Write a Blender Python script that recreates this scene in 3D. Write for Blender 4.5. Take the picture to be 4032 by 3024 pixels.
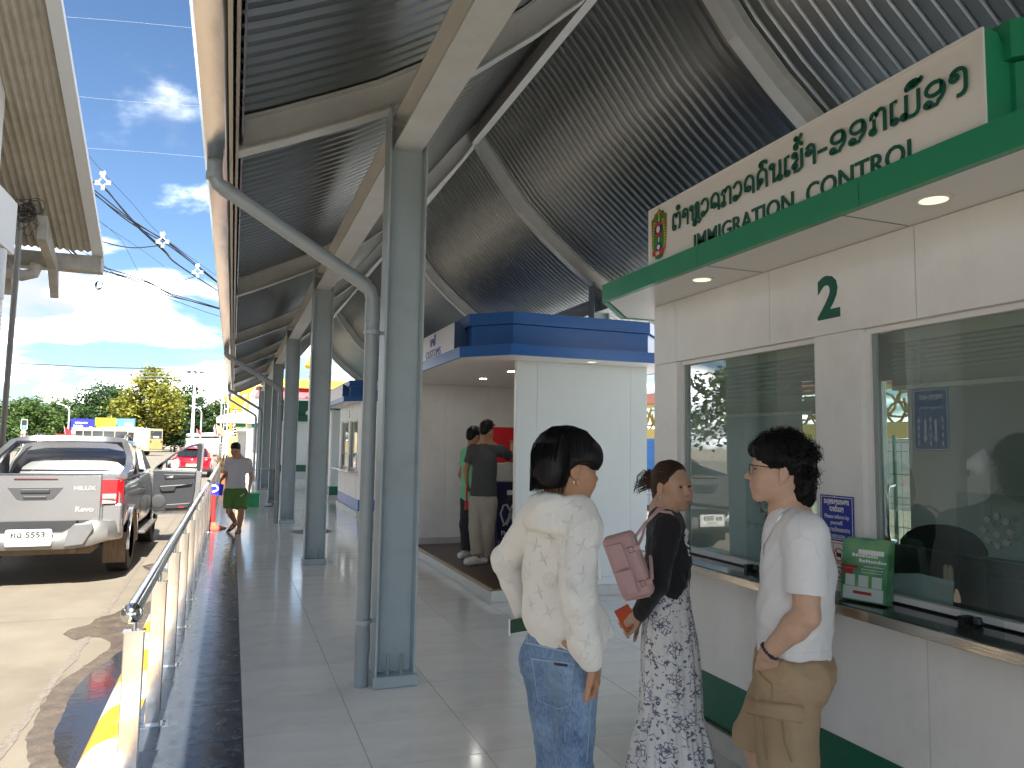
import bpy, bmesh, math, random
import numpy as np
from mathutils import Vector, Matrix, noise
random.seed(7)
for o in list(bpy.data.objects): bpy.data.objects.remove(o)
SC = bpy.context.scene
COL = SC.collection
R_ = math.radians

# ---------------------------------------------------------------- camera
FOC, YAW, PITCH, ROLL, CAMH = 2912.34, .35916106, .08272649, .01533286, 1.60345
def _axes():
    f = Vector((math.sin(YAW)*math.cos(PITCH), math.cos(YAW)*math.cos(PITCH), math.sin(PITCH)))
    r = Vector((math.cos(YAW), -math.sin(YAW), 0)); u = r.cross(f)
    c, s = math.cos(ROLL), math.sin(ROLL)
    return c*r+s*u, -s*r+c*u, f
AX, AY, AZ = _axes()
CAMP = Vector((0, 0, CAMH))
cam = bpy.data.cameras.new('camera'); cam.sensor_width = 36; cam.lens = FOC/4032*36
cam.clip_start = .05; cam.clip_end = 3000
camo = bpy.data.objects.new('camera', cam); COL.objects.link(camo)
camo.matrix_world = Matrix(((AX.x, AY.x, -AZ.x, 0), (AX.y, AY.y, -AZ.y, 0), (AX.z, AY.z, -AZ.z, CAMH), (0, 0, 0, 1)))
SC.camera = camo

# ---------------------------------------------------------------- world, sun, exposure
SUN_EL, SUN_AZ = R_(46), R_(181.5)          # azimuth clockwise from +Y: the sun stands behind the camera
W = bpy.data.worlds.new('World'); SC.world = W; W.use_nodes = True
nt = W.node_tree; N = nt.nodes; L = nt.links; N.clear()
def nd(t, **k):
    n = N.new(t)
    for a, b in k.items(): setattr(n, a, b)
    return n
sky = nd('ShaderNodeTexSky', sky_type='NISHITA', sun_disc=False, sun_elevation=SUN_EL, sun_rotation=SUN_AZ,
         altitude=170, air_density=1.0, dust_density=.6, ozone_density=2.4)
tc = nd('ShaderNodeTexCoord')
sep = nd('ShaderNodeSeparateXYZ'); L.new(tc.outputs['Generated'], sep.inputs[0])
# cloud layer: project the view direction on a flat deck
zc = nd('ShaderNodeMath', operation='MAXIMUM'); L.new(sep.outputs[2], zc.inputs[0]); zc.inputs[1].default_value = 0.0
za = nd('ShaderNodeMath', operation='ADD'); L.new(zc.outputs[0], za.inputs[0]); za.inputs[1].default_value = .22
dv = nd('ShaderNodeVectorMath', operation='DIVIDE'); L.new(tc.outputs['Generated'], dv.inputs[0])
cmb = nd('ShaderNodeCombineXYZ')
for i in range(3): L.new(za.outputs[0], cmb.inputs[i])
L.new(cmb.outputs[0], dv.inputs[1])
mp = nd('ShaderNodeMapping'); mp.inputs['Location'].default_value = (1.1, 1.3, .4); L.new(dv.outputs[0], mp.inputs[0])
n1 = nd('ShaderNodeTexNoise'); n1.inputs['Scale'].default_value = 1.5; n1.inputs['Detail'].default_value = 9; n1.inputs['Roughness'].default_value = .56
n1.inputs['Distortion'].default_value = .25
L.new(mp.outputs[0], n1.inputs['Vector'])
# more cover near the horizon
hz = nd('ShaderNodeMapRange'); hz.inputs[1].default_value = .0; hz.inputs[2].default_value = .5; hz.inputs[3].default_value = .075; hz.inputs[4].default_value = -.035
L.new(sep.outputs[2], hz.inputs[0])
ad = nd('ShaderNodeMath', operation='ADD'); L.new(n1.outputs['Fac'], ad.inputs[0]); L.new(hz.outputs[0], ad.inputs[1])
cr = nd('ShaderNodeMapRange', interpolation_type='SMOOTHSTEP'); cr.inputs[1].default_value = .47; cr.inputs[2].default_value = .66
L.new(ad.outputs[0], cr.inputs[0])
# cloud shading: grey undersides
n2 = nd('ShaderNodeTexNoise'); n2.inputs['Scale'].default_value = 2.6; n2.inputs['Detail'].default_value = 6
L.new(mp.outputs[0], n2.inputs['Vector'])
c2 = nd('ShaderNodeMapRange'); c2.inputs[1].default_value = .42; c2.inputs[2].default_value = .68; L.new(n2.outputs['Fac'], c2.inputs[0])
cc = nd('ShaderNodeMix', data_type='RGBA'); cc.inputs[6].default_value = (.72, .76, .82, 1); cc.inputs[7].default_value = (9.5, 9.5, 9.45, 1)
L.new(c2.outputs[0], cc.inputs[0])
sk = nd('ShaderNodeMix', data_type='RGBA', blend_type='MULTIPLY'); sk.inputs[0].default_value = 1; L.new(sky.outputs[0], sk.inputs[6]); sk.inputs[7].default_value = (.115, .132, .146, 1)
mx = nd('ShaderNodeMix', data_type='RGBA'); L.new(cr.outputs[0], mx.inputs[0]); L.new(sk.outputs[2], mx.inputs[6]); L.new(cc.outputs[2], mx.inputs[7])
bg = nd('ShaderNodeBackground'); bg.inputs[1].default_value = .15; L.new(mx.outputs[2], bg.inputs[0])
ow = nd('ShaderNodeOutputWorld'); L.new(bg.outputs[0], ow.inputs[0])

sl = bpy.data.lights.new('sun', 'SUN'); sl.energy = 2.0; sl.angle = R_(.53); sl.color = (1, .955, .88)
so = bpy.data.objects.new('sun', sl); COL.objects.link(so)
sd = Vector((math.sin(SUN_AZ)*math.cos(SUN_EL), math.cos(SUN_AZ)*math.cos(SUN_EL), math.sin(SUN_EL)))
so.rotation_euler = sd.to_track_quat('Z', 'Y').to_euler(); so.location = sd*60
SC.view_settings.view_transform = 'Standard'; SC.view_settings.look = 'None'
SC.view_settings.exposure = 3.1; SC.view_settings.gamma = 1; SC.view_settings.use_curve_mapping = False
SC.cycles.max_bounces = 8; SC.cycles.diffuse_bounces = 4; SC.cycles.glossy_bounces = 4; SC.cycles.transparent_max_bounces = 16
SC.cycles.transmission_bounces = 4; SC.cycles.caustics_reflective = False; SC.cycles.caustics_refractive = False
SC.cycles.sample_clamp_indirect = 6; SC.cycles.use_denoising = True

# ---------------------------------------------------------------- helpers
def ray(px, py):
    return AX*((px-2016)/FOC) - AY*((py-1512)/FOC) + AZ
def at(px, py, d): return CAMP + ray(px, py)*d          # photo pixel + depth -> place
def onx(px, py, X): r = ray(px, py); return CAMP + r*(X/r.x)
def ony(px, py, Y): r = ray(px, py); return CAMP + r*(Y/r.y)
def onz(px, py, z): r = ray(px, py); return CAMP + r*((z-CAMH)/r.z)

MATS = {}
def mat(name, col=(.5, .5, .5), rough=.5, metal=0., var=0., vscale=8., bump=0., bscale=30., spec=.5, coat=0., sheen=0., rvar=0., stretch=None, objrand=0., detail=5, grime=None):
    if name in MATS: return MATS[name]
    m = bpy.data.materials.new(name); m.use_nodes = True; t = m.node_tree; n = t.nodes; l = t.links
    p = n['Principled BSDF']
    p.inputs['Base Color'].default_value = (*col, 1); p.inputs['Roughness'].default_value = rough; p.inputs['Metallic'].default_value = metal
    p.inputs['Specular IOR Level'].default_value = spec; p.inputs['Coat Weight'].default_value = coat; p.inputs['Coat Roughness'].default_value = .05
    p.inputs['Sheen Weight'].default_value = sheen
    tcn = n.new('ShaderNodeTexCoord'); src = tcn.outputs['Object']
    if stretch:
        mpn = n.new('ShaderNodeMapping'); mpn.inputs['Scale'].default_value = stretch; l.new(src, mpn.inputs[0]); src = mpn.outputs[0]
    if var or rvar:
        nz = n.new('ShaderNodeTexNoise'); nz.inputs['Scale'].default_value = vscale; nz.inputs['Detail'].default_value = detail; nz.inputs['Roughness'].default_value = .6
        l.new(src, nz.inputs['Vector'])
        if var:
            hs = n.new('ShaderNodeHueSaturation'); hs.inputs['Color'].default_value = (*col, 1)
            mr = n.new('ShaderNodeMapRange'); mr.inputs[1].default_value = .3; mr.inputs[2].default_value = .7; mr.inputs[3].default_value = 1-var; mr.inputs[4].default_value = 1+var
            l.new(nz.outputs['Fac'], mr.inputs[0]); outv = mr.outputs[0]
            if objrand:
                oi = n.new('ShaderNodeObjectInfo'); m2 = n.new('ShaderNodeMapRange'); m2.inputs[3].default_value = 1-objrand; m2.inputs[4].default_value = 1+objrand
                l.new(oi.outputs['Random'], m2.inputs[0]); mm = n.new('ShaderNodeMath'); mm.operation = 'MULTIPLY'
                l.new(outv, mm.inputs[0]); l.new(m2.outputs[0], mm.inputs[1]); outv = mm.outputs[0]
            l.new(outv, hs.inputs['Value']); l.new(hs.outputs[0], p.inputs['Base Color'])
        if rvar:
            m3 = n.new('ShaderNodeMapRange'); m3.inputs[1].default_value = .3; m3.inputs[2].default_value = .7
            m3.inputs[3].default_value = max(0, rough-rvar); m3.inputs[4].default_value = min(1, rough+rvar)
            l.new(nz.outputs['Fac'], m3.inputs[0]); l.new(m3.outputs[0], p.inputs['Roughness'])
    if bump:
        nb = n.new('ShaderNodeTexNoise'); nb.inputs['Scale'].default_value = bscale; nb.inputs['Detail'].default_value = 4
        l.new(src, nb.inputs['Vector']); bp = n.new('ShaderNodeBump'); bp.inputs['Strength'].default_value = bump; bp.inputs['Distance'].default_value = .02
        l.new(nb.outputs['Fac'], bp.inputs['Height']); l.new(bp.outputs[0], p.inputs['Normal'])
    if grime:
        st, sc = grime; lk = p.inputs['Base Color'].links; cur = lk[0].from_socket if lk else None
        ga = n.new('ShaderNodeTexNoise'); ga.inputs['Scale'].default_value = sc; ga.inputs['Detail'].default_value = 9; ga.inputs['Roughness'].default_value = .72; l.new(tcn.outputs['Object'], ga.inputs['Vector'])
        gr = n.new('ShaderNodeMapRange'); gr.inputs[1].default_value = .52; gr.inputs[2].default_value = .74; gr.inputs[3].default_value = 0; gr.inputs[4].default_value = st; l.new(ga.outputs['Fac'], gr.inputs[0])
        gv = n.new('ShaderNodeTexVoronoi'); gv.inputs['Scale'].default_value = sc*9; l.new(tcn.outputs['Object'], gv.inputs['Vector'])
        gs = n.new('ShaderNodeMapRange'); gs.inputs[1].default_value = .05; gs.inputs[2].default_value = .09; gs.inputs[3].default_value = st*1.1; gs.inputs[4].default_value = 0; l.new(gv.outputs['Distance'], gs.inputs[0])
        gm = n.new('ShaderNodeMath'); gm.operation = 'MAXIMUM'; l.new(gr.outputs[0], gm.inputs[0]); l.new(gs.outputs[0], gm.inputs[1])
        gx = n.new('ShaderNodeMix'); gx.data_type = 'RGBA'; l.new(gm.outputs[0], gx.inputs[0]); gx.inputs[6].default_value = (*col, 1); gx.inputs[7].default_value = (col[0]*.30+.015, col[1]*.27+.012, col[2]*.22+.008, 1)
        if cur is not None: l.new(cur, gx.inputs[6])
        l.new(gx.outputs[2], p.inputs['Base Color'])
    MATS[name] = m; return m
def glassmat(name, tint=(.75, .85, .82), refl=1.35, rough=0., dark=1.):
    if name in MATS: return MATS[name]
    m = bpy.data.materials.new(name); m.use_nodes = True; t = m.node_tree; n = t.nodes; l = t.links; n.clear()
    fr = n.new('ShaderNodeFresnel'); fr.inputs[0].default_value = refl
    tr = n.new('ShaderNodeBsdfTransparent'); tr.inputs[0].default_value = (*tint, 1)
    gl = n.new('ShaderNodeBsdfGlossy'); gl.inputs['Roughness'].default_value = rough; gl.inputs[0].default_value = (.95, .97, .97, 1)
    mx = n.new('ShaderNodeMixShader'); o = n.new('ShaderNodeOutputMaterial')
    ge = n.new('ShaderNodeNewGeometry'); iv = n.new('ShaderNodeMath'); iv.operation = 'SUBTRACT'; iv.inputs[0].default_value = 1; l.new(ge.outputs['Backfacing'], iv.inputs[1])
    mu = n.new('ShaderNodeMath'); mu.operation = 'MULTIPLY'; l.new(fr.outputs[0], mu.inputs[0]); l.new(iv.outputs[0], mu.inputs[1])
    l.new(mu.outputs[0], mx.inputs[0]); l.new(tr.outputs[0], mx.inputs[1]); l.new(gl.outputs[0], mx.inputs[2]); l.new(mx.outputs[0], o.inputs[0])
    MATS[name] = m; return m
def emis(name, col, s):
    if name in MATS: return MATS[name]
    m = bpy.data.materials.new(name); m.use_nodes = True; p = m.node_tree.nodes['Principled BSDF']
    p.inputs['Base Color'].default_value = (*col, 1); p.inputs['Emission Color'].default_value = (*col, 1); p.inputs['Emission Strength'].default_value = s
    MATS[name] = m; return m

def tag(o, label, cat, group=None, kind=None):
    if label: o['label'] = label
    if cat: o['category'] = cat
    if group: o['group'] = group
    if kind: o['kind'] = kind
    return o
def thing(name, label, cat, loc=(0, 0, 0), rotz=0, group=None):
    o = bpy.data.objects.new(name, None); COL.objects.link(o); o.location = loc; o.rotation_euler = (0, 0, rotz)
    o.empty_display_size = .1
    return tag(o, label, cat, group)
def link(name, me, m=None, parent=None, local=False):
    o = bpy.data.objects.new(name, me); COL.objects.link(o)
    if m is not None and not len(me.materials):
        for x in (m if isinstance(m, (list, tuple)) else [m]): me.materials.append(x)
    if parent is not None:
        o.parent = parent
        if not local:
            root = parent
            while root.parent is not None: root = root.parent
            if parent is root: o.matrix_parent_inverse = Matrix.LocRotScale(root.location, root.rotation_euler, root.scale).inverted()
    return o
class MB:
    """collects shapes, then becomes one mesh"""
    def __init__(s): s.v = []; s.f = []; s.mi = []; s.cur = 0
    def add(s, vs, fs):
        b = len(s.v); s.v += [tuple(v) for v in vs]; s.f += [tuple(i+b for i in f) for f in fs]; s.mi += [s.cur]*len(fs); return s
    def box(s, x0, x1, y0, y1, z0, z1, M=None):
        vs = [Vector(p) for p in ((x0, y0, z0), (x1, y0, z0), (x1, y1, z0), (x0, y1, z0), (x0, y0, z1), (x1, y0, z1), (x1, y1, z1), (x0, y1, z1))]
        if M is not None: vs = [M @ v for v in vs]
        return s.add(vs, [(0, 3, 2, 1), (4, 5, 6, 7), (0, 1, 5, 4), (1, 2, 6, 5), (2, 3, 7, 6), (3, 0, 4, 7)])
    def prism(s, pts, a, axis, h):
        """polygon in a plane, pushed along axis ('x','y','z') from a to a+h"""
        n = len(pts)
        def P(u, v, w): return {'x': (w, u, v), 'y': (u, w, v), 'z': (u, v, w)}[axis]
        vs = [P(u, v, a) for u, v in pts] + [P(u, v, a+h) for u, v in pts]
        fs = [tuple(range(n))[::-1], tuple(range(n, 2*n))] + [(i, (i+1) % n, n+(i+1) % n, n+i) for i in range(n)]
        return s.add(vs, fs)
    def loft(s, rings, cap=True, closed=True):
        n = len(rings[0]); vs = [p for r in rings for p in r]; fs = []
        for k in range(len(rings)-1):
            for i in range(n if closed else n-1):
                j = (i+1) % n; fs.append((k*n+i, k*n+j, (k+1)*n+j, (k+1)*n+i))
        if cap and closed: fs += [tuple(range(n))[::-1], tuple(range((len(rings)-1)*n, len(rings)*n))]
        return s.add(vs, fs)
    def tube(s, pts, r, n=8, cap=True):
        pts = [Vector(p) for p in pts]; rr = r if isinstance(r, (list, tuple)) else [r]*len(pts)
        rings = []; up = None
        for i, p in enumerate(pts):
            d = (pts[min(i+1, len(pts)-1)]-pts[max(i-1, 0)]).normalized()
            if up is None: up = Vector((0, 0, 1)) if abs(d.z) < .9 else Vector((1, 0, 0))
            x = d.cross(up)
            if x.length < 1e-4: x = d.orthogonal()
            x.normalize(); y = x.cross(d).normalized(); up = y
            rings.append([p+(x*math.cos(2*math.pi*k/n)+y*math.sin(2*math.pi*k/n))*rr[i] for k in range(n)])
        return s.loft(rings, cap)
    def lathe(s, prof, c=(0, 0, 0), n=16, axis='z'):
        c = Vector(c); rings = []
        for r, h in prof:
            ring = []
            for k in range(n):
                a = 2*math.pi*k/n; u, v = r*math.cos(a), r*math.sin(a)
                ring.append(c+Vector({'z': (u, v, h), 'x': (h, u, v), 'y': (u, h, v)}[axis]))
            rings.append(ring)
        return s.loft(rings)
    def ball(s, c, r, n=12, m=8):
        rx, ry, rz = (r, r, r) if not isinstance(r, (tuple, list)) else r
        c = Vector(c); rings = []
        for i in range(m+1):
            t = math.pi*(i+.02*(i == 0)-.02*(i == m))/m
            rings.append([c+Vector((rx*math.sin(t)*math.cos(2*math.pi*k/n), ry*math.sin(t)*math.sin(2*math.pi*k/n), rz*math.cos(t))) for k in range(n)])
        return s.loft(rings)
    def mesh(s, name, m=None, smooth=False, bevel=0, bang=30):
        me = bpy.data.meshes.new(name); me.from_pydata(s.v, [], s.f)
        if m is not None:
            for x in (m if isinstance(m, (list, tuple)) else [m]): me.materials.append(x)
            if any(s.mi): me.polygons.foreach_set('material_index', s.mi)
        bm = bmesh.new(); bm.from_mesh(me)
        bmesh.ops.recalc_face_normals(bm, faces=bm.faces)
        if bevel:
            es = [e for e in bm.edges if len(e.link_faces) == 2 and e.calc_face_angle(0) > R_(bang)]
            bmesh.ops.bevel(bm, geom=es, offset=bevel, segments=2, affect='EDGES', profile=.5, clamp_overlap=True)
        bm.to_mesh(me); bm.free()
        if smooth is not False:
            me.polygons.foreach_set('use_smooth', [True]*len(me.polygons))
            me.set_sharp_from_angle(angle=R_(smooth if smooth is not True else 40))
        me.update(); return me
    def build(s, name, m, parent=None, smooth=False, bevel=0, local=False):
        return link(name, s.mesh(name, m, smooth, bevel), None, parent, local)
def dup(root, dloc, label=None, group=None, rotz=None):
    r = root.copy(); COL.objects.link(r); r.location = Vector(root.location)+Vector(dloc)
    if rotz is not None: r.rotation_euler = (0, 0, rotz)
    if label: r['label'] = label
    if group: r['group'] = group
    for ch in [c for c in bpy.data.objects if c.parent == root]:
        c = ch.copy(); COL.objects.link(c); c.parent = r
        for g in [q for q in bpy.data.objects if q.parent == ch]:
            d = g.copy(); COL.objects.link(d); d.parent = c
    return r
def structure(o): o['kind'] = 'structure'; return o
def stuff(o): o['kind'] = 'stuff'; return o

def ribbon(mb, pts, w, M, h=.004, z0=0.):
    """a stroke of a letter: polyline (u,v) of width w, thickened to h, placed by matrix M"""
    pts = [Vector((p[0], p[1], 0)) for p in pts]
    q = [pts[0]]
    for p in pts[1:]:
        if (p-q[-1]).length > 1e-5: q.append(p)
    pts = q
    if len(pts) < 2: return
    closed = (pts[0]-pts[-1]).length < w*.3 and len(pts) > 3
    Lf, Rt = [], []
    n = len(pts)
    for i in range(n):
        a = pts[i-1] if i else (pts[-2] if closed else pts[0]); b = pts[i+1] if i < n-1 else (pts[1] if closed else pts[-1])
        d = (b-a).normalized(); nn = Vector((-d.y, d.x, 0))
        e = (-d*w*.3 if i == 0 else d*w*.3 if i == n-1 else Vector()) if not closed else Vector()
        Lf.append(pts[i]+e+nn*w/2); Rt.append(pts[i]+e-nn*w/2)
    vs = []; fs = []
    for zz in (z0, z0+h):
        for i in range(n): vs += [M @ (Lf[i]+Vector((0, 0, zz))), M @ (Rt[i]+Vector((0, 0, zz)))]
    b = 2*n
    for i in range(n-1):
        j = 2*i
        fs += [(b+j, b+j+1, b+j+3, b+j+2), (j, b+j, b+j+2, j+2), (j+1, j+3, b+j+3, b+j+1)]
    fs += [(0, 1, b+1, b), (2*n-2, b+2*n-2, b+2*n-1, 2*n-1)]
    mb.add(vs, fs)
def textmesh(body, size, M, extrude=.002, align='LEFT', sx=1., bold=0.):
    """letters as a mesh in the plane of M (u right, v up, w out)"""
    c = bpy.data.curves.new('text', 'FONT'); c.body = body; c.size = size; c.extrude = extrude; c.align_x = align; c.resolution_u = 3; c.offset = bold
    o = bpy.data.objects.new('text', c); COL.objects.link(o)
    dg = bpy.context.evaluated_depsgraph_get(); me = bpy.data.meshes.new_from_object(o.evaluated_get(dg))
    bpy.data.objects.remove(o); bpy.data.curves.remove(c)
    me.transform(M @ Matrix.Diagonal((sx, 1, 1, 1))); me.materials.clear(); return me
def mb_text(mb, body, size, M, **k):
    me = textmesh(body, size, M, **k)
    mb.add([v.co for v in me.vertices], [tuple(p.vertices) for p in me.polygons]); bpy.data.meshes.remove(me)
def frame(o, u, v):
    """matrix with origin o, u and v axes (unit), w = u x v"""
    o, u, v = Vector(o), Vector(u).normalized(), Vector(v).normalized(); w = u.cross(v)
    return Matrix(((u.x, v.x, w.x, o.x), (u.y, v.y, w.y, o.y), (u.z, v.z, w.z, o.z), (0, 0, 0, 1)))

# ---- Lao letters as strokes, in a box 0..1 high; each: (advance, [polylines])
def arc(cx, cy, rx, ry, a0, a1, n=12): return [(cx+rx*math.cos(R_(a0+(a1-a0)*i/n)), cy+ry*math.sin(R_(a0+(a1-a0)*i/n))) for i in range(n+1)]
def ring(cx, cy, r): return arc(cx, cy, r, r, 0, 360, 10)
LAO = {
 'ກ': (.72, [[(.08, .68)]+arc(.2, .72, .13, .2, 200, 0, 6)[::1]+[(.33, .8)]+arc(.47, .78, .16, .2, 180, 0, 8)+[(.63, 0)], [(.2, .6), (.2, .25)], ring(.14, .12, .11)]),
 'ຕ': (.74, [ring(.16, .13, .12), [(.05, .2), (.05, .7)]+arc(.2, .78, .15, .2, 180, 20, 7)+[(.36, .72)]+arc(.5, .78, .14, .2, 170, 0, 7)+[(.64, .2), (.58, 0)]]),
 'ຫ': (.8, [ring(.15, .82, .12), [(.24, .74), (.24, .15)]+arc(.37, .15, .13, .15, 180, 360, 6)+[(.5, .85)]+arc(.6, .85, .1, .14, 180, 0, 6)+[(.7, .0)]]),
 'ວ': (.62, [ring(.16, .14, .12), arc(.28, .55, .26, .42, 150, -90, 14)]),
 'ດ': (.68, [ring(.3, .3, .11), [(.22, .22), (.08, .25), (.08, .6)]+arc(.33, .62, .26, .36, 180, 0, 10)+[(.6, 0)]]),
 'ຄ': (.7, [ring(.27, .38, .1), [(.1, .02), (.1, .6)]+arc(.35, .65, .26, .33, 180, 0, 10)+[(.62, 0)], [(.27, .28), (.14, .1)]]),
 'ນ': (.72, [ring(.14, .86, .12), [(.24, .8), (.24, 0), (.3, .05)]+[(.5, .2), (.6, .35), (.6, .98)], ring(.6, .1, .1)]),
 'ເ': (.34, [ring(.18, .12, .11), [(.08, .16), (.08, .95), (.26, .95)]]),
 'ແ': (.6, [ring(.16, .12, .1), [(.07, .16), (.07, .95), (.2, .95)], ring(.42, .12, .1), [(.33, .16), (.33, .95), (.48, .95)]]),
 'ຂ': (.62, [ring(.14, .84, .11), [(.24, .8), (.3, .6), (.14, .42)], ring(.14, .3, .1), [(.18, .2), (.12, .02), (.34, .02), (.52, .12), (.52, .98)]]),
 'າ': (.5, [ring(.15, .62, .12), arc(.24, .72, .2, .25, 150, 0, 8)+[(.44, 0)]]),
 'ອ': (.78, [ring(.14, .13, .11), [(.2, .02), (.45, .02)]+arc(.4, .55, .3, .42, -70, 60, 8)+arc(.36, .68, .28, .26, 60, 330, 12)+[(.62, .8)]]),
 'ມ': (.74, [ring(.12, .12, .11), [(.2, .18), (.2, .95)], [(.18, .05), (.4, .02)]+arc(.45, .3, .2, .28, -90, 0, 5)+[(.65, .98)]]),
 'ງ': (.6, [ring(.15, .68, .12), arc(.28, .72, .24, .26, 150, 0, 8)+[(.52, .2)]+arc(.3, .2, .22, .26, 0, -100, 6)]),
 'ພ': (.84, [ring(.12, .86, .11), [(.2, .8), (.2, .1), (.26, .02), (.42, .6), (.6, .02), (.66, .1), (.66, 1)]]),
 'ສ': (.72, [ring(.36, .42, .1), [(.1, .5), (.1, .2), (.3, .02), (.5, .12), (.6, .3), (.6, 1.02)], arc(.32, .62, .24, .3, 200, 20, 8)]),
 'ລ': (.68, [ring(.14, .3, .11), [(.14, .2), (.3, .02), (.5, .05), (.6, .2), (.6, .62)]+arc(.35, .65, .25, .32, 0, 170, 8)]),
 'ຈ': (.62, [ring(.2, .55, .11), arc(.28, .5, .26, .46, 140, -100, 12), [(.24, .04), (.1, .1)]]),
 'ຍ': (.74, [ring(.14, .84, .11), [(.22, .76), (.12, .5), (.12, .15), (.3, .02), (.5, .02), (.62, .15), (.62, .98)], [(.12, .48), (.34, .52)]]),
 'ະ': (.4, [ring(.12, .62, .1), [(.2, .6), (.36, .78)], ring(.12, .22, .1), [(.2, .2), (.36, .38)]]),
 '-': (.5, [[(.06, .42), (.42, .42)]]), ' ': (.3, []),
 # marks over/under (no advance)
 'ໍ': (0, [ring(-.36, 1.3, .11)]),
 '່': (0, [[(-.3, 1.25), (-.3, 1.45)]]),
 '້': (0, [ring(-.48, 1.62, .07), [(-.42, 1.58), (-.34, 1.5), (-.2, 1.74)]]),
 'ົ': (0, [arc(-.38, 1.26, .2, .12, 200, -20, 8), ring(-.5, 1.2, .07)]),
 'ີ': (0, [arc(-.36, 1.18, .26, .22, 180, 0, 9)+[(-.62, 1.18)], [(-.12, 1.16), (-.12, 1.42)]]),
 'ື': (0, [arc(-.36, 1.2, .27, .24, 180, 20, 9), [(-.62, 1.18), (-.3, 1.2), (-.06, 1.42)], ring(-.36, 1.3, .06)]),
 'ຸ': (0, [ring(-.36, -.18, .09), [(-.28, -.16), (-.24, -.38)]]),
 'ຼ': (0, [ring(-.5, -.2, .11), [(-.4, -.2), (-.28, -.12), (-.15, -.24), (-.02, -.06)]]),
}
def lao(mb, text, h, w, M, sx=1., h3=.004, z0=0.):
    """write Lao text, letter height h, stroke width w; returns its length"""
    x = 0.
    for ch in text:
        adv, strokes = LAO[ch]
        for s in strokes: ribbon(mb, [((x+u*h*sx), v*h) for u, v in s], w, M, h3, z0)
        x += (adv+.1)*h*sx if adv else 0
    return x
def lao_len(text, h, sx=1.): return sum((LAO[c][0]+.1)*h*sx for c in text if LAO[c][0])
# ---------------------------------------------------------------- materials of the place
M_tile = mat('pale_porcelain', (.72, .71, .67), .12, var=.07, vscale=2.2, rvar=.05, stretch=(1, 3.2, 1), objrand=.05, detail=9, grime=(.16, 2.3))
M_dark = mat('dark_slate_tile', (.05, .058, .07), .2, var=.22, vscale=9, rvar=.12, bump=.03, bscale=10, objrand=.12, detail=9)
M_base = mat('grout', (.12, .12, .115), .8)
M_road = mat('concrete_road', (.185, .16, .122), .78, var=.16, vscale=1.1, bump=.35, bscale=110, detail=14, grime=(.30, 1.3))
M_steel = mat('blue_grey_paint', (.36, .43, .46), .42, var=.10, vscale=5, bump=.05, bscale=90, grime=(.22, 5))
M_steel2 = mat('grey_girder_paint', (.58, .60, .60), .45, var=.07, vscale=4, grime=(.16, 3))
M_inox = mat('stainless', (.62, .61, .59), .14, metal=1., rvar=.05, vscale=6)
M_sheet = mat('galvanised_sheet', (.36, .37, .365), .3, metal=.92, var=.08, vscale=2, rvar=.1)
M_gutter = mat('gutter_steel', (.45, .47, .50), .18, metal=1., bump=.12, bscale=2.5)
M_white = mat('white_panel', (.83, .825, .81), .36, var=.045, vscale=4, rvar=.1, stretch=(1, 1, .35), detail=10, grime=(.13, 3.1))
M_wframe = mat('white_frame', (.8, .79, .77), .35)
M_green = mat('green_panel', (.018, .26, .125), .3, var=.05, grime=(.12, 2))
M_dgreen = mat('dark_green_paint', (.004, .085, .045), .4)
M_blue = mat('blue_panel', (.018, .125, .43), .3, var=.05, grime=(.12, 2))
M_black = mat('black_plastic', (.018, .019, .021), .4)
M_glass = glassmat('window_glass', (.80, .86, .84), 2.3)
M_clear = glassmat('acrylic', (.9, .94, .93), 1.3)
M_chrome = mat('chrome', (.85, .85, .85), .06, metal=1.)
M_rubber = mat('rubber', (.022, .021, .02), .75, var=.2, vscale=20)

# ---------------------------------------------------------------- ground
g = MB(); g.add([(-900, -500, -.2), (900, -500, -.2), (900, 1500, -.2), (-900, 1500, -.2)], [(0, 1, 2, 3)])
structure(g.build('ground', mat('earth', (.30, .26, .19), .9, var=.3, vscale=.2)))
rd = MB()
xs = [-60, -30, -15, -8, -4, -2, -.62]; ys = [-30, -10, 0, 4, 8, 12, 20, 30, 50, 95, 150]
vs = [(x, y, -.17) for y in ys for x in xs]; nx = len(xs)
rd.add(vs, [(j*nx+i, j*nx+i+1, (j+1)*nx+i+1, (j+1)*nx+i) for j in range(len(ys)-1) for i in range(nx-1)])
structure(rd.build('road', M_road))
rr_ = MB(); rr_.add([(9.02, -40, -.17), (40, -40, -.17), (40, 110, -.17), (9.02, 110, -.17)], [(0, 1, 2, 3)]); structure(rr_.build('road', M_road))
def jag(pts, w, seed, amp=.6):
    rnd = random.Random(seed); out = []
    for (x0, y0), (x1, y1) in zip(pts, pts[1:]):
        n = max(2, int(math.hypot(x1-x0, y1-y0)/.06))
        for i in range(n): out.append((x0+(x1-x0)*i/n, y0+(y1-y0)*i/n))
    a, b = [], []
    for i, p in enumerate(out):
        q = out[min(i+1, len(out)-1)]; d = Vector((q[0]-p[0], q[1]-p[1])); d = d.normalized() if d.length else Vector((0, 1)); nn = Vector((-d.y, d.x))
        ww = w*(.5+rnd.random()*amp); wob = (noise.noise((i*.13, seed, 0)))*w*.9
        a.append((p[0]+nn.x*(ww+wob), p[1]+nn.y*(ww+wob), -.166)); b.append((p[0]+nn.x*(wob-ww), p[1]+nn.y*(wob-ww), -.166))
    m = MB(); n = len(a); m.add(a+b, [(i, i+1, n+i+1, n+i) for i in range(n-1)]); return m
M_crack = mat('tar_crack', (.17, .145, .12), .85, var=.3, vscale=30)
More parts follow.
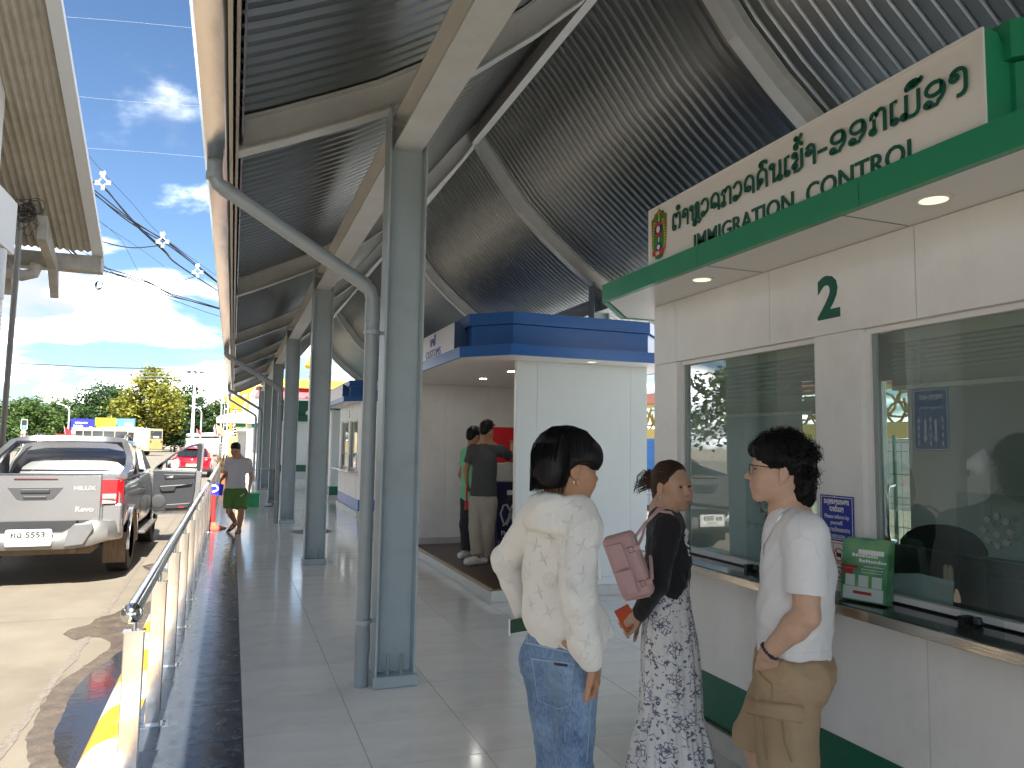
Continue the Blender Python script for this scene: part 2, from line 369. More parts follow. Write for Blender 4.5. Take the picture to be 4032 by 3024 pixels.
o = jag([(-1.15, 2), (-1.15, 5.06), (-1.146, 6.3), (-1.135, 7.7), (-1.168, 11.84), (-1.15, 18), (-1.15, 40)], .035, 3).build('road_crack', M_crack); structure(o)
for k, y in enumerate((2.5, 8.52, 14.6, 20.6, 26.7, 33)):
    structure(jag([(-14, y-.12), (-1.15, y), (-.74, y+.02)], .006, 10+k, .3).build('road_joint', M_crack))
# puddle: wet concrete with standing water at the kerb
def blob(pts, z, seed, amp=.02):
    out = []
    n = len(pts)
    for i in range(n):
        p, q = pts[i], pts[(i+1) % n]
        k = max(1, int(math.hypot(q[0]-p[0], q[1]-p[1])/.05))
        for j in range(k):
            t = j/k; x, y = p[0]+(q[0]-p[0])*t, p[1]+(q[1]-p[1])*t
            w = amp if x < -.74 else 0
            out.append((x+noise.noise((x*9, y*9, seed))*w, y+noise.noise((x*9, y*9, seed+5))*w, z))
    m = MB(); m.add(out, [tuple(range(len(out)))]); return m
wet = [(-.70, 4.2), (-.86, 4.4), (-.98, 4.9), (-1.06, 5.24), (-1.1, 5.68), (-1.12, 6.16), (-1.09, 6.41), (-1.02, 6.68), (-.96, 6.95), (-.90, 7.2), (-.92, 7.46), (-1.03, 7.65), (-1.15, 7.71), (-1.22, 7.6), (-1.36, 7.87), (-1.34, 8.05), (-1.2, 8.21), (-1.19, 8.43), (-1.06, 8.62), (-.97, 8.9), (-.83, 9.05), (-.70, 9.3)]
M_wet = mat('wet_concrete', (.105, .082, .058), .2, var=.3, vscale=9, bump=.25, bscale=60, rvar=.12, spec=.6)
M_water = mat('standing_water', (.03, .028, .03), .05, spec=.6, bump=.07, bscale=14)
structure(blob(wet, -.1655, 1).build('wet_patch', M_wet))
wat = [(-.70, 4.6), (-.80, 4.75), (-.90, 5.1), (-.95, 5.6), (-.97, 6.1), (-.93, 6.5), (-.86, 6.8), (-.80, 7.1), (-.74, 7.3), (-.70, 7.4)]
structure(blob(wat, -.162, 2).build('puddle', M_water))
structure(blob([(-1.11, 11.71), (-1.01, 11.92), (-.82, 11.95), (-.72, 11.6), (-.735, 11.08), (-.87, 11.27), (-1.01, 11.36)], -.1655, 4).build('wet_patch', M_wet))
structure(blob([(-.98, 11.7), (-.9, 11.85), (-.72, 11.9), (-.72, 11.3), (-.85, 11.45)], -.162, 4).build('puddle', M_water))

# ---------------------------------------------------------------- platform: base, tiles, kerb
Y0, Y1 = -20, 60
b = MB(); b.box(-.44, 9.0, Y0, Y1, -.19, -.012)
floor = b.build('floor', M_base); structure(floor)
TX, TY, GX, GY = .594, .606, .124, 5.009
tm = MB(); tm.box(-TX/2+.0017, TX/2-.0017, -TY/2+.0017, TY/2-.0017, -.0115, 0)
tile_me = tm.mesh('tile', M_tile, bevel=.0008)
dm = MB(); dm.box(-.281, .281, -TY/2+.002, TY/2-.002, -.0115, 0)
dark_me = dm.mesh('dark_tile', M_dark, bevel=.001)
YT = GY+TY*22
for i in range(4):
    for j in range(-3, 22):
        o = bpy.data.objects.new('tile', tile_me); COL.objects.link(o); o.parent = floor
        o.location = (GX+TX*(i+.5), GY+TY*(j+.5), noise.noise((i*3.1, j*1.7, 0))*.0004); 
for j in range(-3, 22):
    o = bpy.data.objects.new('tile', dark_me); COL.objects.link(o); o.parent = floor
    o.location = (GX-.2845, GY+TY*(j+.5)-.02, 0); o['label'] = 'dark slate floor tile'
# beyond: the same tiling, joined
f2 = MB()
for i in range(-0, 15):
    for j in range(-40, 84):
        if i < 4 and -3 <= j < 22: continue
        x, y = GX+TX*i, GY+TY*j
        f2.add([(x+.002, y+.002, 0), (x+TX-.002, y+.002, 0), (x+TX-.002, y+TY-.002, 0), (x+.002, y+TY-.002, 0)], [(0, 1, 2, 3)])
o = f2.build('distant_tiles', M_tile, floor); stuff(o)
f3 = MB()
for j in list(range(-40, -3))+list(range(22, 84)):
    y = GY+TY*j-.02
    f3.add([(GX-.565, y+.002, 0), (GX-.004, y+.002, 0), (GX-.004, y+TY-.002, 0), (GX-.565, y+TY-.002, 0)], [(0, 1, 2, 3)])
o = f3.build('distant_dark_tiles', M_dark, floor); stuff(o)
# kerb with painted bands
def kerbmat():
    m = bpy.data.materials.new('kerb_paint'); m.use_nodes = True; t = m.node_tree; n = t.nodes; l = t.links; p = n['Principled BSDF']
    tcn = n.new('ShaderNodeTexCoord'); sx = n.new('ShaderNodeSeparateXYZ'); l.new(tcn.outputs['Object'], sx.inputs[0])
    nz = n.new('ShaderNodeTexNoise'); nz.inputs['Scale'].default_value = 4; nz.inputs['Detail'].default_value = 6; l.new(tcn.outputs['Object'], nz.inputs['Vector'])
    m1 = n.new('ShaderNodeMath'); m1.operation = 'MULTIPLY_ADD'; l.new(nz.outputs['Fac'], m1.inputs[0]); m1.inputs[1].default_value = .05; l.new(sx.outputs[1], m1.inputs[2])
    md = n.new('ShaderNodeMath'); md.operation = 'PINGPONG'; l.new(m1.outputs[0], md.inputs[0]); md.inputs[1].default_value = .62
    gt = n.new('ShaderNodeMath'); gt.operation = 'GREATER_THAN'; l.new(md.outputs[0], gt.inputs[0]); gt.inputs[1].default_value = .31
    mx = n.new('ShaderNodeMix'); mx.data_type = 'RGBA'; mx.inputs[6].default_value = (.78, .36, .02, 1); mx.inputs[7].default_value = (.78, .74, .66, 1); l.new(gt.outputs[0], mx.inputs[0])
    n2 = n.new('ShaderNodeTexNoise'); n2.inputs['Scale'].default_value = 7; n2.inputs['Detail'].default_value = 8; n2.inputs['Roughness'].default_value = .7; l.new(tcn.outputs['Object'], n2.inputs['Vector'])
    w = n.new('ShaderNodeMapRange'); w.inputs[1].default_value = .6; w.inputs[2].default_value = .66; l.new(n2.outputs['Fac'], w.inputs[0])
    mk = n.new('ShaderNodeMath'); mk.operation = 'MULTIPLY'; l.new(w.outputs[0], mk.inputs[0]); mk.inputs[1].default_value = .75
    m3 = n.new('ShaderNodeMix'); m3.data_type = 'RGBA'; l.new(mk.outputs[0], m3.inputs[0]); l.new(mx.outputs[2], m3.inputs[6]); m3.inputs[7].default_value = (.42, .38, .32, 1)
    l.new(m3.outputs[2], p.inputs['Base Color']); p.inputs['Roughness'].default_value = .5
    return m
k = MB()
prof = [(-.442, -.19), (-.442, -.004), (-.5, -.004), (-.56, -.012), (-.62, -.035), (-.665, -.075), (-.695, -.12), (-.715, -.19)]
yy = [Y0+i*(Y1-Y0)/80 for i in range(81)]
k.loft([[(x, y, z) for x, z in prof] for y in yy])
structure(k.build('kerb', kerbmat(), smooth=50))

# ---------------------------------------------------------------- handrails
def handrail(y0, posts, y1, label, near_ball):
    t = thing('handrail', label, 'railing', (-.355, y0, 0), group='stainless handrails along the kerb')
    m = MB(); m.tube([(-.355, y0, .9), (-.355, y1, .9)], .03, 20)
    r = m.build('rail', M_inox, t, smooth=40)
    if near_ball:
        m = MB(); m.ball((-.355, y0-.01, .895), .042, 18, 12); m.build('ball_end', M_inox, r, smooth=True)
    else:
        m = MB(); m.lathe([(.0305, -.004), (.0305, .004), (.025, .004), (.025, -.02), (0, -.02)], (-.355, y0, .9), 20, 'y'); m.build('open_end', M_black, r)
    pm = sm = bm_ = None
    for y in posts:
        a = MB(); a.box(-.04, .04, -.018, .018, .004, .79)
        if pm is None:
            pm = a.mesh('post', M_inox, bevel=.004)
            c = MB(); c.box(-.043, .043, -.021, .021, .788, .796); c.tube([(0, 0, .795), (0, 0, .885)], .011, 10); sm = c.mesh('stem', M_inox, smooth=40)
            d = MB(); d.box(-.085, .085, -.045, .045, 0, .006)
            for sx in (-.06, .06):
                for sy in (-.028, .028): d.tube([(sx, sy, .006), (sx, sy, .014)], .008, 8)
            bm_ = d.mesh('foot_plate', M_inox)
        p = link('post', pm, None, t); p.matrix_parent_inverse = Matrix.Identity(4); p.location = (0, y-y0, 0)
        for nm, me in (('stem', sm), ('foot_plate', bm_)):
            q = bpy.data.objects.new(nm, me); COL.objects.link(q); q.parent = p
    return t
handrail(3.45, [3.58+1.168*i for i in range(9)], 13.2, 'stainless handrail with a ball end running along the yellow and white kerb', True)
handrail(14.0, [14.15+1.168*i for i in range(11)], 26.4, 'far stainless handrail with an open pipe end behind the blue flag', False)
m = MB(); cx, cy = 1.405, 13.9
m.lathe([(.0, .002), (.36, .002), (.36, .006), (.33, .006), (.33, .003)], (cx, cy, 0), 32)
mh = m.build('manhole_cover', mat('cast_iron', (.2, .2, .19), .5, var=.2)); tag(mh, 'round slotted metal drain cover set in the tiles beyond the second column', 'drain cover')
for i in range(-5, 6):
    w = math.sqrt(max(.01, .31**2-(i*.055)**2)); q = MB(); q.box(cx-w, cx+w, cy+i*.055-.012, cy+i*.055+.012, .003, .009); q.build('slat', mat('cast_iron_slat', (.33, .33, .31), .4), mh)
# ---------------------------------------------------------------- canopy over the platform
XR, ZR = 3.18, 6.08
PROF = [(-.045, 3.485), (.24, 3.61), (.64, 3.80), (.95, 3.955), (1.3, 4.17), (1.6, 4.385), (2.06, 4.755), (2.47, 5.14), (2.84, 5.60), (3.02, 5.84), (XR, ZR)]
FULL = PROF+[(2*XR-x, z) for x, z in PROF[-2::-1]]
def offs(p, d):
    out = []
    for i in range(len(p)):
        a, b = Vector(p[max(i-1, 0)]), Vector(p[min(i+1, len(p)-1)]); t = (b-a).normalized(); n = Vector((-t.y, t.x))
        if abs(p[i][0]-XR) < 1e-6: n = Vector((0, 1.25))
        out.append((p[i][0]+n.x*d, p[i][1]+n.y*d))
    return out
FY = [5.08, 10.25, 15.5, 20.7, 26.2, 32.2]; BY = [-15.7, -10.5, -5.3, -.12]
can = thing('canopy', 'long grey steel canopy with a swept metal sheet roof over the checkpoint platform', 'canopy', (.95, 5.08, 0))
def strip(mb, p, q, y0, y1):
    n = len(p); vs = []
    for y in (y0, y1):
        vs += [(x, y, z) for x, z in p]+[(x, y, z) for x, z in q]
    b = 2*n; fs = []
    for i in range(n-1):
        fs += [(i, i+1, n+i+1, n+i), (b+i, b+n+i, b+n+i+1, b+i+1), (i, b+i, b+i+1, i+1), (n+i, n+i+1, b+n+i+1, b+n+i)]
    fs += [(0, n, b+n, b), (n-1, b+n-1, b+2*n-1, 2*n-1)]
    mb.add(vs, fs)
raf = MB()
strip(raf, FULL, offs(FULL, .012), -.065, .065)
strip(raf, offs(FULL, .012), offs(FULL, .205), -.006, .006)
strip(raf, offs(FULL, .205), offs(FULL, .217), -.065, .065)
for x, z in PROF[3:4]+[(2*XR-.95, 3.955)]:
    pass
raf_me = raf.mesh('rafter', M_steel2)
for y in FY+BY:
    o = link('rafter', raf_me, None, can); o.location = (0, y, 0)
# columns: H sections with base plate and bolts
cm = MB()
cm.box(.94, .954, -.1, .1, .02, 3.99); cm.box(1.196, 1.21, -.1, .1, .02, 3.72); cm.box(.954, 1.196, -.005, .005, .02, 3.86)
col_me = cm.mesh('column', M_steel, bevel=.003)
bp = MB(); bp.box(.925, 1.225, -.125, .125, .001, .075); bp_me = bp.mesh('base_plate', M_steel, bevel=.006)
bt = MB()
for x in (1.03, 1.12):
    for y in (-.06, .06):
        bt.lathe([(.016, .075), (.016, .1), (.009, .101), (.009, .2), (.0, .2)], (x, y, 0), 6)
bt_me = bt.mesh('anchor_bolts', mat('bolt_steel', (.3, .34, .36), .45, metal=.3))
for y in FY+BY[2:]:
    o = link('column', col_me, None, can); o.location = (0, y, 0)
    for nm, me in (('base_plate', bp_me), ('anchor_bolts', bt_me)):
        q = bpy.data.objects.new(nm, me); COL.objects.link(q); q.parent = o
bc = MB(); bc.box(5.15, 5.164, -.1, .1, 0, 4.15); bc.box(5.406, 5.42, -.1, .1, 0, 3.99); bc.box(5.164, 5.406, -.005, .005, 0, 4.1)
bc_me = bc.mesh('back_column', M_steel)
for y in FY+BY[2:]:
    o = link('column', bc_me, None, can); o.location = (0, y, 0)
# girders along the platform, resting on the column webs
for x0, nm in ((.975, 'girder'), (5.2, 'girder')):
    for a, b_ in zip(([-5.3, -.12]+FY)[:-1], ([-5.3, -.12]+FY)[1:]):
        q = MB(); q.box(x0, x0+.2, a+.006, b_-.006, 3.68, 3.694); q.box(x0+.093, x0+.107, a+.006, b_-.006, 3.694, 3.90); q.box(x0, x0+.2, a+.006, b_-.006, 3.90, 3.914)
        q.build(nm, M_steel2, can)
q = MB(); q.box(XR-.05, XR+.05, -15.7, 32.2, ZR-.02, ZR+.16); q.build('ridge_beam', M_steel2, can)
# roof sheet: ribs run down the slope
PER, DEP = .128, .028
def sheet(prof, y0, y1, name):
    p = offs(prof, .225); n = len(p)
    # finer along the slope
    pp = []
    for i in range(n-1):
        for k in range(3): t = k/3; pp.append((p[i][0]*(1-t)+p[i+1][0]*t, p[i][1]*(1-t)+p[i+1][1]*t))
    pp.append(p[-1]); hi = offs(pp, DEP); ys = []; y = y0
    while y < y1-PER:
        ys += [(y, 0), (y+PER*.36, 0), (y+PER*.5, 1), (y+PER*.86, 1)]; y += PER
    ys += [(y, 0), (y1, 0)]; m = len(pp); vs = []
    for yy_, h in ys: vs += [((hi if h else pp)[i][0], yy_, (hi if h else pp)[i][1]) for i in range(m)]
    mb = MB(); mb.add(vs, [(j*m+i, j*m+i+1, (j+1)*m+i+1, (j+1)*m+i) for j in range(len(ys)-1) for i in range(m-1)])
    me = mb.mesh(name, None, smooth=18)
    return me
def sheetmat():
    m = bpy.data.materials.new('ribbed_sheet'); m.use_nodes = True; t = m.node_tree; n = t.nodes; l = t.links; p = n['Principled BSDF']
    p.inputs['Base Color'].default_value = (.24, .255, .26, 1); p.inputs['Metallic'].default_value = .93; p.inputs['Roughness'].default_value = .3
    tcn = n.new('ShaderNodeTexCoord')
    wv = n.new('ShaderNodeTexWave'); wv.bands_direction = 'X'; wv.inputs['Scale'].default_value = 24; wv.inputs['Distortion'].default_value = .6; wv.inputs['Detail'].default_value = 1
    l.new(tcn.outputs['Object'], wv.inputs['Vector'])
    nz = n.new('ShaderNodeTexNoise'); nz.inputs['Scale'].default_value = 2.2; nz.inputs['Detail'].default_value = 3; l.new(tcn.outputs['Object'], nz.inputs['Vector'])
    b1 = n.new('ShaderNodeBump'); b1.inputs['Strength'].default_value = .07; b1.inputs['Distance'].default_value = .01; l.new(wv.outputs['Fac'], b1.inputs['Height'])
    b2 = n.new('ShaderNodeBump'); b2.inputs['Strength'].default_value = .22; b2.inputs['Distance'].default_value = .02; l.new(nz.outputs['Fac'], b2.inputs['Height']); l.new(b1.outputs[0], b2.inputs['Normal'])
    l.new(b2.outputs[0], p.inputs['Normal'])
    return m
M_ribs = sheetmat()
RIGHT = [(2*XR-x, z) for x, z in PROF[::-1]]
allY = [-15.7, -10.5, -5.3, -.12]+FY
for a, b_ in zip(allY, allY[1:]):
    for prof in (PROF, RIGHT):
        me = sheet(prof, a-.02, b_+.02, 'roof_sheet'); o = link('roof_sheet', me, M_ribs, can)
# verge at the far end, eave flashing, gutter with its lip
q = MB(); strip(q, offs(FULL, .16), offs(FULL, .27), 32.33, 32.36); q.build('verge_trim', M_gutter, can)
e = PROF[0]
q = MB(); q.loft([[(-.02, y, 3.55), (-.02, y, 3.74), (-.03, y, 3.74), (-.03, y, 3.55)] for y in (-15.7, 32.3)]); q.build('eave_flashing', mat('flashing', (.4, .41, .43), .18, metal=.9, bump=.2, bscale=4), can)
q = MB()
yy = [-15.7+i*.8 for i in range(61)]
gp = [(-.255, 3.66), (-.25, 3.44), (-.235, 3.425), (-.12, 3.425), (-.105, 3.44), (-.10, 3.70), (-.104, 3.70), (-.11, 3.446), (-.24, 3.446), (-.25, 3.66)]
q.loft([[(x+noise.noise((y*.7, x*9, 1))*.004, y, z+noise.noise((y*.9, x*7, 3))*.004) for x, z in gp] for y in yy])
q.build('gutter', M_gutter, can, smooth=35)
q = MB(); q.box(-.098, -.078, -15.7, 32.3, 3.43, 3.68); q.build('eave_board', mat('cream_board', (.5, .46, .40), .5), can)
q = MB(); q.box(-.062, -.046, -15.7, 32.3, 3.47, 3.72); q.build('eave_board', mat('eave_trim', (.38, .36, .33), .35, metal=.5), can)
# downpipes
def downpipe(y, lower):
    px, py_ = .865, y-.02
    pts = [(-.185, y+.0, 3.43), (-.185, y+.0, 3.33), (-.16, y, 3.27), (-.1, y, 3.235)]
    m = MB(); m.tube(pts+[(.79, py_, 2.70), (.845, py_, 2.655), (px, py_, 2.58), (px, py_, .001)], .048, 16)
    o = m.build('downpipe', mat('pipe_paint', (.27, .31, .33), .38, var=.06, vscale=6), can, smooth=45)
    for a in ([(-.185, y, 3.345), (-.185, y, 3.30)], [(-.13, y, 3.252), (-.09, y, 3.229)], [(.78, py_, 2.706), (.825, py_, 2.676)], [(px, py_, 2.57), (px, py_, 2.43)], [(px, py_, .36), (px, py_, .22)]):
        c = MB(); c.tube(a, .052, 16); c.build('pipe_socket', MATS['pipe_paint'], o, smooth=45)
    for z in (2.36, .42):
        c = MB(); c.lathe([(.05, z-.012), (.056, z-.012), (.056, z+.012), (.05, z+.012)], (px, py_, 0), 18); c.box(px+.04, px+.08, py_-.012, py_+.012, z-.012, z+.012); c.box(px-.012, px+.012, py_-.07, py_-.05, z-.016, z+.016)
        c.build('pipe_bracket', M_steel, o)
for y in (FY[0], FY[2], FY[4], FY[5]): downpipe(y, 0)
# ---------------------------------------------------------------- booths on the platform
M_gletter = mat('green_lettering', (.004, .10, .062), .35)
M_sign = mat('sign_board', (.80, .77, .74), .35, var=.015, vscale=2)
M_bsign = mat('white_vinyl', (.74, .75, .84), .3)
M_bletter = mat('blue_lettering', (.03, .055, .33), .4)
M_rim = mat('lamp_rim', (.78, .74, .62), .35)
M_off = emis('dim_lamp', (.95, .88, .66), .13)
M_lit = emis('lit_lamp', (1, .97, .9), 9)
M_soffit = mat('soffit_panel', (.76, .745, .71), .33)
M_skirt = mat('plinth_stone', (.52, .52, .49), .35, var=.08, vscale=12)
M_blind = mat('blind_slat', (.62, .61, .52), .5)
M_counter = mat('brushed_counter', (.62, .58, .52), .24, metal=1., rvar=.08, vscale=3, stretch=(6, 1, 40))
M_ctop = mat('dark_counter_top', (.10, .105, .11), .09, metal=.6)
M_inner = mat('booth_lining', (.72, .74, .72), .5)

def plan(xa, xb, ya, yb, ov, ch):
    """octagon: the booth's plan, pushed out by ov, corners cut by ch"""
    x0, x1, y0, y1 = xa-ov, xb+ov, ya-ov, yb+ov
    return [(x0, y0+ch), (x0+ch, y0), (x1-ch, y0), (x1, y0+ch), (x1, y1-ch), (x1-ch, y1), (x0+ch, y1), (x0, y1-ch)]
def roof(t, xa, xb, ya, yb, m, lights=(), lit=False, seams=(), cr_in=0):
    ov, ch = .40, .47
    P = plan(xa, xb, ya, yb, ov+.06, ch)
    P[0] = (xa-.38, P[0][1]); P[7] = (xa-.38, P[7][1])
    # fascia boards, one per side, with a recessed roof deck
    for i in range(8):
        p, q = Vector((*P[i], 0)), Vector((*P[(i+1) % 8], 0)); d = (q-p).normalized(); n = Vector((-d.y, d.x, 0))
        c = sum((Vector((*a, 0)) for a in P), Vector())/8
        if n.dot(c-p) < 0: n = -n
        k = max(1, round((q-p).length/.9)) if i in (7, 3) else 1
        for j in range(k):
            a = p+(q-p)*(j/k)+d*(.0015 if j else 0); b_ = p+(q-p)*((j+1)/k)-d*(.0015 if j < k-1 else 0)
            mb = MB(); mb.loft([[a+Vector((0, 0, z)) for z in (2.5,)]+[a+Vector((0, 0, 2.61)), a+n*.035+Vector((0, 0, 2.61)), a+n*.035+Vector((0, 0, 2.5))],
                                [b_+Vector((0, 0, 2.5)), b_+Vector((0, 0, 2.61)), b_+n*.035+Vector((0, 0, 2.61)), b_+n*.035+Vector((0, 0, 2.5))]])
            mb.build('fascia_board', m, t)
    S = plan(xa, xb, ya, yb, ov+.015, ch-.02)
    S = [(max(x, xa-.343), y) for x, y in S]
    mb = MB(); mb.prism(S, 2.503, 'z', .09); mb.build('soffit', M_soffit, t)
    for y in seams:
        mb = MB(); mb.box(xa-.36, xa-.01, y-.0025, y+.0025, 2.501, 2.504); mb.build('soffit_joint', mat('joint', (.25, .25, .24), .7), t)
    # crown: two set-back tiers
    e = cr_in; C1 = plan(xa, xb, ya+e, yb-e, .22, .34); C2 = plan(xa, xb, ya+e, yb-e, .25, .36)
    for nm, C, z0, z1 in (('crown', C1, 2.612, 2.845), ('crown', C2, 2.85, 2.975)):
        mb = MB(); mb.prism(C, z0, 'z', z1-z0); mb.build(nm, m, t)
    for k, (x, y) in enumerate(lights):
        mb = MB(); mb.lathe([(.048, 2.4995), (.062, 2.4985), (.066, 2.5), (.066, 2.506), (.048, 2.506)], (x, y, 0), 24)
        o = mb.build('downlight', M_rim, t, smooth=40)
        mb = MB(); mb.lathe([(0, 2.4988), (.0475, 2.4988), (.0475, 2.5025), (0, 2.5025)], (x, y, 0), 24); mb.build('lamp_glass', M_lit if lit else M_off, o)
def wedge_sign(t, X, y0, y1, z0, z1, m_face, m_side, rim=True):
    """leaning box with a flat printed face towards -X"""
    mb = MB(); mb.prism([(X+.004, z0), (X+.004, z1), (X+.06, z1-.005), (X+.30, z0)], y0, 'y', y1-y0)
    f = mb.build('sign_box', m_side, t)
    mb = MB(); mb.box(X, X+.0035, y0+.008, y1-.008, z0, z1-.008); face = mb.build('sign_face', m_face, f)
    if rim:
        r = .012
        mb = MB(); mb.box(X-.006, X+.003, y0, y0+r, z0, z1-r); mb.box(X-.006, X+.003, y1-r, y1, z0, z1-r); mb.box(X-.006, X+.003, y0, y1, z1-r, z1)
        mb.build('sign_rim', M_wframe, f)
    return f
def FX(X, y, z): return frame((X, y, z), (0, -1, 0), (0, 0, 1))    # letters on a wall facing -X: text runs towards -Y

def blinds(t, x, y0, y1, ztop, zbot, n):
    b_ = MB(); b_.box(x-.025, x+.025, y0, y1, ztop-.02, ztop+.03)
    root = b_.build('blind', M_blind, t)
    sl_ = MB(); sl_.add([(-.02, y0, -.011), (-.007, y0, .004), (.007, y0, .006), (.02, y0, .003), (-.02, y1, -.011), (-.007, y1, .004), (.007, y1, .006), (.02, y1, .003)], [(0, 1, 5, 4), (1, 2, 6, 5), (2, 3, 7, 6)])
    sm = sl_.mesh('slat', M_blind)
    dz = (ztop-.03-zbot-.05)/n
    for i in range(n):
        o = link('slat', sm, None, root); o.location = (x, 0, zbot+.06+dz*(i+.5))
    for i in range(10):
        o = link('slat', sm, None, root); o.location = (x, 0, zbot+.014+.0045*i)
    q = MB(); q.box(x-.02, x+.02, y0, y1, zbot-.012, zbot+.006); q.build('bottom_bar', M_blind, root)
    c = MB()
    for f in (.12, .5, .88):
        y = y0+(y1-y0)*f
        c.tube([(x-.024, y, ztop), (x-.026, y+.004, (ztop+zbot)/2), (x-.024, y, zbot)], .0016, 5)
        rnd = random.Random(int(f*100)); pts = [(x-.028, y+rnd.uniform(-.025, .025), zbot+rnd.uniform(-.03, .03)) for _ in range(14)]
        c.tube(pts, .0012, 4)
    c.build('cords', mat('blind_cord', (.75, .73, .66), .7), root)
    return root

def window(t, y0, y1, z0, z1, X=2.5, xi=2.585):
    """white frame set back in a wall opening, with its pane"""
    fw = .024
    m = MB()
    for a in ((y0, y0+fw, z0, z1), (y1-fw, y1, z0, z1), (y0+fw, y1-fw, z1-fw, z1), (y0+fw, y1-fw, z0, z0+fw)): m.box(X+.028, X+.075, a[0], a[1], a[2], a[3])
    f = m.build('window', M_wframe, t)
    m = MB(); m.box(X+.05, X+.055, y0+fw, y1-fw, z0+fw, z1-fw); m.build('pane', M_glass, f)
    for a, b_ in ((y0+fw, y0+fw+.018), (y1-fw-.018, y1-fw)):
        m = MB(); m.box(X+.04, X+.064, a, b_, z0+fw, z1-fw); m.build('sash', mat('grey_sash', (.33, .37, .36), .4, metal=.4), f)
    return f

# ---------------- the immigration booth (number 2)
ya, yb, xa, xb = 1.02, 4.08, 2.5, 4.36
imm = thing('immigration_booth', 'white immigration control booth with green roof edge and number 2 over its windows', 'booth', (2.5, 2.55, 0))
roof(imm, xa, xb, ya, yb, M_green, lights=((2.31, 1.89), (2.31, 3.29)), seams=(1.29, 2.155, 3.03), cr_in=.42)
# front wall from separate panels
WIN = ((2.69, 3.82), (1.16, 2.42)); ZS, ZH = 1.0, 2.125
def wallpanel(y0, y1, z0, z1, x0=2.5, x1=2.535):
    m = MB(); m.box(x0, x1, y0+.0018, y1-.0018, z0+.0012, z1-.0012); return m.build('panel', M_white, imm, bevel=.0015)
for a, b_ in zip((1.02, 1.29, 2.138, 2.99, 3.832), (1.29, 2.138, 2.99, 3.832, 4.08)):
    wallpanel(a, b_, ZH, 2.502)
    m = MB(); m.box(2.502, 2.537, a+.0018, b_-.0018, .375, .953); m.build('panel', M_white, imm, bevel=.0015)
    m = MB(); m.box(2.498, 2.537, a+.0015, b_-.0015, .13, .374); m.build('stripe_panel', mat('green_stripe', (.01, .125, .072), .35), imm)
wallpanel(1.02, 1.16, .953, ZH); wallpanel(2.42, 2.69, .953, ZH); wallpanel(3.82, 4.08, .953, ZH)
m = MB()
for y in (1.16, 2.419, 2.69, 3.819): m.box(2.5365, 2.585, y-(.006 if y in (1.16, 2.69) else .001), y+(.001 if y in (1.16, 2.69) else .007), ZS, ZH)
m.build('window_reveal', mat('reveal_grey', (.42, .45, .46), .4), imm)
m = MB(); m.box(2.47, 2.56, 1.0, 4.10, 0.001, .118); m.build('plinth', M_skirt, imm, bevel=.004)
m = MB(); m.box(2.486, 2.55, 1.02, 4.08, .118, .131); m.build('skirting_groove', mat('dark_gap', (.05, .055, .05), .6), imm)
for y0, y1 in WIN: window(imm, y0, y1, ZS, ZH)
# counter
m = MB(); m.box(2.29, 2.31, 1.02, 3.93, .951, .9895); m.build('counter_edge', M_counter, imm, bevel=.003)
m = MB(); m.box(2.309, 2.60, 1.02, 3.93, .953, .992); m.build('counter_top', M_ctop, imm)
# shell: other walls, glazed back door, floor
m = MB(); m.box(xb-.035, xb, 1.02, 1.2, .0, 2.502); m.box(xb-.035, xb, 2.45, 3.76, 0, 2.502); m.box(xb-.035, xb, 1.2, 2.45, 0, 1.0); m.box(xb-.035, xb, 1.2, 2.45, 2.1, 2.502); m.box(xb-.035, xb, 4.03, 4.045, 0, 2.502); m.box(xb-.035, xb, 3.76, 4.03, 2.1, 2.502); m.box(2.537, xb-.036, 1.02, 1.055, 0, 2.502)
m.build('back_wall', M_inner, imm)
m = MB(); m.box(2.537, 3.62, 4.046, 4.08, 0, 2.502); m.box(4.27, xb, 4.046, 4.08, 0, 2.502); m.box(3.62, 4.27, 4.046, 4.08, 0, .95); m.box(3.62, 4.27, 4.046, 4.08, 2.1, 2.502)
m.build('end_wall', M_white, imm)
m = MB()
for a in ((3.62, 3.645, .95, 2.1), (4.245, 4.27, .95, 2.1), (3.645, 4.245, .95, .975), (3.645, 4.245, 2.075, 2.1)): m.box(a[0], a[1], 4.04, 4.085, a[2], a[3])
f = m.build('window', M_wframe, imm); m = MB(); m.box(3.645, 4.245, 4.06, 4.064, .975, 2.075); m.build('pane', M_glass, f)
m = MB()
for a in ((3.76, 3.785, 0, 2.1), (4.0, 4.03, 0, 2.1)): m.box(xb-.04, xb+.004, a[0], a[1], a[2], a[3])
d = m.build('glass_door', M_wframe, imm); m = MB(); m.box(xb-.02, xb-.014, 3.785, 4.0, .02, 2.1); m.build('pane', M_glass, d)
m = MB(); m.tube([(xb-.02, 3.93, .98), (xb-.075, 3.93, .99), (xb-.085, 3.93, 1.05), (xb-.085, 3.93, 1.3), (xb-.075, 3.93, 1.36), (xb-.02, 3.93, 1.37)], .012, 10); m.build('door_handle', M_chrome, d, smooth=True)
m = MB(); m.box(2.56, xb-.036, 1.056, 4.045, .0, .12); m.build('inner_floor', mat('inner_floor', (.12, .12, .12), .5), imm)
m = MB(); m.box(2.6, 3.15, 1.06, 4.04, .72, .76); m.build('inner_desk', mat('desk_board', (.12, .11, .10), .4), imm)
for y0, y1 in WIN: blinds(imm, 2.66, y0+.03, y1-.03, 2.085, 1.79 if y0 > 2.5 else 1.875, 9 if y0 > 2.5 else 7)
m = MB()
for y, z in ((3.31, 1.42), (3.25, 1.25)): m.box(xb-.045, xb-.036, y-.04, y+.04, z-.06, z+.06)
m.build('wall_socket', M_wframe, imm)
m = MB()
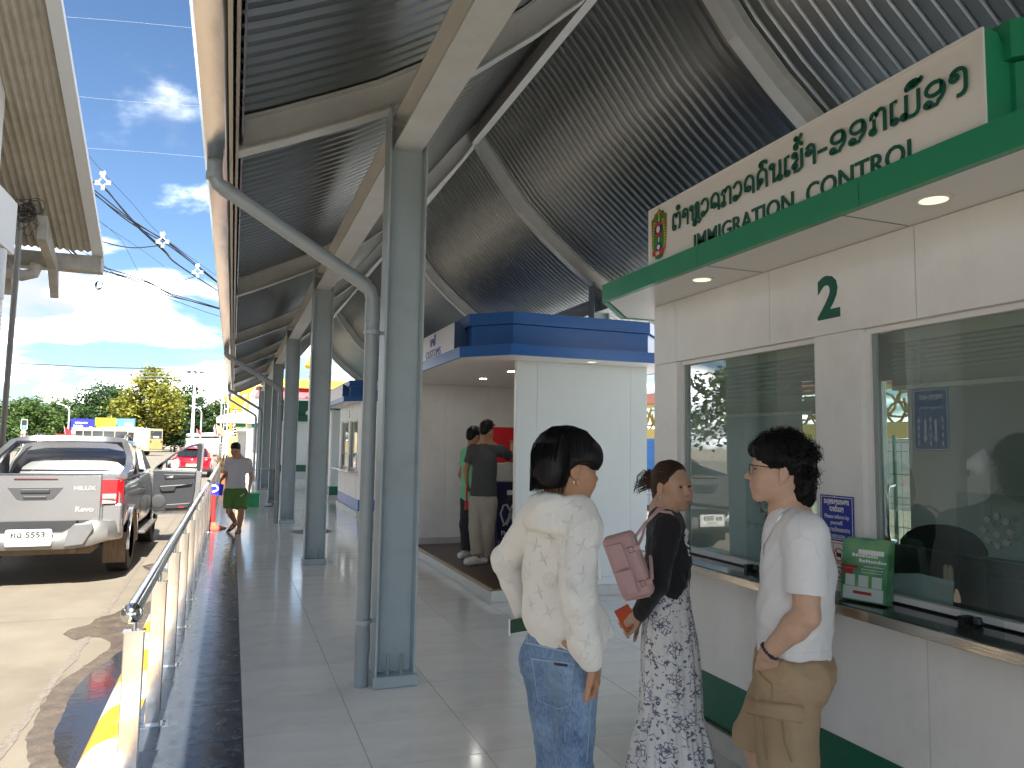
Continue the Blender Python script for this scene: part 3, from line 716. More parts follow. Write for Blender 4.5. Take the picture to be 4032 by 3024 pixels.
for a in ((1.2, 1.225, 1.0, 2.1), (2.425, 2.45, 1.0, 2.1), (1.8, 1.84, 1.0, 2.1)): m.box(xb-.04, xb+.004, *a)
f = m.build('window', M_wframe, imm); m = MB(); m.box(xb-.02, xb-.016, 1.225, 2.425, 1.0, 2.1); m.build('pane', M_glass, f)  # back window out of view, added to let light into the booth
# number and sign
m = MB(); mb_text(m, '2', .262, FX(2.499, 2.66, 2.205), extrude=.0015, sx=1.02, bold=.009); m.build('number', M_gletter, imm)
sg = wedge_sign(imm, 2.165, 1.575, 3.585, 2.612, 2.945, M_sign, M_green)
m = MB()
LT = 'ຕຳຫຼວດກວດຄົນເຂົ້າ-ອອກເມືອງ'
def laosub(s): return s.replace('ຳ', 'ໍາ')
Lw = 1.72/lao_len(laosub(LT), 1.0)
lao(m, laosub(LT), .086, .0125, FX(2.159, 3.335, 2.762), sx=Lw/.086, h3=.005)
mb_text(m, 'IMMIGRATION  CONTROL', .112, FX(2.161, 3.15, 2.610), extrude=.003, sx=1.0, bold=.001)
m.build('lettering', M_gletter, sg)
# the police emblem: shield, wheat, flag roundel, gear, ribbon
def emblem(parent, X, yc, zc, w, h):
    F = FX(X, yc, zc)
    def P(pts, nm, mm, z, thick=.0015):
        q = MB(); q.prism(pts, z, 'z', thick); q.v = [tuple(F @ Vector(v)) for v in q.v]; return q.build(nm, mm, parent)
    def S(k): return [(x*w/2*k, y*h/2*k) for x, y in ((0, 1), (.32, .86), (.6, .84), (.62, .78), (.75, .7), (1, .66), (.98, .1), (.95, -.3), (.78, -.62), (.6, -.78), (.5, -.96), (0, -1.02), (-.5, -.96), (-.6, -.78), (-.78, -.62), (-.95, -.3), (-.98, .1), (-1, .66), (-.75, .7), (-.62, .78), (-.6, .84), (-.32, .86))]
    P(S(1.04), 'emblem_border', mat('emblem_white', (.8, .8, .78), .4), 0)
    P(S(1.0), 'emblem_shield', mat('emblem_green', (.02, .22, .03), .4), .0017)
    RD = mat('emblem_red', (.55, .03, .02), .4); YL = mat('emblem_gold', (.7, .42, .05), .4); BL = mat('emblem_navy', (.02, .02, .16), .4); WH = MATS['emblem_white']
    q = MB(); M0 = F
    for s in (1, -1):
        ribbon(q, [(s*x*w/2, y*h/2) for x, y in ((.1, .88), (.36, .76), (.6, .72), (.68, .64), (.86, .56), (.86, .25))], .006, F, .0012, .0034)
    q.build('emblem_trim', RD, parent)
    for s in (1, -1):
        q = MB()
        pts = [(s*w/2*(.42+.4*math.sin(R_(20+a*1.0))*1.0), h/2*(.48-1.12*a/100)) for a in range(0, 101, 10)]
        for i, (x, y) in enumerate(pts):
            ribbon(q, [(x-.009, y+.004), (x+.009, y-.004)], .006, F, .0014, .0034); ribbon(q, [(x-.009, y-.006), (x+.009, y+.001)], .004, F, .0014, .0034)
        q.build('emblem_wheat', YL, parent)
    q = MB(); ribbon(q, [(0, h*.46), (0, h*.3)], .008, F, .0014, .0034); q.build('emblem_hilt', YL, parent)
    q = MB(); ribbon(q, [(0, h*.3), (0, -h*.42)], .007, F, .0012, .0034); q.build('emblem_sword', WH, parent)
    c = (0, h*.08); r = h*.16
    P([(c[0]+r*.85*math.cos(R_(a)), c[1]+r*math.sin(R_(a))) for a in range(0, 360, 20)], 'emblem_roundel', RD, .0048)
    P([(-r*.83, c[1]-r*.45), (r*.83, c[1]-r*.45), (r*.85, c[1]+r*.45), (-r*.85, c[1]+r*.45)], 'emblem_band', BL, .0064)
    P([(c[0]+r*.38*math.cos(R_(a)), c[1]+r*.42*math.sin(R_(a))) for a in range(0, 360, 30)], 'emblem_disc', WH, .008)
    P([((.11 if k % 2 else .085)*h*math.cos(R_(a)), -h*.27+(.11 if k % 2 else .085)*h*math.sin(R_(a))) for k, a in enumerate(range(0, 360, 15))], 'emblem_gear', BL, .0048)
    P([(.05*h*math.cos(R_(a)), -h*.27+.05*h*math.sin(R_(a))) for a in range(0, 360, 30)], 'emblem_hub', WH, .0064)
    P([(-w*.40, -h*.34), (-w*.26, -h*.32), (0, -h*.345), (w*.26, -h*.32), (w*.40, -h*.34), (w*.36, -h*.43), (w*.26, -h*.42), (0, -h*.445), (-w*.26, -h*.42), (-w*.36, -h*.43)], 'emblem_ribbon', RD, .008)
    q = MB(); lao(q, 'ປກສ' if 'ປ' in LAO else 'ພກສ', h*.06, .0028, F @ Matrix.Translation((-w*.15, -h*.42, 0)), .9, .001, .0097); q.build('emblem_letters', WH, parent)
LAO['ປ'] = (.66, [ring(.14, .86, .11), [(.2, .78), (.2, .1), (.28, .02), (.5, .02), (.6, .1), (.6, 1.05)]])
emblem(sg, 2.1635, 3.475, 2.785, .155, .285)
# things on and behind the counter
def notice(name, label, X, y0, y1, z0, z1, lines):
    m = MB(); m.box(X, X+.003, y0, y1, z0, z1); o = m.build(name, mat('notice_blue', (.012, .03, .32), .35), None); tag(o, label, 'notice')
    m = MB(); e = .006
    for a in ((y0+e, y1-e, z0+e, z0+e+.003), (y0+e, y1-e, z1-e-.003, z1-e), (y0+e, y0+e+.003, z0+e, z1-e), (y1-e-.003, y1-e, z0+e, z1-e)): m.box(X-.0006, X, *a)
    m.build('border', mat('print_white', (.8, .8, .8), .5), o)
    m = MB()
    for kind, txt, h, z in lines:
        if kind == 'lao': L_ = lao_len(txt, h, .72); lao(m, txt, h, h*.17, FX(X-.0004, (y0+y1)/2+L_/2, z), .72, .0006)
        else: mb_text(m, txt, h, FX(X-.0008, (y0+y1)/2, z), extrude=.0003, align='CENTER', sx=.86, bold=h*.012)
    m.build('lettering', MATS['print_white'], o); return o
notice('notice', 'blue notice on the pillar between the windows asking please inform by yourself', 2.4955, 2.472, 2.664, 1.208, 1.405,
       [('lao', 'ກະລຸນາແຈ້ງເອກະສານ', .019, 1.368), ('lao', 'ດ້ວຍຕົວເອງ', .019, 1.336), ('t', 'Please inform by', .0245, 1.305), ('t', 'yourself.', .0245, 1.279), ('t', 'กรุณาแจ้งเอกสาร', .025, 1.249), ('t', 'ด้วยตนเอง', .025, 1.221)])
# prohibition stickers below the notice
m = MB(); m.box(2.496, 2.4985, 2.505, 2.655, 1.035, 1.2); o = m.build('prohibition_sticker', M_wframe, None); tag(o, 'white and red no camera sticker on the pillar under the blue notice', 'sticker')
RD = mat('sticker_red', (.6, .03, .04), .45); q = MB()
for y, z, r in ((2.56, 1.15, .026), (2.62, 1.15, .026), (2.56, 1.075, .022), (2.62, 1.075, .022)):
    F = FX(2.4955, y, z); ribbon(q, arc(0, 0, r, r, 0, 360, 20), .005, F, .0004); ribbon(q, [(-r*.7, r*.7), (r*.7, -r*.7)], .005, F, .0004)
for y in (2.505, 2.59, 2.655): ribbon(q, [(2.58-y, 1.035-1.1), (2.58-y, .1)], .0025, FX(2.4955, 2.58, 1.1), .0003)
for z in (1.037, 1.112, 1.198): ribbon(q, [(-.075, z-1.1), (.075, z-1.1)], .0025, FX(2.4955, 2.58, 1.1), .0003)
q.build('prohibition_rings', RD, o)
q = MB()
for y in (2.56, 2.62): q.box(2.4949, 2.4953, y-.014, y+.014, 1.14, 1.158)
mb_text(q, 'NO CAMERA', .011, FX(2.4953, 2.62, 1.115), extrude=.0002); q.build('pictogram', M_black, o)
# brochure holder
t = thing('brochure_holder', 'clear acrylic holder full of green brochures on the steel counter', 'brochure holder', (2.42, 2.33, .992))
F = frame((2.372, 2.432, .996), (.28, -.96, 0), (.12, .035, .99))
def slab(mb, u0, u1, v0, v1, w0, w1, F): mb.add([F @ Vector(p) for p in ((u0, v0, w0), (u1, v0, w0), (u1, v1, w0), (u0, v1, w0), (u0, v0, w1), (u1, v0, w1), (u1, v1, w1), (u0, v1, w1))], [(0, 3, 2, 1), (4, 5, 6, 7), (0, 1, 5, 4), (1, 2, 6, 5), (2, 3, 7, 6), (3, 0, 4, 7)])
m = MB()
for a in ((-.004, .199, 0, .15, .004, .006), (-.004, .199, 0, .003, -.04, .004), (-.004, -.001, .0, .15, -.04, .004), (.196, .199, 0, .2, -.04, .004), (-.004, .199, 0, .2, -.043, -.04)): slab(m, *a, F)
m.build('acrylic_case', M_clear, t)
def brochmat():
    m = bpy.data.materials.new('brochure_print'); m.use_nodes = True; tt = m.node_tree; n = tt.nodes; l = tt.links; p = n['Principled BSDF']
    tcn = n.new('ShaderNodeTexCoord'); nz = n.new('ShaderNodeTexNoise'); nz.inputs['Scale'].default_value = 9; l.new(tcn.outputs['Object'], nz.inputs['Vector'])
    r = n.new('ShaderNodeValToRGB'); e = r.color_ramp.elements; e[0].position = .35; e[0].color = (.05, .22, .08, 1); e[1].position = .65; e[1].color = (.25, .48, .16, 1); q = e.new(.5); q.color = (.16, .36, .22, 1)
    l.new(nz.outputs['Fac'], r.inputs[0]); l.new(r.outputs[0], p.inputs['Base Color']); p.inputs['Roughness'].default_value = .35; return m
BM = brochmat()
for i, (dw, dv, du) in enumerate(((.001, 0, 0), (-.006, .022, .004), (-.012, .012, .012), (-.019, .03, .02), (-.026, .008, .026), (-.033, .025, .03))):
    m = MB(); slab(m, .002+du*.4, .19+du*.25, .004, .225+dv, dw-.003, dw, F); b_ = m.build('brochure', BM, t)
    if i == 0:
        q = MB()
        for u, v, w_, h_ in ((.012, .008, .165, .05), (.02, .06, .04, .045), (.075, .06, .04, .045), (.13, .06, .04, .045)): slab(q, u, u+w_, v, v+h_, .0011, .0015, F)
        slab(q, .07, .175, .19, .208, .0011, .0014, F)
        q.build('white_print', MATS['print_white'], b_)
        q = MB(); slab(q, .0, .07, .13, .142, .0011, .0016, F); slab(q, .01, .05, .105, .127, .0011, .0016, F); slab(q, .055, .13, .03, .042, .0016, .002, F); q.build('red_print', RD, b_)
        q = MB()
        for v, u0, u1, hh in ((.178, .045, .15, .013), (.158, .075, .185, .013), (.14, .095, .175, .006), (.128, .085, .175, .005), (.117, .085, .165, .005)):
            u = u0; rr = random.Random(int(v*1000))
            while u < u1: ww = rr.uniform(.005, .012); slab(q, u, min(u+ww, u1), v, v+hh*rr.uniform(.6, 1), .0011, .0015, F); u += ww+.003
        q.build('lettering', MATS['print_white'], b_)
# acrylic speaking shields with their ring of holes
def shield(y0, y1, z0, z1, X, cy, cz, label):
    m = MB(); m.box(X, X+.004, y0, y1, z0, z1); o = m.build('speech_shield', M_clear, None); tag(o, label, 'acrylic shield')
    for k in range(9):
        a = R_(90+k*45); y, z = (cy+.048*math.cos(a), cz+.05*math.sin(a)) if k < 8 else (cy, cz-.012)
        m = MB(); m.lathe([(.0075, -.003), (.0115, -.003), (.0115, .007), (.0075, .007)], (X, y, z), 12, 'x'); m.build('speech_hole', mat('hole_edge', (.16, .19, .18), .25), o, smooth=True)
    m = MB(); m.lathe([(0, -.022), (.007, -.02), (.007, -.004), (.015, -.003), (.015, 0), (0, 0)], (X, cy-.002, cz+.022), 12, 'x'); m.build('fixing_knob', M_clear, o, smooth=True)
    m = MB(); m.box(X-.012, X+.008, y0-.02, y1-.03, z0-.006, z0+.012)
    for i in range(6): y = y0+(y1-y0)*(i+.5)/6; m.box(X-.015, X-.011, y-.012, y+.012, z0-.012, z0+.016)
    m.build('hinge_strip', M_clear, o)
    m = MB(); m.box(X-.02, X+.03, y1-.03, y1-.005, .9925, 1.02); m.lathe([(.012, 0), (.018, .01), (.012, .03), (0, .03)], (X+.01, y1-.06, .993), 10); m.build('shield_foot', M_black, o)
    m = MB(); m.box(X+.0005, X+.0045, y1-.16, y1-.001, .993, z0-.007); m.build('side_leaf', M_clear, o)
shield(1.5, 1.975, 1.222, 1.46, 2.478, 1.824, 1.335, 'acrylic shield with a ring of holes before the right-hand window of booth 2')
shield(2.78, 3.16, 1.222, 1.47, 2.478, 3.02, 1.335, 'acrylic shield with a ring of holes before the left-hand window of booth 2')
def monitor(x, y, z, w, h, label, rz):
    t = thing('monitor', label, 'monitor', (x, y, z), rz)
    m = MB(); m.box(-.02, .02, -w/2, w/2, 0, h); m.build('casing', M_black, t, bevel=.008, local=True)
    m = MB(); m.prism([(-w*.3, .03), (w*.3, .03), (w*.2, h-.06), (-w*.2, h-.06)], -.05, 'x', .03); m.build('back_bulge', mat('black_plastic_rough', (.022, .023, .025), .6), t, bevel=.008, local=True)
    m = MB(); m.box(-.05, .0, -.03, .03, -.1, .06); m.box(-.1, .08, -.1, .1, -.112, -.1); m.build('stand', M_black, t, local=True)
    return t
monitor(2.74, 1.92, .875, .50, .33, 'black computer monitor seen from behind in the right-hand window', R_(8))
monitor(2.75, 3.02, .875, .34, .30, 'black computer monitor seen from behind in the left-hand window', R_(-6))
m = MB(); m.box(2.70, 2.72, 2.12, 2.62, .76, 1.205); o = m.build('document_cabinet', M_black, None, bevel=.01); tag(o, 'black document cabinet behind the glass beside the notice pillar', 'cabinet')
m = MB(); m.add([(2.612, 2.415, 1.015), (2.62, 2.12, 1.015), (2.63, 2.12, 1.105), (2.622, 2.27, 1.112), (2.625, 2.415, 1.088)], [(0, 1, 2, 3, 4)])
m.add([(2.616, 2.415, 1.015), (2.624, 2.12, 1.015), (2.634, 2.12, 1.105), (2.626, 2.27, 1.112), (2.629, 2.415, 1.088)], [(4, 3, 2, 1, 0)])
o = m.build('paper_sheet', mat('paper', (.62, .7, .76), .7), None); tag(o, 'pale sheet of paper leaning inside the right-hand window', 'paper')
q = MB()
for dy in (0, .02): q.prism([(2.13+dy, 1.05), (2.147+dy, 1.05), (2.147+dy, 1.15), (2.1385+dy, 1.165), (2.13+dy, 1.15)], 2.636, 'x', .008)
o = q.build('paper_clamp', mat('light_wood', (.62, .5, .36), .6), None); tag(o, 'pair of wooden clamps standing behind the pale paper sheet', 'clamp')
# office chair
t = thing('office_chair', 'black office chair with a round mesh back inside the immigration booth', 'chair', (3.3, 2.75, .12))
m = MB(); rg = []
for k in range(9):
    a = -1+2*k/8; rg.append([(3.3+.05*math.cos(a*1.2), 2.75+.24*math.sin(a*1.25), .60), (3.3+.05*math.cos(a*1.2), 2.75+.24*math.sin(a*1.25), 1.24-.1*a*a), (3.33+.05*math.cos(a*1.2), 2.75+.25*math.sin(a*1.25), 1.24-.1*a*a), (3.33+.05*math.cos(a*1.2), 2.75+.25*math.sin(a*1.25), .60)])
m.loft(rg); m.build('backrest', mat('mesh_fabric', (.03, .03, .032), .8), t, smooth=40)
m = MB(); m.box(3.06, 3.5, 2.52, 2.98, .5, .57); m.build('seat', MATS['mesh_fabric'], t, bevel=.02)
m = MB(); m.lathe([(.25, .12), (.25, .15), (.03, .18), (.03, .5), (0, .5)], (3.28, 2.75, 0), 10); m.build('stand', M_black, t)
m = MB(); mm = Matrix.Translation((2.70, 2.62, 1.255)) @ Matrix.Rotation(R_(28), 4, 'X')
m.box(-.03, .03, -.14, .1, -.008, .008, mm); m.box(-.03, .03, -.12, .11, .009, .016, mm); m.box(-.028, .028, -.13, .09, .017, .024, mm)
o = m.build('folder_stack', mat('folder_print', (.55, .2, .08), .5, var=.5, vscale=25), None); tag(o, 'red and yellow folders leaning on the black cabinet behind the glass', 'folders')

# ---------------- customs booth with the open alcove
ya, yb = 7.27, 12.4
cus = thing('customs_booth', 'white customs booth with a blue roof edge and an open alcove with a brown floor', 'booth', (2.5, 9, 0))
roof(cus, 2.53, 4.36, ya, yb, M_blue, lights=((3.155, 9.52), (3.15, 8.41)), lit=True)
for x, y in ((3.55, 7.04),):
    mb = MB(); mb.lathe([(.05, 2.4995), (.068, 2.4985), (.072, 2.5), (.072, 2.506), (.05, 2.506)], (x, y, 0), 24); o = mb.build('downlight', M_rim, cus, smooth=40)
    mb = MB(); mb.lathe([(0, 2.4988), (.0495, 2.4988), (.0495, 2.5025), (0, 2.5025)], (x, y, 0), 24); mb.build('lamp_glass', M_off, o)
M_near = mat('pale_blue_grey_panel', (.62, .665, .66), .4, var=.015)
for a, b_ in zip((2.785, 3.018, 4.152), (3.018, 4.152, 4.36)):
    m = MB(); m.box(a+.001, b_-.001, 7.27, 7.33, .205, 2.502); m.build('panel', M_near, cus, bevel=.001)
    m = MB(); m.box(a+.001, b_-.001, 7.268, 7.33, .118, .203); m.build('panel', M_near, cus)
m = MB(); m.box(2.783, 2.787, 7.272, 7.34, .12, 2.502); m.build('panel_edge', M_wframe, cus)
m = MB(); m.box(2.535, 4.36, 7.262, 7.274, .001, .116); m.box(2.79, 4.36, 7.274, 7.34, .1005, .116); m.build('plinth', M_skirt, cus, bevel=.004)
for a, b_ in zip((2.53, 3.02, 3.7), (3.02, 3.7, 4.30)):
    m = MB(); m.box(a+.001, b_-.001, 10.85, 10.9, .22, 2.502); m.build('panel', M_white, cus, bevel=.001)
    m = MB(); m.box(a+.001, b_-.001, 10.846, 10.9, .125, .219); m.build('skirting', mat('skirting_grey', (.55, .53, .51), .4, var=.05), cus)
m = MB(); m.box(4.30, 4.36, 7.331, 10.9, 0, 2.502); m.build('side_wall', M_white, cus)
m = MB(); m.box(2.53, 4.36, 10.902, 12.4, 0, 2.502); m.build('store_wall', M_white, cus)
m = MB(); m.box(2.535, 4.3, 7.275, 10.85, .001, .1); m.build('step', M_skirt, cus, bevel=.004)
m = MB(); m.box(2.582, 4.3, 7.335, 10.845, .1, .1245)
m.build('alcove_floor', mat('brown_laminate', (.085, .05, .038), .35, var=.25, vscale=6, stretch=(8, 1, 1)), cus)
m = MB(); m.box(2.556, 2.584, 7.28, 10.85, .1, .127); m.box(2.556, 2.79, 7.28, 7.308, .1, .1265); m.build('step_edging', mat('wood_trim', (.33, .23, .12), .4), cus)
m = MB(); m.box(2.80, 2.935, 10.838, 10.846, 1.5, 1.575); sw = m.build('light_switch', M_wframe, cus, bevel=.003); m = MB(); m.box(2.855, 2.885, 10.83, 10.8375, 1.515, 1.56); m.build('rocker', M_wframe, sw, bevel=.002)
sg = wedge_sign(cus, 2.15, 7.49, 9.75, 2.612, 2.905, M_bsign, mat('navy_side', (.014, .045, .13), .35), rim=False)
m = MB(); lao(m, 'ພາສີ', .085, .016, FX(2.148, 8.5, 2.745), 1.25, .003); mb_text(m, 'CUSTOMS', .125, FX(2.1475, 8.70, 2.618), extrude=.0015, sx=1.2); m.build('lettering', M_bletter, sg)
# payment machine in the alcove
mc = thing('payment_machine', 'dark blue payment machine with a white loop logo and a red top in the alcove', 'machine', (3.62, 9.75, .1245))
M_navy = mat('machine_navy', (.008, .008, .07), .25, coat=.3)
m = MB(); m.box(3.39, 3.95, 9.56, 10.2, .126, 1.1); m.build('cabinet', M_navy, mc, bevel=.012)
m = MB(); m.box(3.375, 3.389, 9.58, 10.22, .126, 1.08); m.build('purple_side', mat('machine_purple', (.11, .09, .15), .3), mc)
m = MB(); m.box(3.951, 3.965, 9.56, 10.2, .126, 1.3); m.build('red_side', mat('machine_red', (.5, .012, .02), .3), mc)
m = MB(); m.box(3.40, 3.94, 9.62, 10.2, 1.101, 1.36); m.build('keyboard_shelf', mat('machine_white', (.68, .66, .62), .4), mc, bevel=.02)
m = MB(); m.prism([(9.66, 1.36), (10.2, 1.36), (10.2, 1.86), (9.98, 1.86)], 3.40, 'x', .54); m.build('screen_head', MATS['machine_red'], mc, bevel=.015)
m = MB(); m.add([(3.45, 9.70, 1.42), (3.89, 9.70, 1.42), (3.89, 9.93, 1.75), (3.45, 9.93, 1.75)], [(0, 1, 2, 3)]); m.build('screen', mat('screen_dark', (.01, .012, .03), .1), mc)
F = frame((3.39, 9.556, .126), (1, 0, 0), (0, 0, 1))
m = MB()
for pts in ([(.21, .52), (.15, .40), (.10, .43), (.06, .55), (.10, .66), (.15, .67), (.20, .58), (.24, .46), (.28, .38)], [(.26, .70), (.22, .64), (.18, .5), (.14, .42), (.10, .39)]): ribbon(m, pts, .026, F, .002)
m.build('loop_logo', mat('logo_silver', (.62, .64, .66), .3, metal=.4), mc)
m = MB(); mb_text(m, 'FinLink', .085, F @ Matrix.Translation((.07, .26, .0012)), extrude=.001, bold=.002)
for i in range(14): slab(m, .075+i*.016, .087+i*.016, .225, .233, .0005, .001, F)
m.build('lettering', MATS['print_white'], mc)
m = MB()
for i, (u, v) in enumerate(((.03, .2), (.08, .12), (.12, .17), (.16, .1), (.2, .15), (.25, .08), (.3, .14))): ribbon(m, [(u, .0), (u, v*.7), (u+.02, v)], .006, F, .0012)
m.build('circuit_lines', mat('circuit_print', (.45, .45, .52), .4), mc)
m = MB()
for u in (.15, .29): slab(m, u, u+.09, .80, .865, 0, .0015, F)
m.build('slot_label', MATS['print_white'], mc)
m = MB()
for u in (.155, .295): slab(m, u, u+.07, .72, .785, 0, .004, F)
m.build('card_slot', M_black, mc)
m = MB(); m.box(3.52, 3.62, 9.60, 9.64, 1.25, 1.37); m.box(3.74, 3.9, 9.58, 9.72, 1.10, 1.16); m.build('card_reader', MATS['machine_white'], mc, bevel=.006)

# ---------------- the farther booths
def far_booth(ya, yb, m_roof, m_str, label, num, xa=2.6):
    t = thing('booth', label, 'booth', (xa, (ya+yb)/2, 0), group='staffed booths farther along the platform')
    roof(t, xa, 4.36, ya, yb, m_roof, lights=((xa-.2, (ya+yb)/2-.7), (xa-.2, (ya+yb)/2+.7)))
    mid = (ya+yb)/2; w = ((mid-1.3, mid-.12), (mid+.12, mid+1.3))
    m = MB(); m.box(xa, xa+.04, ya, yb, ZH, 2.502); m.box(xa, xa+.04, ya, yb, .375, .955)
    for a, b_ in ((ya, w[0][0]), (w[0][1], w[1][0]), (w[1][1], yb)): m.box(xa, xa+.04, a, b_, .955, ZH)
    m.build('front_wall', M_white, t)
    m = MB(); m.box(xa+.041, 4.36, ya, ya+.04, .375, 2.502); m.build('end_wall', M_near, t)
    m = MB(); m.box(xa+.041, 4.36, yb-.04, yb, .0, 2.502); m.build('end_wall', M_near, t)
    m = MB(); m.box(xa-.002, 4.36, ya-.003, yb+.003, .13, .374); m.build('stripe', m_str, t)
    m = MB(); m.box(xa-.03, 4.37, ya-.02, yb+.02, .001, .125); m.build('plinth', M_skirt, t)
    m = MB(); m.box(xa-.21, xa+.1, mid-1.45, mid+1.45, .951, .99); m.build('counter', M_counter, t, bevel=.004)
    for a, b_ in w: window(t, a, b_, ZS, ZH, X=xa)
    for i in range(4):
        y = ya+(yb-ya)*(i+.5)/4.; q = MB(); q.box(xa-.001, xa+.001, y-.003, y+.003, ZH, 2.5); q.box(xa-.001, xa+.001, y-.003, y+.003, .376, .95); q.build('panel_joint', MATS['joint'], t)
    m = MB(); m.box(4.32, 4.36, ya+.04, mid-1.2, 0, 2.5); m.box(4.32, 4.36, mid+1.2, yb-.04, 0, 2.5); m.box(4.32, 4.36, mid-1.2, mid+1.2, 0, 1.0); m.build('back_wall', M_inner, t)
    if num: m = MB(); mb_text(m, num, .26, FX(xa-.002, mid+.06, 2.2), extrude=.001, bold=.006); m.build('number', mat('navy_number', (.02, .03, .12), .4), t)
    wedge_sign(t, xa-.35, mid-1.2, mid+1.2, 2.612, 2.905, M_bsign if m_roof is M_blue else M_sign, m_roof, rim=False)
    for y in (mid-.4, mid+.75):
        q = MB(); q.box(xa-.04, xa-.03, y-.05, y+.05, .992, 1.32); q.build('screen_back', M_black, t)
    return t
far_booth(16.3, 19.6, M_blue, mat('blue_stripe', (.012, .09, .42), .3), 'far white booth with blue roof edge, blue skirting and the number 5', '5')
far_booth(21.4, 25.2, M_green, MATS['green_stripe'], 'farther white booth with green roof edge behind the blue-edged number 5 booth', '')
# white and green pavilion closing the platform
t = thing('pavilion', 'white pavilion with dark green bands closing the far end of the platform', 'building', (3, 33.5, 0))
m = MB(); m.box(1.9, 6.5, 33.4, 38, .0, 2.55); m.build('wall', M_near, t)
m = MB(); m.box(1.88, 6.52, 33.38, 38.02, .33, .62); m.box(1.6, 6.8, 33.1, 38.3, 2.5, 2.72); m.build('green_band', M_dgreen, t)
m = MB(); m.box(1.75, 6.65, 33.25, 38.15, 2.73, 3.4); m.build('green_parapet', M_dgreen, t)
m = MB(); m.box(1.85, 6.55, 33.35, 38.05, 0.001, .32); m.build('plinth', M_skirt, t)
# ---------------------------------------------------------------- vehicles
M_glassdark = mat('car_glass', (.012, .016, .018), .04, spec=.7, coat=.5)
M_silver = mat('silver_paint', (.27, .27, .275), .24, metal=.75, coat=.6, var=.03, vscale=2)
M_trim = mat('black_trim', (.025, .026, .028), .45)
M_under = mat('dusty_underbody', (.17, .12, .075), .9, var=.3, vscale=6)
M_red_l = mat('tail_lens_red', (.42, .008, .012), .12, coat=.6)
M_clr_l = mat('tail_lens_clear', (.45, .40, .34), .15, coat=.6)
M_tyre = mat('tyre', (.03, .027, .024), .8, var=.3, vscale=14)
M_dusty = mat('dusty_tyre_side', (.09, .068, .048), .85, var=.3, vscale=9)
M_alloy = mat('alloy', (.3, .28, .26), .4, metal=.6)
M_grey_in = mat('door_lining', (.022, .025, .029), .5, var=.1, vscale=12)
def rrect(x0, x1, z0, z1, r, n=5):
    pts = []
    for cx, cz, a in ((x1-r, z0+r, -90), (x1-r, z1-r, 0), (x0+r, z1-r, 90), (x0+r, z0+r, 180)):
        for k in range(n+1): t = R_(a+90*k/n); pts.append((cx+r*math.cos(t), cz+r*math.sin(t)))
    return pts
def wheel(t, x, y, r, w, out, spokes=6):
    """axle along x; out = +1/-1 the outer side"""
    m = MB(); p = [(r*.62, -w/2), (r*.78, -w/2-.004), (r*.95, -w/2+.012), (r, -w/2+.035), (r, w/2-.035), (r*.95, w/2-.012), (r*.78, w/2+.004), (r*.62, w/2)]
    m.lathe(p, (x, y, r), 40, 'x')
    o = m.build('wheel', M_tyre, t, smooth=35, local=True)
    m = MB()
    for k in (-.3, -.1, .1, .3): m.lathe([(r+.0005, k*w-.006), (r+.003, k*w-.006), (r+.003, k*w-.002), (r+.0005, k*w-.002)], (x, y, r), 40, 'x')
    for k in range(44):
        a = 2*math.pi*k/44; mm = Matrix.Translation((x, y, r)) @ Matrix.Rotation(a, 4, 'X')
        for s in (-1, 1): m.box(s*w*.32-w*.16, s*w*.32+w*.16, -.012, .012, r-.002, r+.004, mm)
    m.build('tread', M_tyre, o, local=True)
    m = MB(); s = out; m.lathe([(r*.62, s*w*.5), (r*.60, s*w*.46), (r*.56, s*w*.25), (0, s*w*.25)], (x, y, r), 32, 'x'); m.build('rim', M_dusty, o, smooth=40, local=True)
    m = MB()
    for k in range(spokes):
        a = 2*math.pi*k/spokes; mm = Matrix.Translation((x, y, r)) @ Matrix.Rotation(a, 4, 'X')
        xs = sorted((s*w*.3, s*w*.44)); m.box(xs[0], xs[1], -.035, .035, .04, r*.6, mm)
    m.lathe([(.06, s*w*.28), (.06, s*w*.46), (0, s*w*.47)], (x, y, r), 12, 'x'); m.build('spokes', M_alloy, o, smooth=40, local=True)
    return o
def section(w, z0, z1, k=.06, top_in=.03, belly=.02, n=4):
    """half-symmetric body cross-section (x,z)"""
    right = [(w-.10, z0), (w-.03, z0+.03), (w-.008, z0+.1), (w, z0+(z1-z0)*.45), (w-.004, z0+(z1-z0)*.72), (w-top_in, z1-k), (w-top_in-.02, z1-k*.35), (w-top_in-.06, z1)]
    return right+[(-x, z) for x, z in right[::-1]]

# ---------------- the silver pickup, tail towards us
pk = thing('pickup_truck', 'silver pickup truck parked at the kerb with its front right door open', 'pickup truck', (-2.165, 11.5, -.17))
# bed
m = MB(); ys = [-1.16, -1.12, -.6, 0, .5, .92]
m.loft([[(x, y, z) for x, z in section(.90 if y < -1.13 else .918, .62, 1.235, k=.05, top_in=.03)] for y in ys])
bed = m.build('bed', M_silver, pk, smooth=35, local=True)
# cut look of wheel arches: dark arch panels with flares
for yy_ in (0., 3.085):
    for s in (-1, 1):
        m = MB(); pts = []
        for k in range(13):
            a = R_(-8+196*k/12); pts.append((math.cos(a), math.sin(a)))
        r0, r1 = .425, .475
        m.loft([[(s*.91, yy_+c*r0, .40+sn*r0), (s*.945, yy_+c*r0, .40+sn*r0), (s*.945, yy_+c*r1, .40+sn*r1), (s*.91, yy_+c*r1, .40+sn*r1)] for c, sn in pts])
        m.build('wheel_arch_flare', M_silver, pk, smooth=40, local=True)
        m = MB(); m.prism([(yy_+.43*math.cos(R_(a)), .42+.43*math.sin(R_(a))) for a in range(0, 181, 15)]+[(yy_-.43, .30), (yy_+.43, .30)], s*.9195-.002, 'x', .004); m.build('wheel_well', M_under, pk, local=True)
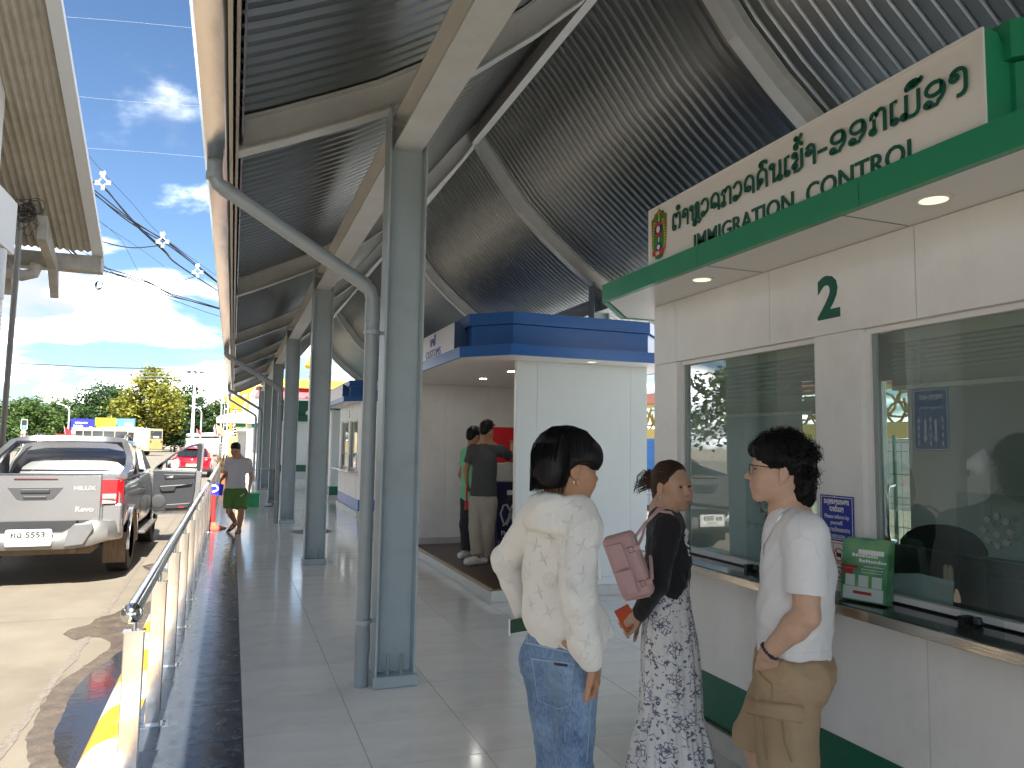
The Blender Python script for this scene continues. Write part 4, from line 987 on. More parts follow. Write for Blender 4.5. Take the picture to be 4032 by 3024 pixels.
# lower cab with hood
m = MB(); m.loft([[(x, y, z) for x, z in section(w, z0, z1)] for y, w, z0, z1 in ((.935, .918, .52, 1.27), (1.4, .922, .5, 1.275), (2.2, .922, .5, 1.27), (2.72, .918, .5, 1.25), (3.0, .912, .52, 1.24), (3.6, .90, .56, 1.2), (3.95, .86, .5, 1.1), (4.05, .80, .5, .95))])
m.build('cab_body', M_silver, pk, smooth=35, local=True)
# greenhouse
def gh(z, yb, yf, w, r=.1):
    return [(x, y, z) for x, y in rrect(-w, w, yb, yf, r, 4)]
m = MB(); m.loft([gh(1.25, .95, 3.02, .86), gh(1.45, 1.05, 2.72, .81), gh(1.66, 1.2, 2.32, .735, .16), gh(1.735, 1.32, 2.2, .69, .2), gh(1.765, 1.45, 2.05, .6, .25), gh(1.775, 1.6, 1.9, .4, .1)])
gho = m.build('cab_roof', M_silver, pk, smooth=50, local=True)
def quad(mb, pts, off): mb.add([tuple(Vector(p)+Vector(off)) for p in pts], [tuple(range(len(pts)))])
m = MB(); quad(m, [(-.67, .99, 1.29), (.67, .99, 1.29), (.70, 1.06, 1.42), (.66, 1.19, 1.61), (.6, 1.215, 1.65), (-.6, 1.215, 1.65), (-.66, 1.19, 1.61), (-.70, 1.06, 1.42)], (0, -.018, .006)); m.build('rear_window', M_glassdark, gho, local=True)
m = MB()
for i in range(14):
    z = 1.31+.022*i; y = .995+(z-1.29)*.56; m.tube([(-.62, y-.022, z), (.62, y-.022, z)], .0018, 4)
m.build('heater_lines', mat('heater_wire', (.15, .14, .13), .5), gho, local=True)
for s in (-1, 1):
    m = MB(); quad(m, [(s*.855, 1.1, 1.285), (s*.855, 1.9, 1.285), (s*.765, 1.9, 1.61), (s*.765, 1.32, 1.61)], (s*.012, 0, 0)); m.build('side_window', M_glassdark, gho, local=True)
    m = MB(); quad(m, [(s*.855, 1.98, 1.285), (s*.855, 2.75, 1.285), (s*.765, 2.22, 1.61), (s*.765, 1.98, 1.61)], (s*.012, 0, 0)); m.build('side_window', M_trim if s > 0 else M_glassdark, gho, local=True)
    # roof rail
    m = MB(); m.loft([[(s*.60-.018, y, z-.03), (s*.60+.018, y, z-.03), (s*.60+.012, y, z), (s*.60-.012, y, z)] for y, z in ((1.40, 1.76), (1.46, 1.83), (1.56, 1.85), (1.9, 1.845), (2.1, 1.80), (2.16, 1.76))]); m.build('roof_rail', M_trim if s < 0 else mat('rail_grey', (.2, .2, .21), .35, metal=.5), gho, local=True)
    # side door handle, step, mirror
    m = MB(); m.tube([(s*.925, 1.12, 1.05), (s*.945, 1.14, 1.055), (s*.945, 1.28, 1.055), (s*.925, 1.3, 1.05)], .012, 8); m.build('door_handle', M_trim, pk, local=True)
    m = MB(); m.box(s*.93-.09, s*.93+.09, .72, 2.5, .40, .445); m.build('side_step', mat('step_grey', (.1, .095, .09), .6, var=.2), pk, bevel=.012, local=True)
    m = MB(); m.box(s*.78-.135, s*.78+.135, -.50, -.485, .17, .56); m.build('mud_flap', mat('muddy_rubber', (.16, .115, .075), .85, var=.25, vscale=5, stretch=(8, 1, 2)), pk, bevel=.006, local=True)
    m = MB(); m.box(s*.9215-.0025, s*.9215+.0025, .932, .942, .60, 1.25); m.box(s*.9245-.0025, s*.9245+.0025, 1.86, 1.868, .55, 1.26); m.build('panel_gap', M_black, pk, local=True)
# sport bar sweeping from the bed rails over the rear window
m = MB()
bar = [(-.845, -.55, 1.25), (-.85, -.1, 1.32), (-.82, .35, 1.46), (-.74, .72, 1.66), (-.62, .86, 1.745), (-.4, .9, 1.765), (0, .905, 1.77), (.4, .9, 1.765), (.62, .86, 1.745), (.74, .72, 1.66), (.82, .35, 1.46), (.85, -.1, 1.32), (.845, -.55, 1.25)]
rg = []
for i, p in enumerate(bar):
    a, b_ = Vector(bar[max(i-1, 0)]), Vector(bar[min(i+1, 12)]); d = (b_-a).normalized()
    u = Vector((0, 1, 0)); u = (u-d*u.dot(d)).normalized(); v = d.cross(u)
    wv = .26 if 3 <= i <= 9 else .2; tv = .045
    rg.append([tuple(Vector(p)+u*a_*wv+v*b2*tv) for a_, b2 in ((-.5, -.6), (-.4, -1), (.5, -1), (.5, .6), (.3, 1), (-.4, 1))])
m.loft(rg); m.build('sport_bar', mat('dark_silver', (.2, .2, .21), .22, metal=.7, coat=.5), pk, smooth=50, local=True)
for s in (-1, 1):
    m = MB(); m.prism([(-.45, 1.26), (.93, 1.27), (.93, 1.60), (.78, 1.62), (.4, 1.42), (-.1, 1.29)], s*.80-.01, 'x', .02); m.build('sport_bar_web', M_trim, pk, local=True)
    m = MB(); m.box(s*.84-.07, s*.84+.07, -1.15, .92, 1.236, 1.268); m.build('bed_rail_cap', M_trim, pk, bevel=.012, local=True)
m = MB(); m.box(-.765, .765, -1.1, .92, 1.2, 1.245); m.build('bed_cover', mat('bed_cover_grey', (.16, .165, .165), .35, metal=.4), pk, bevel=.01, local=True)
# tailgate
m = MB(); m.prism(rrect(-.69, .69, .785, 1.335, .03), -1.20, 'y', .06); tg = m.build('tailgate', M_silver, pk, bevel=.008, local=True)
m = MB(); m.box(-.69, .69, -1.21, -1.12, 1.335, 1.35); m.build('spoiler_lip', M_trim, tg, bevel=.005, local=True)
m = MB(); m.prism([(-.29, 1.19), (.29, 1.19), (.19, 1.05), (.13, 1.035), (-.13, 1.035), (-.19, 1.05)], -1.206, 'y', .02); h = m.build('handle_recess', mat('dark_grey_plastic', (.05, .052, .055), .45), tg, bevel=.004, local=True)
m = MB(); m.box(-.15, .15, -1.222, -1.2, 1.12, 1.165); m.box(-.12, .12, -1.214, -1.2, 1.05, 1.085); m.build('tailgate_handle', M_trim, tg, bevel=.006, local=True)
m = MB(); m.tube([(-.225, -1.201, 1.285), (.225, -1.201, 1.285)], .011, 8); m.build('brake_light', mat('brake_lens', (.06, .005, .01), .15), tg, smooth=True, local=True)
FT = frame((0, -1.2035, 0), (1, 0, 0), (0, 0, 1))
m = MB(); mb_text(m, 'HILUX', .068, FT @ Matrix.Translation((.395, 1.155, 0)), extrude=.004, sx=1.2, bold=.002); m.build('badge', M_chrome, tg, local=True)
m = MB(); mb_text(m, 'Revo', .085, FT @ Matrix.Translation((.42, .895, 0)), extrude=.004, sx=1.15, bold=.003); m.build('badge', M_chrome, tg, local=True)
# tail lamps wrap the corners
for s in (-1, 1):
    m = MB(); pts = [(s*.695, -1.19), (s*.86, -1.17), (s*.925, -1.10), (s*.93, -.95)]
    m.loft([[(x, y-.012, z) for z in (.985, 1.28)]+[(x*.97, y+.06, z) for z in (1.28, .985)] for x, y in pts]); tl = m.build('tail_lamp', M_red_l, pk, smooth=30, local=True)
    m = MB(); m.loft([[(x, y-.02, z) for z in (.99, 1.105)]+[(x, y, z) for z in (1.105, .99)] for x, y in ((s*.71, -1.19), (s*.855, -1.172))]); m.build('reversing_lens', M_clr_l, tl, local=True)
    m = MB(); m.box(*(sorted((s*.69, s*.86))), -1.222, -1.205, 1.045, 1.052); m.build('lens_divider', M_red_l, tl, local=True)
    m = MB(); m.box(*(sorted((s*.70, s*.925))), -1.17, -1.1, .62, .985); m.build('rear_quarter', M_silver, pk, bevel=.02, local=True)
# rear bumper
rings = []
for x in (-.92, -.80, -.62, -.45, -.32, 0, .32, .45, .62, .80, .92):
    a = abs(x); out = -1.36 if a < .65 else -1.30 if a < .85 else -1.12; zt = .66 if a < .35 else .74 if a < .5 else .80 if a < .7 else .78
    zb = .47 if a < .5 else .50 if a < .7 else .55
    rings.append([(x, out+.20, zb), (x, out+.02, zb), (x, out, zb+.03), (x, out-.01, zb+.10), (x, out+.02, zt-.04), (x, out+.05, zt), (x, out+.25, zt)])
m = MB(); m.loft(rings); bp_ = m.build('rear_bumper', mat('bumper_silver', (.2, .197, .19), .38, metal=.55, var=.12, vscale=5), pk, smooth=35, local=True)
m = MB(); m.box(-.45, .45, -1.24, -1.2, .63, .79); m.build('plate_recess', M_trim, bp_, local=True)
for s in (-1, 1):
    m = MB(); m.prism([(s*.36, .50), (s*.56, .52), (s*.66, .70), (s*.64, .78), (s*.46, .77), (s*.40, .70)][::s], -1.405, 'y', .06); m.build('bumper_horn', mat('horn_grey', (.12, .12, .12), .5, var=.1), bp_, bevel=.015, local=True)
m = MB(); m.prism(rrect(-.235, .235, .52, .715, .025), -1.40, 'y', .012); pl = m.build('licence_plate', mat('plate_frame', (.55, .55, .55), .3), pk, bevel=.004, local=True)
m = MB(); m.box(-.205, .205, -1.4035, -1.399, .555, .695); m.build('plate_face', mat('plate_white', (.72, .72, .68), .4), pl, local=True)
FP = frame((0, -1.405, 0), (1, 0, 0), (0, 0, 1)); m = MB()
mb_text(m, 'กฉ 5553', .092, FP @ Matrix.Translation((-.005, .622, 0)), extrude=.001, align='CENTER', sx=1.1, bold=.003); mb_text(m, 'หนองคาย', .042, FP @ Matrix.Translation((0, .572, 0)), extrude=.001, align='CENTER', sx=1.2); m.build('plate_lettering', M_black, pl, local=True)
# underbody
m = MB(); m.box(-.6, .6, -1.1, 3.8, .38, .62); m.build('chassis', M_under, pk, local=True)
m = MB(); m.tube([(-.7, 0, .40), (.7, 0, .40)], .05, 10); m.ball((-.05, -.02, .38), (.19, .15, .16), 14, 8); m.tube([(.42, -1.2, .43), (.42, -.7, .46)], .035, 10); m.box(.52, .72, -.15, .15, .38, .47); m.build('rear_axle', M_under, pk, smooth=40, local=True)
for y in (0, 3.085):
    for s in (-1, 1): wheel(pk, s*.79, y, .385, .265, s)
# open front door: hinged at the front, swung square to the body, lining towards us
dr = thing('door', None, None, (0, 0, 0)); dr.parent = pk
dr.location = (.93, 2.62, 0)
out = [(.0, .53), (.06, .50), (.62, .50), (.70, .56), (.74, .80), (.76, 1.24), (.78, 1.70), (.76, 1.735), (.70, 1.735), (.54, 1.69), (.30, 1.55), (.02, 1.32), (-.02, 1.22), (-.03, .9), (-.02, .62)]
win = [(.08, 1.285), (.66, 1.27), (.675, 1.64), (.64, 1.675), (.53, 1.645), (.32, 1.53)]
low = [(-.03, .9), (-.02, .62), (0, .53), (.06, .50), (.62, .50), (.70, .56), (.74, .80), (.76, 1.24), (.66, 1.27), (.08, 1.285), (.02, 1.32), (-.02, 1.22)]
m = MB(); m.prism(low, -.0, 'y', .06); dp = m.build('door_panel', M_silver, dr, bevel=.008, local=True)
fr_ = [(.76, 1.24), (.78, 1.70), (.76, 1.735), (.70, 1.735), (.54, 1.69), (.30, 1.55), (.02, 1.32)]; fi = [(.66, 1.27), (.675, 1.64), (.65, 1.672), (.64, 1.675), (.53, 1.645), (.32, 1.53), (.08, 1.285)]
m = MB(); m.loft([[(a[0], .0, a[1]), (a[0], .05, a[1]), (b_[0], .05, b_[1]), (b_[0], .0, b_[1])] for a, b_ in zip(fr_, fi)]); m.build('window_frame', M_silver, dr, smooth=30, local=True)
m = MB(); m.loft([[(a[0]*.7+b_[0]*.3, -.012, a[1]*.7+b_[1]*.3), (a[0]*.7+b_[0]*.3, .004, a[1]*.7+b_[1]*.3), (b_[0], .004, b_[1]), (b_[0], -.012, b_[1])] for a, b_ in zip(fr_, fi)]); m.build('weather_seal', M_black, dr, smooth=30, local=True)
m = MB(); m.prism([(-.01, .62), (.05, .56), (.56, .56), (.62, .62), (.66, .9), (.67, 1.235), (.07, 1.26), (0, 1.25)], -.045, 'y', .044); ln = m.build('door_lining', M_grey_in, dr, bevel=.014, local=True)
m = MB(); m.prism([(.18, 1.10), (.65, 1.13), (.66, 1.18), (.16, 1.185)], -.06, 'y', .014); m.build('lining_band', M_black, dr, bevel=.004, local=True)
m = MB(); m.prism([(.21, 1.125), (.30, 1.13), (.31, 1.165), (.22, 1.15)], -.068, 'y', .01); m.build('inner_handle', M_chrome, dr, local=True)
m = MB(); m.prism([(.10, .99), (.56, 1.02), (.62, 1.05), (.60, 1.0), (.36, .975), (.34, .90), (.14, .89), (.11, .93)], -.085, 'y', .04); m.build('armrest', M_trim, dr, bevel=.012, local=True)
m = MB(); m.lathe([(.115, -.048), (.115, -.056), (.095, -.062), (.0, -.058)], (.09, 0, .73), 24, 'y'); m.build('speaker', mat('speaker_mesh', (.035, .037, .04), .6), dr, smooth=40, local=True)
m = MB(); m.prism([(.2, .60), (.56, .61), (.6, .70), (.22, .675)], -.075, 'y', .03); m.build('door_pocket', M_trim, dr, bevel=.01, local=True)
m = MB(); m.box(.42, .50, -.078, -.074, .615, .635); m.build('door_reflector', M_red_l, dr, local=True)
m = MB(); m.prism(rrect(.17, .40, 1.275, 1.44, .045), .07, 'y', .07); mr = m.build('wing_mirror', M_silver, dr, bevel=.02, local=True)
m = MB(); m.prism(rrect(.20, .385, 1.295, 1.425, .03), .064, 'y', .008); m.build('mirror_glass', mat('mirror', (.75, .78, .8), .03, metal=1.), dr, local=True)
m = MB(); m.prism([(.0, 1.29), (.13, 1.285), (.13, 1.40)], -.012, 'y', .02); m.build('mirror_mount', M_trim, dr, local=True)

# ---------------- generic saloon-like shell for the red hatchback
M_redp = mat('red_paint', (.42, .006, .022), .2, metal=.3, coat=.7)
hb = thing('hatchback', 'red hatchback car stopped ahead of the pickup beyond its open door', 'car', tuple(onz(752, 1882, -.17)+Vector((0, .7, 0))), 0)
m = MB(); m.loft([[(x, y, z) for x, z in section(w, z0, z1, k=.08, top_in=.05)] for y, w, z0, z1 in ((-.62, .72, .42, .80), (-.58, .80, .36, .92), (-.45, .85, .30, .98), (0, .885, .27, .97), (1.2, .885, .25, .95), (2.4, .88, .27, .93), (2.9, .84, .3, .86), (3.25, .74, .35, .7), (3.3, .6, .4, .6))]); m.build('body', M_redp, hb, smooth=40, local=True)
m = MB(); m.loft([gh(.93, -.42, 2.2, .80, .2), gh(1.15, -.28, 1.75, .735, .2), gh(1.36, -.12, 1.3, .62, .2), gh(1.44, .05, 1.0, .5, .2), gh(1.46, .3, .7, .3, .1)]); g_ = m.build('cabin', M_redp, hb, smooth=50, local=True)
m = MB(); quad(m, [(-.66, -.44, .99), (.66, -.44, .99), (.66, -.30, 1.18), (.55, -.13, 1.37), (-.55, -.13, 1.37), (-.66, -.30, 1.18)], (0, -.03, .012)); m.build('rear_window', M_glassdark, g_, local=True)
m = MB(); m.loft([[(x, -.06, 1.40), (x, -.32, 1.38), (x, -.32, 1.40), (x, -.06, 1.43)] for x in (-.54, .54)]); m.build('roof_spoiler', M_redp, g_, local=True)
for s in (-1, 1):
    m = MB(); quad(m, [(s*.81, -.1, .98), (s*.81, 1.7, .98), (s*.70, 1.2, 1.30), (s*.68, .1, 1.31)], (s*.02, 0, 0)); m.build('side_window', M_glassdark, g_, local=True)
    m = MB(); m.loft([[(s*x, y-.015, z) for z in (.80, .95)]+[(s*x, y+.08, z) for z in (.93, .82)] for x, y in ((.42, -.62), (.66, -.61), (.84, -.50), (.88, -.3))]); l_ = m.build('tail_lamp', M_red_l, hb, smooth=30, local=True)
    m = MB(); m.ball((s*.62, -.64, .87), (.06, .02, .035), 10, 6); m.build('lamp_lens', M_clr_l, l_, smooth=True, local=True)
    m = MB(); m.box(*sorted((s*.86, s*1.02)), 1.45, 1.6, .98, 1.1); m.build('wing_mirror', M_trim, hb, bevel=.03, local=True)
    for y in (0, 2.57): wheel(hb, s*.78, y, .31, .2, s, 7)
    m = MB(); m.prism([(.37*math.cos(R_(a)), .31+.37*math.sin(R_(a))) for a in range(0, 181, 15)], s*.887-.003, 'x', .006); m.build('wheel_well', M_black, hb, local=True)
m = MB(); m.loft([[(x, y, z) for y, z in ((-.63+abs(x)*.08, .30), (-.66+abs(x)*.08, .40), (-.655+abs(x)*.08, .52), (-.5, .52), (-.5, .30))] for x in (-.82, -.4, 0, .4, .82)]); m.build('bumper', M_trim, hb, smooth=35, local=True)
m = MB(); m.box(-.25, .25, -.655, -.645, .545, .66); m.build('licence_plate', mat('plate_cream', (.7, .66, .42), .4), hb, local=True)
m = MB(); m.ball((0, -.645, .86), (.06, .012, .045), 12, 6); m.build('badge', M_chrome, hb, smooth=True, local=True)

# ---------------- the old cream bus across the lot
M_cream = mat('cream_paint', (.46, .39, .25), .5, var=.06, vscale=.8); M_rust = mat('yellowed_paint', (.48, .32, .12), .55, var=.12, vscale=1.2)
bpos = onz(610, 1790, -.17); bpos = CAMP+(bpos-CAMP)*(92/bpos.y); bpos.z = -.2
bus = thing('bus', 'old cream bus with dark windows parked across the lot before the trees', 'bus', tuple(bpos), R_(60))
m = MB(); m.loft([[(x, y, z) for x, z in section(1.2, .55, 3.05, k=.22, top_in=.04)] for y in (0, .06, 9.6, 9.7)]); m.build('body', M_cream, bus, smooth=35, local=True)
m = MB(); m.box(-1.19, 1.19, -.05, -.003, .75, 1.9); m.build('rear_panel', M_rust, bus, bevel=.02, local=True)
m = MB(); m.box(-.95, .95, -.06, -.002, 1.95, 2.8); m.build('rear_window', M_glassdark, bus, local=True)
m = MB(); m.box(-.5, .45, -.075, -.061, 2.0, 2.2); m.build('window_sign', MATS['print_white'], bus, local=True)
for s in (-1, 1):
    m = MB(); m.box(s*.95-.14, s*.95+.14, -.07, -.051, 1.5, 1.72); m.build('tail_lamp', mat('old_lamp', (.12, .04, .02), .4), bus, local=True)
y = .9
for k, (w, nm) in enumerate(((.9, 'door'), (1.5, 'window'), (1.3, 'window'), (1.3, 'window'), (1.0, 'window'), (.9, 'window'))):
    if nm == 'door':
        m = MB(); m.box(-1.23, -1.2, y, y+w, .6, 2.75); d = m.build('door', mat('bus_door_white', (.7, .72, .66), .5), bus, local=True)
        m = MB(); m.box(-1.24, -1.23, y+w+.05, y+w+.75, .8, 2.6); m.build('doorway', M_black, bus, local=True); y += .75
    else:
        m = MB(); m.box(-1.225, -1.2, y, y+w, 1.95, 2.7); m.build('window', M_glassdark, bus, local=True)
    y += w+.12
m = MB(); m.box(-.7, .7, 2, 6.5, 3.05, 3.2); m.build('roof_unit', M_cream, bus, bevel=.05, local=True)
for yy_ in (1.9, 7.6):
    for s in (-1, 1): wheel(bus, s*1.02, yy_, .48, .3, s)
# ---------------------------------------------------------------- trees
def leafmat(name, a, b, c):
    m = bpy.data.materials.new(name); m.use_nodes = True; t = m.node_tree; n = t.nodes; l = t.links; p = n['Principled BSDF']
    tcn = n.new('ShaderNodeTexCoord'); nz = n.new('ShaderNodeTexNoise'); nz.inputs['Scale'].default_value = .55; nz.inputs['Detail'].default_value = 5; nz.inputs['Roughness'].default_value = .75
    l.new(tcn.outputs['Object'], nz.inputs['Vector']); r = n.new('ShaderNodeValToRGB'); e = r.color_ramp.elements
    e[0].position = .38; e[0].color = (*a, 1); e[1].position = .62; e[1].color = (*c, 1); q = e.new(.5); q.color = (*b, 1)
    l.new(nz.outputs['Fac'], r.inputs[0]); l.new(r.outputs[0], p.inputs['Base Color']); p.inputs['Roughness'].default_value = .6
    tr = n.new('ShaderNodeBsdfTranslucent'); l.new(r.outputs[0], tr.inputs[0]); mx = n.new('ShaderNodeMixShader'); mx.inputs[0].default_value = .3
    l.new(p.outputs[0], mx.inputs[1]); l.new(tr.outputs[0], mx.inputs[2]); l.new(mx.outputs[0], n['Material Output'].inputs[0]); return m
L_dark = leafmat('leaf_dark_green', (.014, .036, .010), (.026, .066, .014), (.06, .11, .022))
L_mid = leafmat('leaf_mid_green', (.03, .065, .014), (.055, .11, .02), (.11, .17, .03))
L_yel = leafmat('leaf_yellow_green', (.09, .12, .015), (.19, .20, .022), (.32, .29, .035))
M_bark = mat('bark', (.10, .085, .065), .9, var=.3, vscale=3)
def leafmesh(name, blobs, n, size, seed, m, per=26):
    """leaf clumps through ellipsoid blobs [(centre, radii)], uneven outline"""
    rnd = np.random.default_rng(seed); V = []; vol = np.array([b[1][0]*b[1][1]*b[1][2] for b in blobs])**.7; vol /= vol.sum()
    P = []
    for (c, r), f in zip(blobs, vol):
        k = max(2, int(n*f/per)); d = rnd.normal(size=(k, 3)); d /= np.linalg.norm(d, axis=1)[:, None]
        rad = rnd.uniform(.45, 1.04, size=(k, 1))**.55; C_ = np.array(c)+d*rad*np.array(r)
        cs = size*rnd.uniform(1.6, 3.6, size=(k, 1))
        for q, s in zip(C_, cs): P.append(q+rnd.normal(size=(per, 3))*s*np.array([.55, .55, .42]))
    P = np.concatenate(P); k = len(P)
    a = rnd.normal(size=(k, 3)); a[:, 2] *= .5; a /= np.linalg.norm(a, axis=1)[:, None]; b = np.cross(a, rnd.normal(size=(k, 3))); b /= np.linalg.norm(b, axis=1)[:, None]
    s = size*rnd.uniform(.45, 1.0, size=(k, 1)); a *= s; b *= s*.62
    vs = np.stack([P-a, P+b*.9-a*.1, P+a, P-b*.9+a*.1], 1).reshape(-1, 3)
    me = bpy.data.meshes.new(name); me.vertices.add(4*k); me.vertices.foreach_set('co', vs.ravel()); me.loops.add(4*k); me.polygons.add(k)
    me.loops.foreach_set('vertex_index', np.arange(4*k, dtype=np.int32)); me.polygons.foreach_set('loop_start', np.arange(0, 4*k, 4, dtype=np.int32)); me.polygons.foreach_set('loop_total', np.full(k, 4, dtype=np.int32))
    me.materials.append(m); me.update(calc_edges=True); me.validate(); return me
def tree(px, top, hw, depth, leaf, label, seed, n=5200, size=.34, trunk_px=None, sparse=False, base=-.2):
    rnd = random.Random(seed); c = at(px, 1700, depth); x, y = c.x, c.y
    ztop = at(px, top, depth).z; W_ = hw*depth/FOC; H_ = ztop-base
    t = thing('tree', label, 'tree', (x, y, base), group='trees along the far side of the lot')
    th = H_*(.32 if sparse else .25); m = MB(); r0 = H_*.022
    m.tube([(x, y, base), (x+.05*H_*.1, y, base+th), (x-.02*H_, y, base+H_*.6), (x, y, base+H_*.86)], [r0*1.5, r0, r0*.6, r0*.2], 8)
    for k in range(9):
        a = rnd.uniform(0, 6.28); z0 = base+th*rnd.uniform(.8, 1.9); e = rnd.uniform(.45, .85)
        m.tube([(x, y, z0), (x+math.cos(a)*W_*e*.5, y+math.sin(a)*W_*e*.5, z0+H_*.13), (x+math.cos(a)*W_*e, y+math.sin(a)*W_*e, z0+H_*.3)], [r0*.6, r0*.4, r0*.12], 6)
    m.build('trunk', M_bark, t, smooth=40)
    bl = []
    nb = 15 if not sparse else 18
    for k in range(nb):
        f = k/(nb-1); z = base+H_*(.30+.62*f); w = W_*(math.sin(math.pi*min(1, .25+.62*f))**.8)*(1-.25*f)
        a = k*2.4+rnd.random(); d = w*rnd.uniform(.35, .72)*(0 if k == nb-1 else 1); r = w*rnd.uniform(.36, .55)*(1 if not sparse else .8)
        bl.append(((x+math.cos(a)*d, y+math.sin(a)*d, z), (r, r, min(r*.8, H_*.16))))
    link('crown', leafmesh('crown', bl, n, size, seed, leaf), None, t)
    return t
tree(590, 1425, 150, 108, L_yel, 'tall yellow-green tree with an open crown behind the bus', 1, n=8200, size=.36, sparse=True)
tree(405, 1500, 130, 122, L_dark, 'dark green round tree left of the tall yellow-green tree', 2, n=8000)
tree(240, 1560, 120, 128, L_mid, 'mid green tree behind the single street lamp on the left', 3, n=6000)
tree(110, 1556, 130, 118, L_mid, 'mid green tree above the traffic light', 4, n=7000)
tree(-20, 1580, 120, 120, L_dark, 'dark tree at the left edge behind the leaning pole', 5, n=5000)
tree(740, 1510, 110, 128, L_dark, 'dark green tree behind the tall floodlight mast', 6, n=6000)
tree(860, 1565, 90, 132, L_mid, 'mid green tree behind the curved street lamp by the eave', 7, n=5000)
tree(30, 1650, 60, 100, L_mid, 'low light green tree beside the traffic light', 8, n=3000)
tree(690, 1640, 80, 112, L_dark, 'low dark tree between the bus and the white fence', 9, n=4000)
tree(480, 1570, 70, 126, L_mid, 'narrow green tree between the two tallest trees', 11, n=3500)
bl = []
rnd = random.Random(5)
for k in range(60):
    p = at(-150+k*20, 1700, rnd.uniform(134, 145)); bl.append(((p.x, p.y, 1.5+rnd.uniform(0, 2)), (2.2, 2, 2.2)))
o = link('hedge_mass', leafmesh('undergrowth', bl, 15000, .4, 21, L_dark), None); o.name = 'undergrowth'; stuff(o)
# reflected side: trees behind the camera's left, seen in the windows
for i, (x, y) in enumerate(((-16, 4), (-19, 12), (-15, 26), (-22, 33))):
    tt = thing('tree', ('leafy roadside tree reflected in the window left of the pillar', 'broad tree across the road seen only in reflection', 'roadside tree beyond the round column, seen in reflection', 'far roadside tree seen in reflection')[i], 'tree', (x, y, -.2), group='trees across the road')
    m = MB(); m.tube([(x, y, -.2), (x, y, 2.6), (x+.2, y, 4)], [.2, .14, .07], 8); m.build('trunk', M_bark, tt)
    r_ = random.Random(i); bl = [((x+r_.uniform(-1.6, 1.6), y+r_.uniform(-1.6, 1.6), r_.uniform(2.4, 5)), (1.2, 1.2, .9)) for _ in range(9)]
    link('crown', leafmesh('crown', bl, 2200, .2, 40+i, L_mid), None, tt)

# ---------------------------------------------------------------- far street furniture
M_gal = mat('galvanised', (.5, .52, .53), .5, metal=.4); M_wp = mat('white_wall_paint', (.6, .59, .57), .6, var=.03); M_lampw = mat('lamp_white', (.75, .77, .78), .4)
def lamp(px, top, depth, arm_px, label, base=-.2):
    p = at(px, 1700, depth); zt = at(px, top, depth).z; a = arm_px*depth/FOC
    t = thing('street_lamp', label, 'street lamp', (p.x, p.y, base), group='street lamps along the road')
    m = MB(); pts = [(p.x, p.y, base), (p.x, p.y, base+(zt-base)*.86)]
    for k in range(1, 7): q = R_(90*k/6); pts.append((p.x+a*.55*(1-math.cos(q)), p.y, base+(zt-base)*(.86+.12*math.sin(q))))
    m.tube(pts, [.09, .07]+[.05]*6, 8); m.build('pole', M_gal, t, smooth=True)
    m = MB(); s = 1 if a > 0 else -1; m.loft([[(p.x+a*f, p.y-w, z_), (p.x+a*f, p.y+w, z_), (p.x+a*f, p.y+w, z_+.1), (p.x+a*f, p.y-w, z_+.1)] for f, w, z_ in ((.5, .06, zt-.1), (.7, .16, zt-.06), (1., .12, zt+.03))]); m.build('lamp_head', M_lampw, t, smooth=40)
lamp(268, 1592, 78, -45, 'street lamp curving left above the blue billboard')
lamp(790, 1600, 84, -45, 'street lamp curving left beside the white fence', )
lamp(868, 1566, 72, -55, 'taller street lamp curving left close to the canopy edge')
lamp(893, 1518, 64, -75, 'tallest street lamp with a long straight arm at the canopy edge')
p = at(757, 1700, 108); zt = at(757, 1462, 108).z
t = thing('floodlight_mast', 'tall white floodlight mast with a ring of lamps behind the yellow-green tree', 'light mast', (p.x, p.y, -.2))
m = MB(); m.tube([(p.x, p.y, -.2), (p.x, p.y, zt)], [.28, .14], 10); m.build('pole', M_lampw, t, smooth=True)
m = MB(); m.lathe([(.2, zt-.1), (.95, zt-.05), (.95, zt+.05), (.2, zt+.1)], (p.x, p.y, 0), 16); m.build('lamp_ring', M_gal, t)
for k in range(8): a = k*math.pi/4; q = MB(); q.box(p.x+1.1*math.cos(a)-.18, p.x+1.1*math.cos(a)+.18, p.y+1.1*math.sin(a)-.18, p.y+1.1*math.sin(a)+.18, zt-.2, zt+.05); q.build('floodlight', M_trim, t)
# traffic light with round signs
p = at(95, 1700, 60); z1 = at(95, 1660, 60).z; z2 = at(95, 1692, 60).z
t = thing('traffic_light', 'traffic light showing green over two round signs on the left', 'traffic light', (p.x, p.y, -.2))
m = MB(); m.tube([(p.x, p.y, -.2), (p.x, p.y, z1)], .06, 8); m.build('pole', M_gal, t)
m = MB(); m.box(p.x-.2, p.x+.2, p.y-.1, p.y+.1, z2+.05, z1+.15); hd = m.build('signal_head', M_black, t, bevel=.03)
m = MB(); fr4 = (p.x-.23, p.x+.23, z2+.02, z1+.18)
for a in ((fr4[0], fr4[0]+.04, fr4[2], fr4[3]), (fr4[1]-.04, fr4[1], fr4[2], fr4[3]), (fr4[0], fr4[1], fr4[3]-.04, fr4[3]), (fr4[0], fr4[1], fr4[2], fr4[2]+.04)): m.box(a[0], a[1], p.y-.13, p.y-.115, a[2], a[3])
m.build('signal_border', M_lampw, hd)
m = MB(); m.lathe([(0, 0), (.09, 0)], (p.x, p.y-.125, z2+.25), 12, 'y'); m.build('green_lens', emis('signal_green', (.1, .9, .35), 1.2), hd)
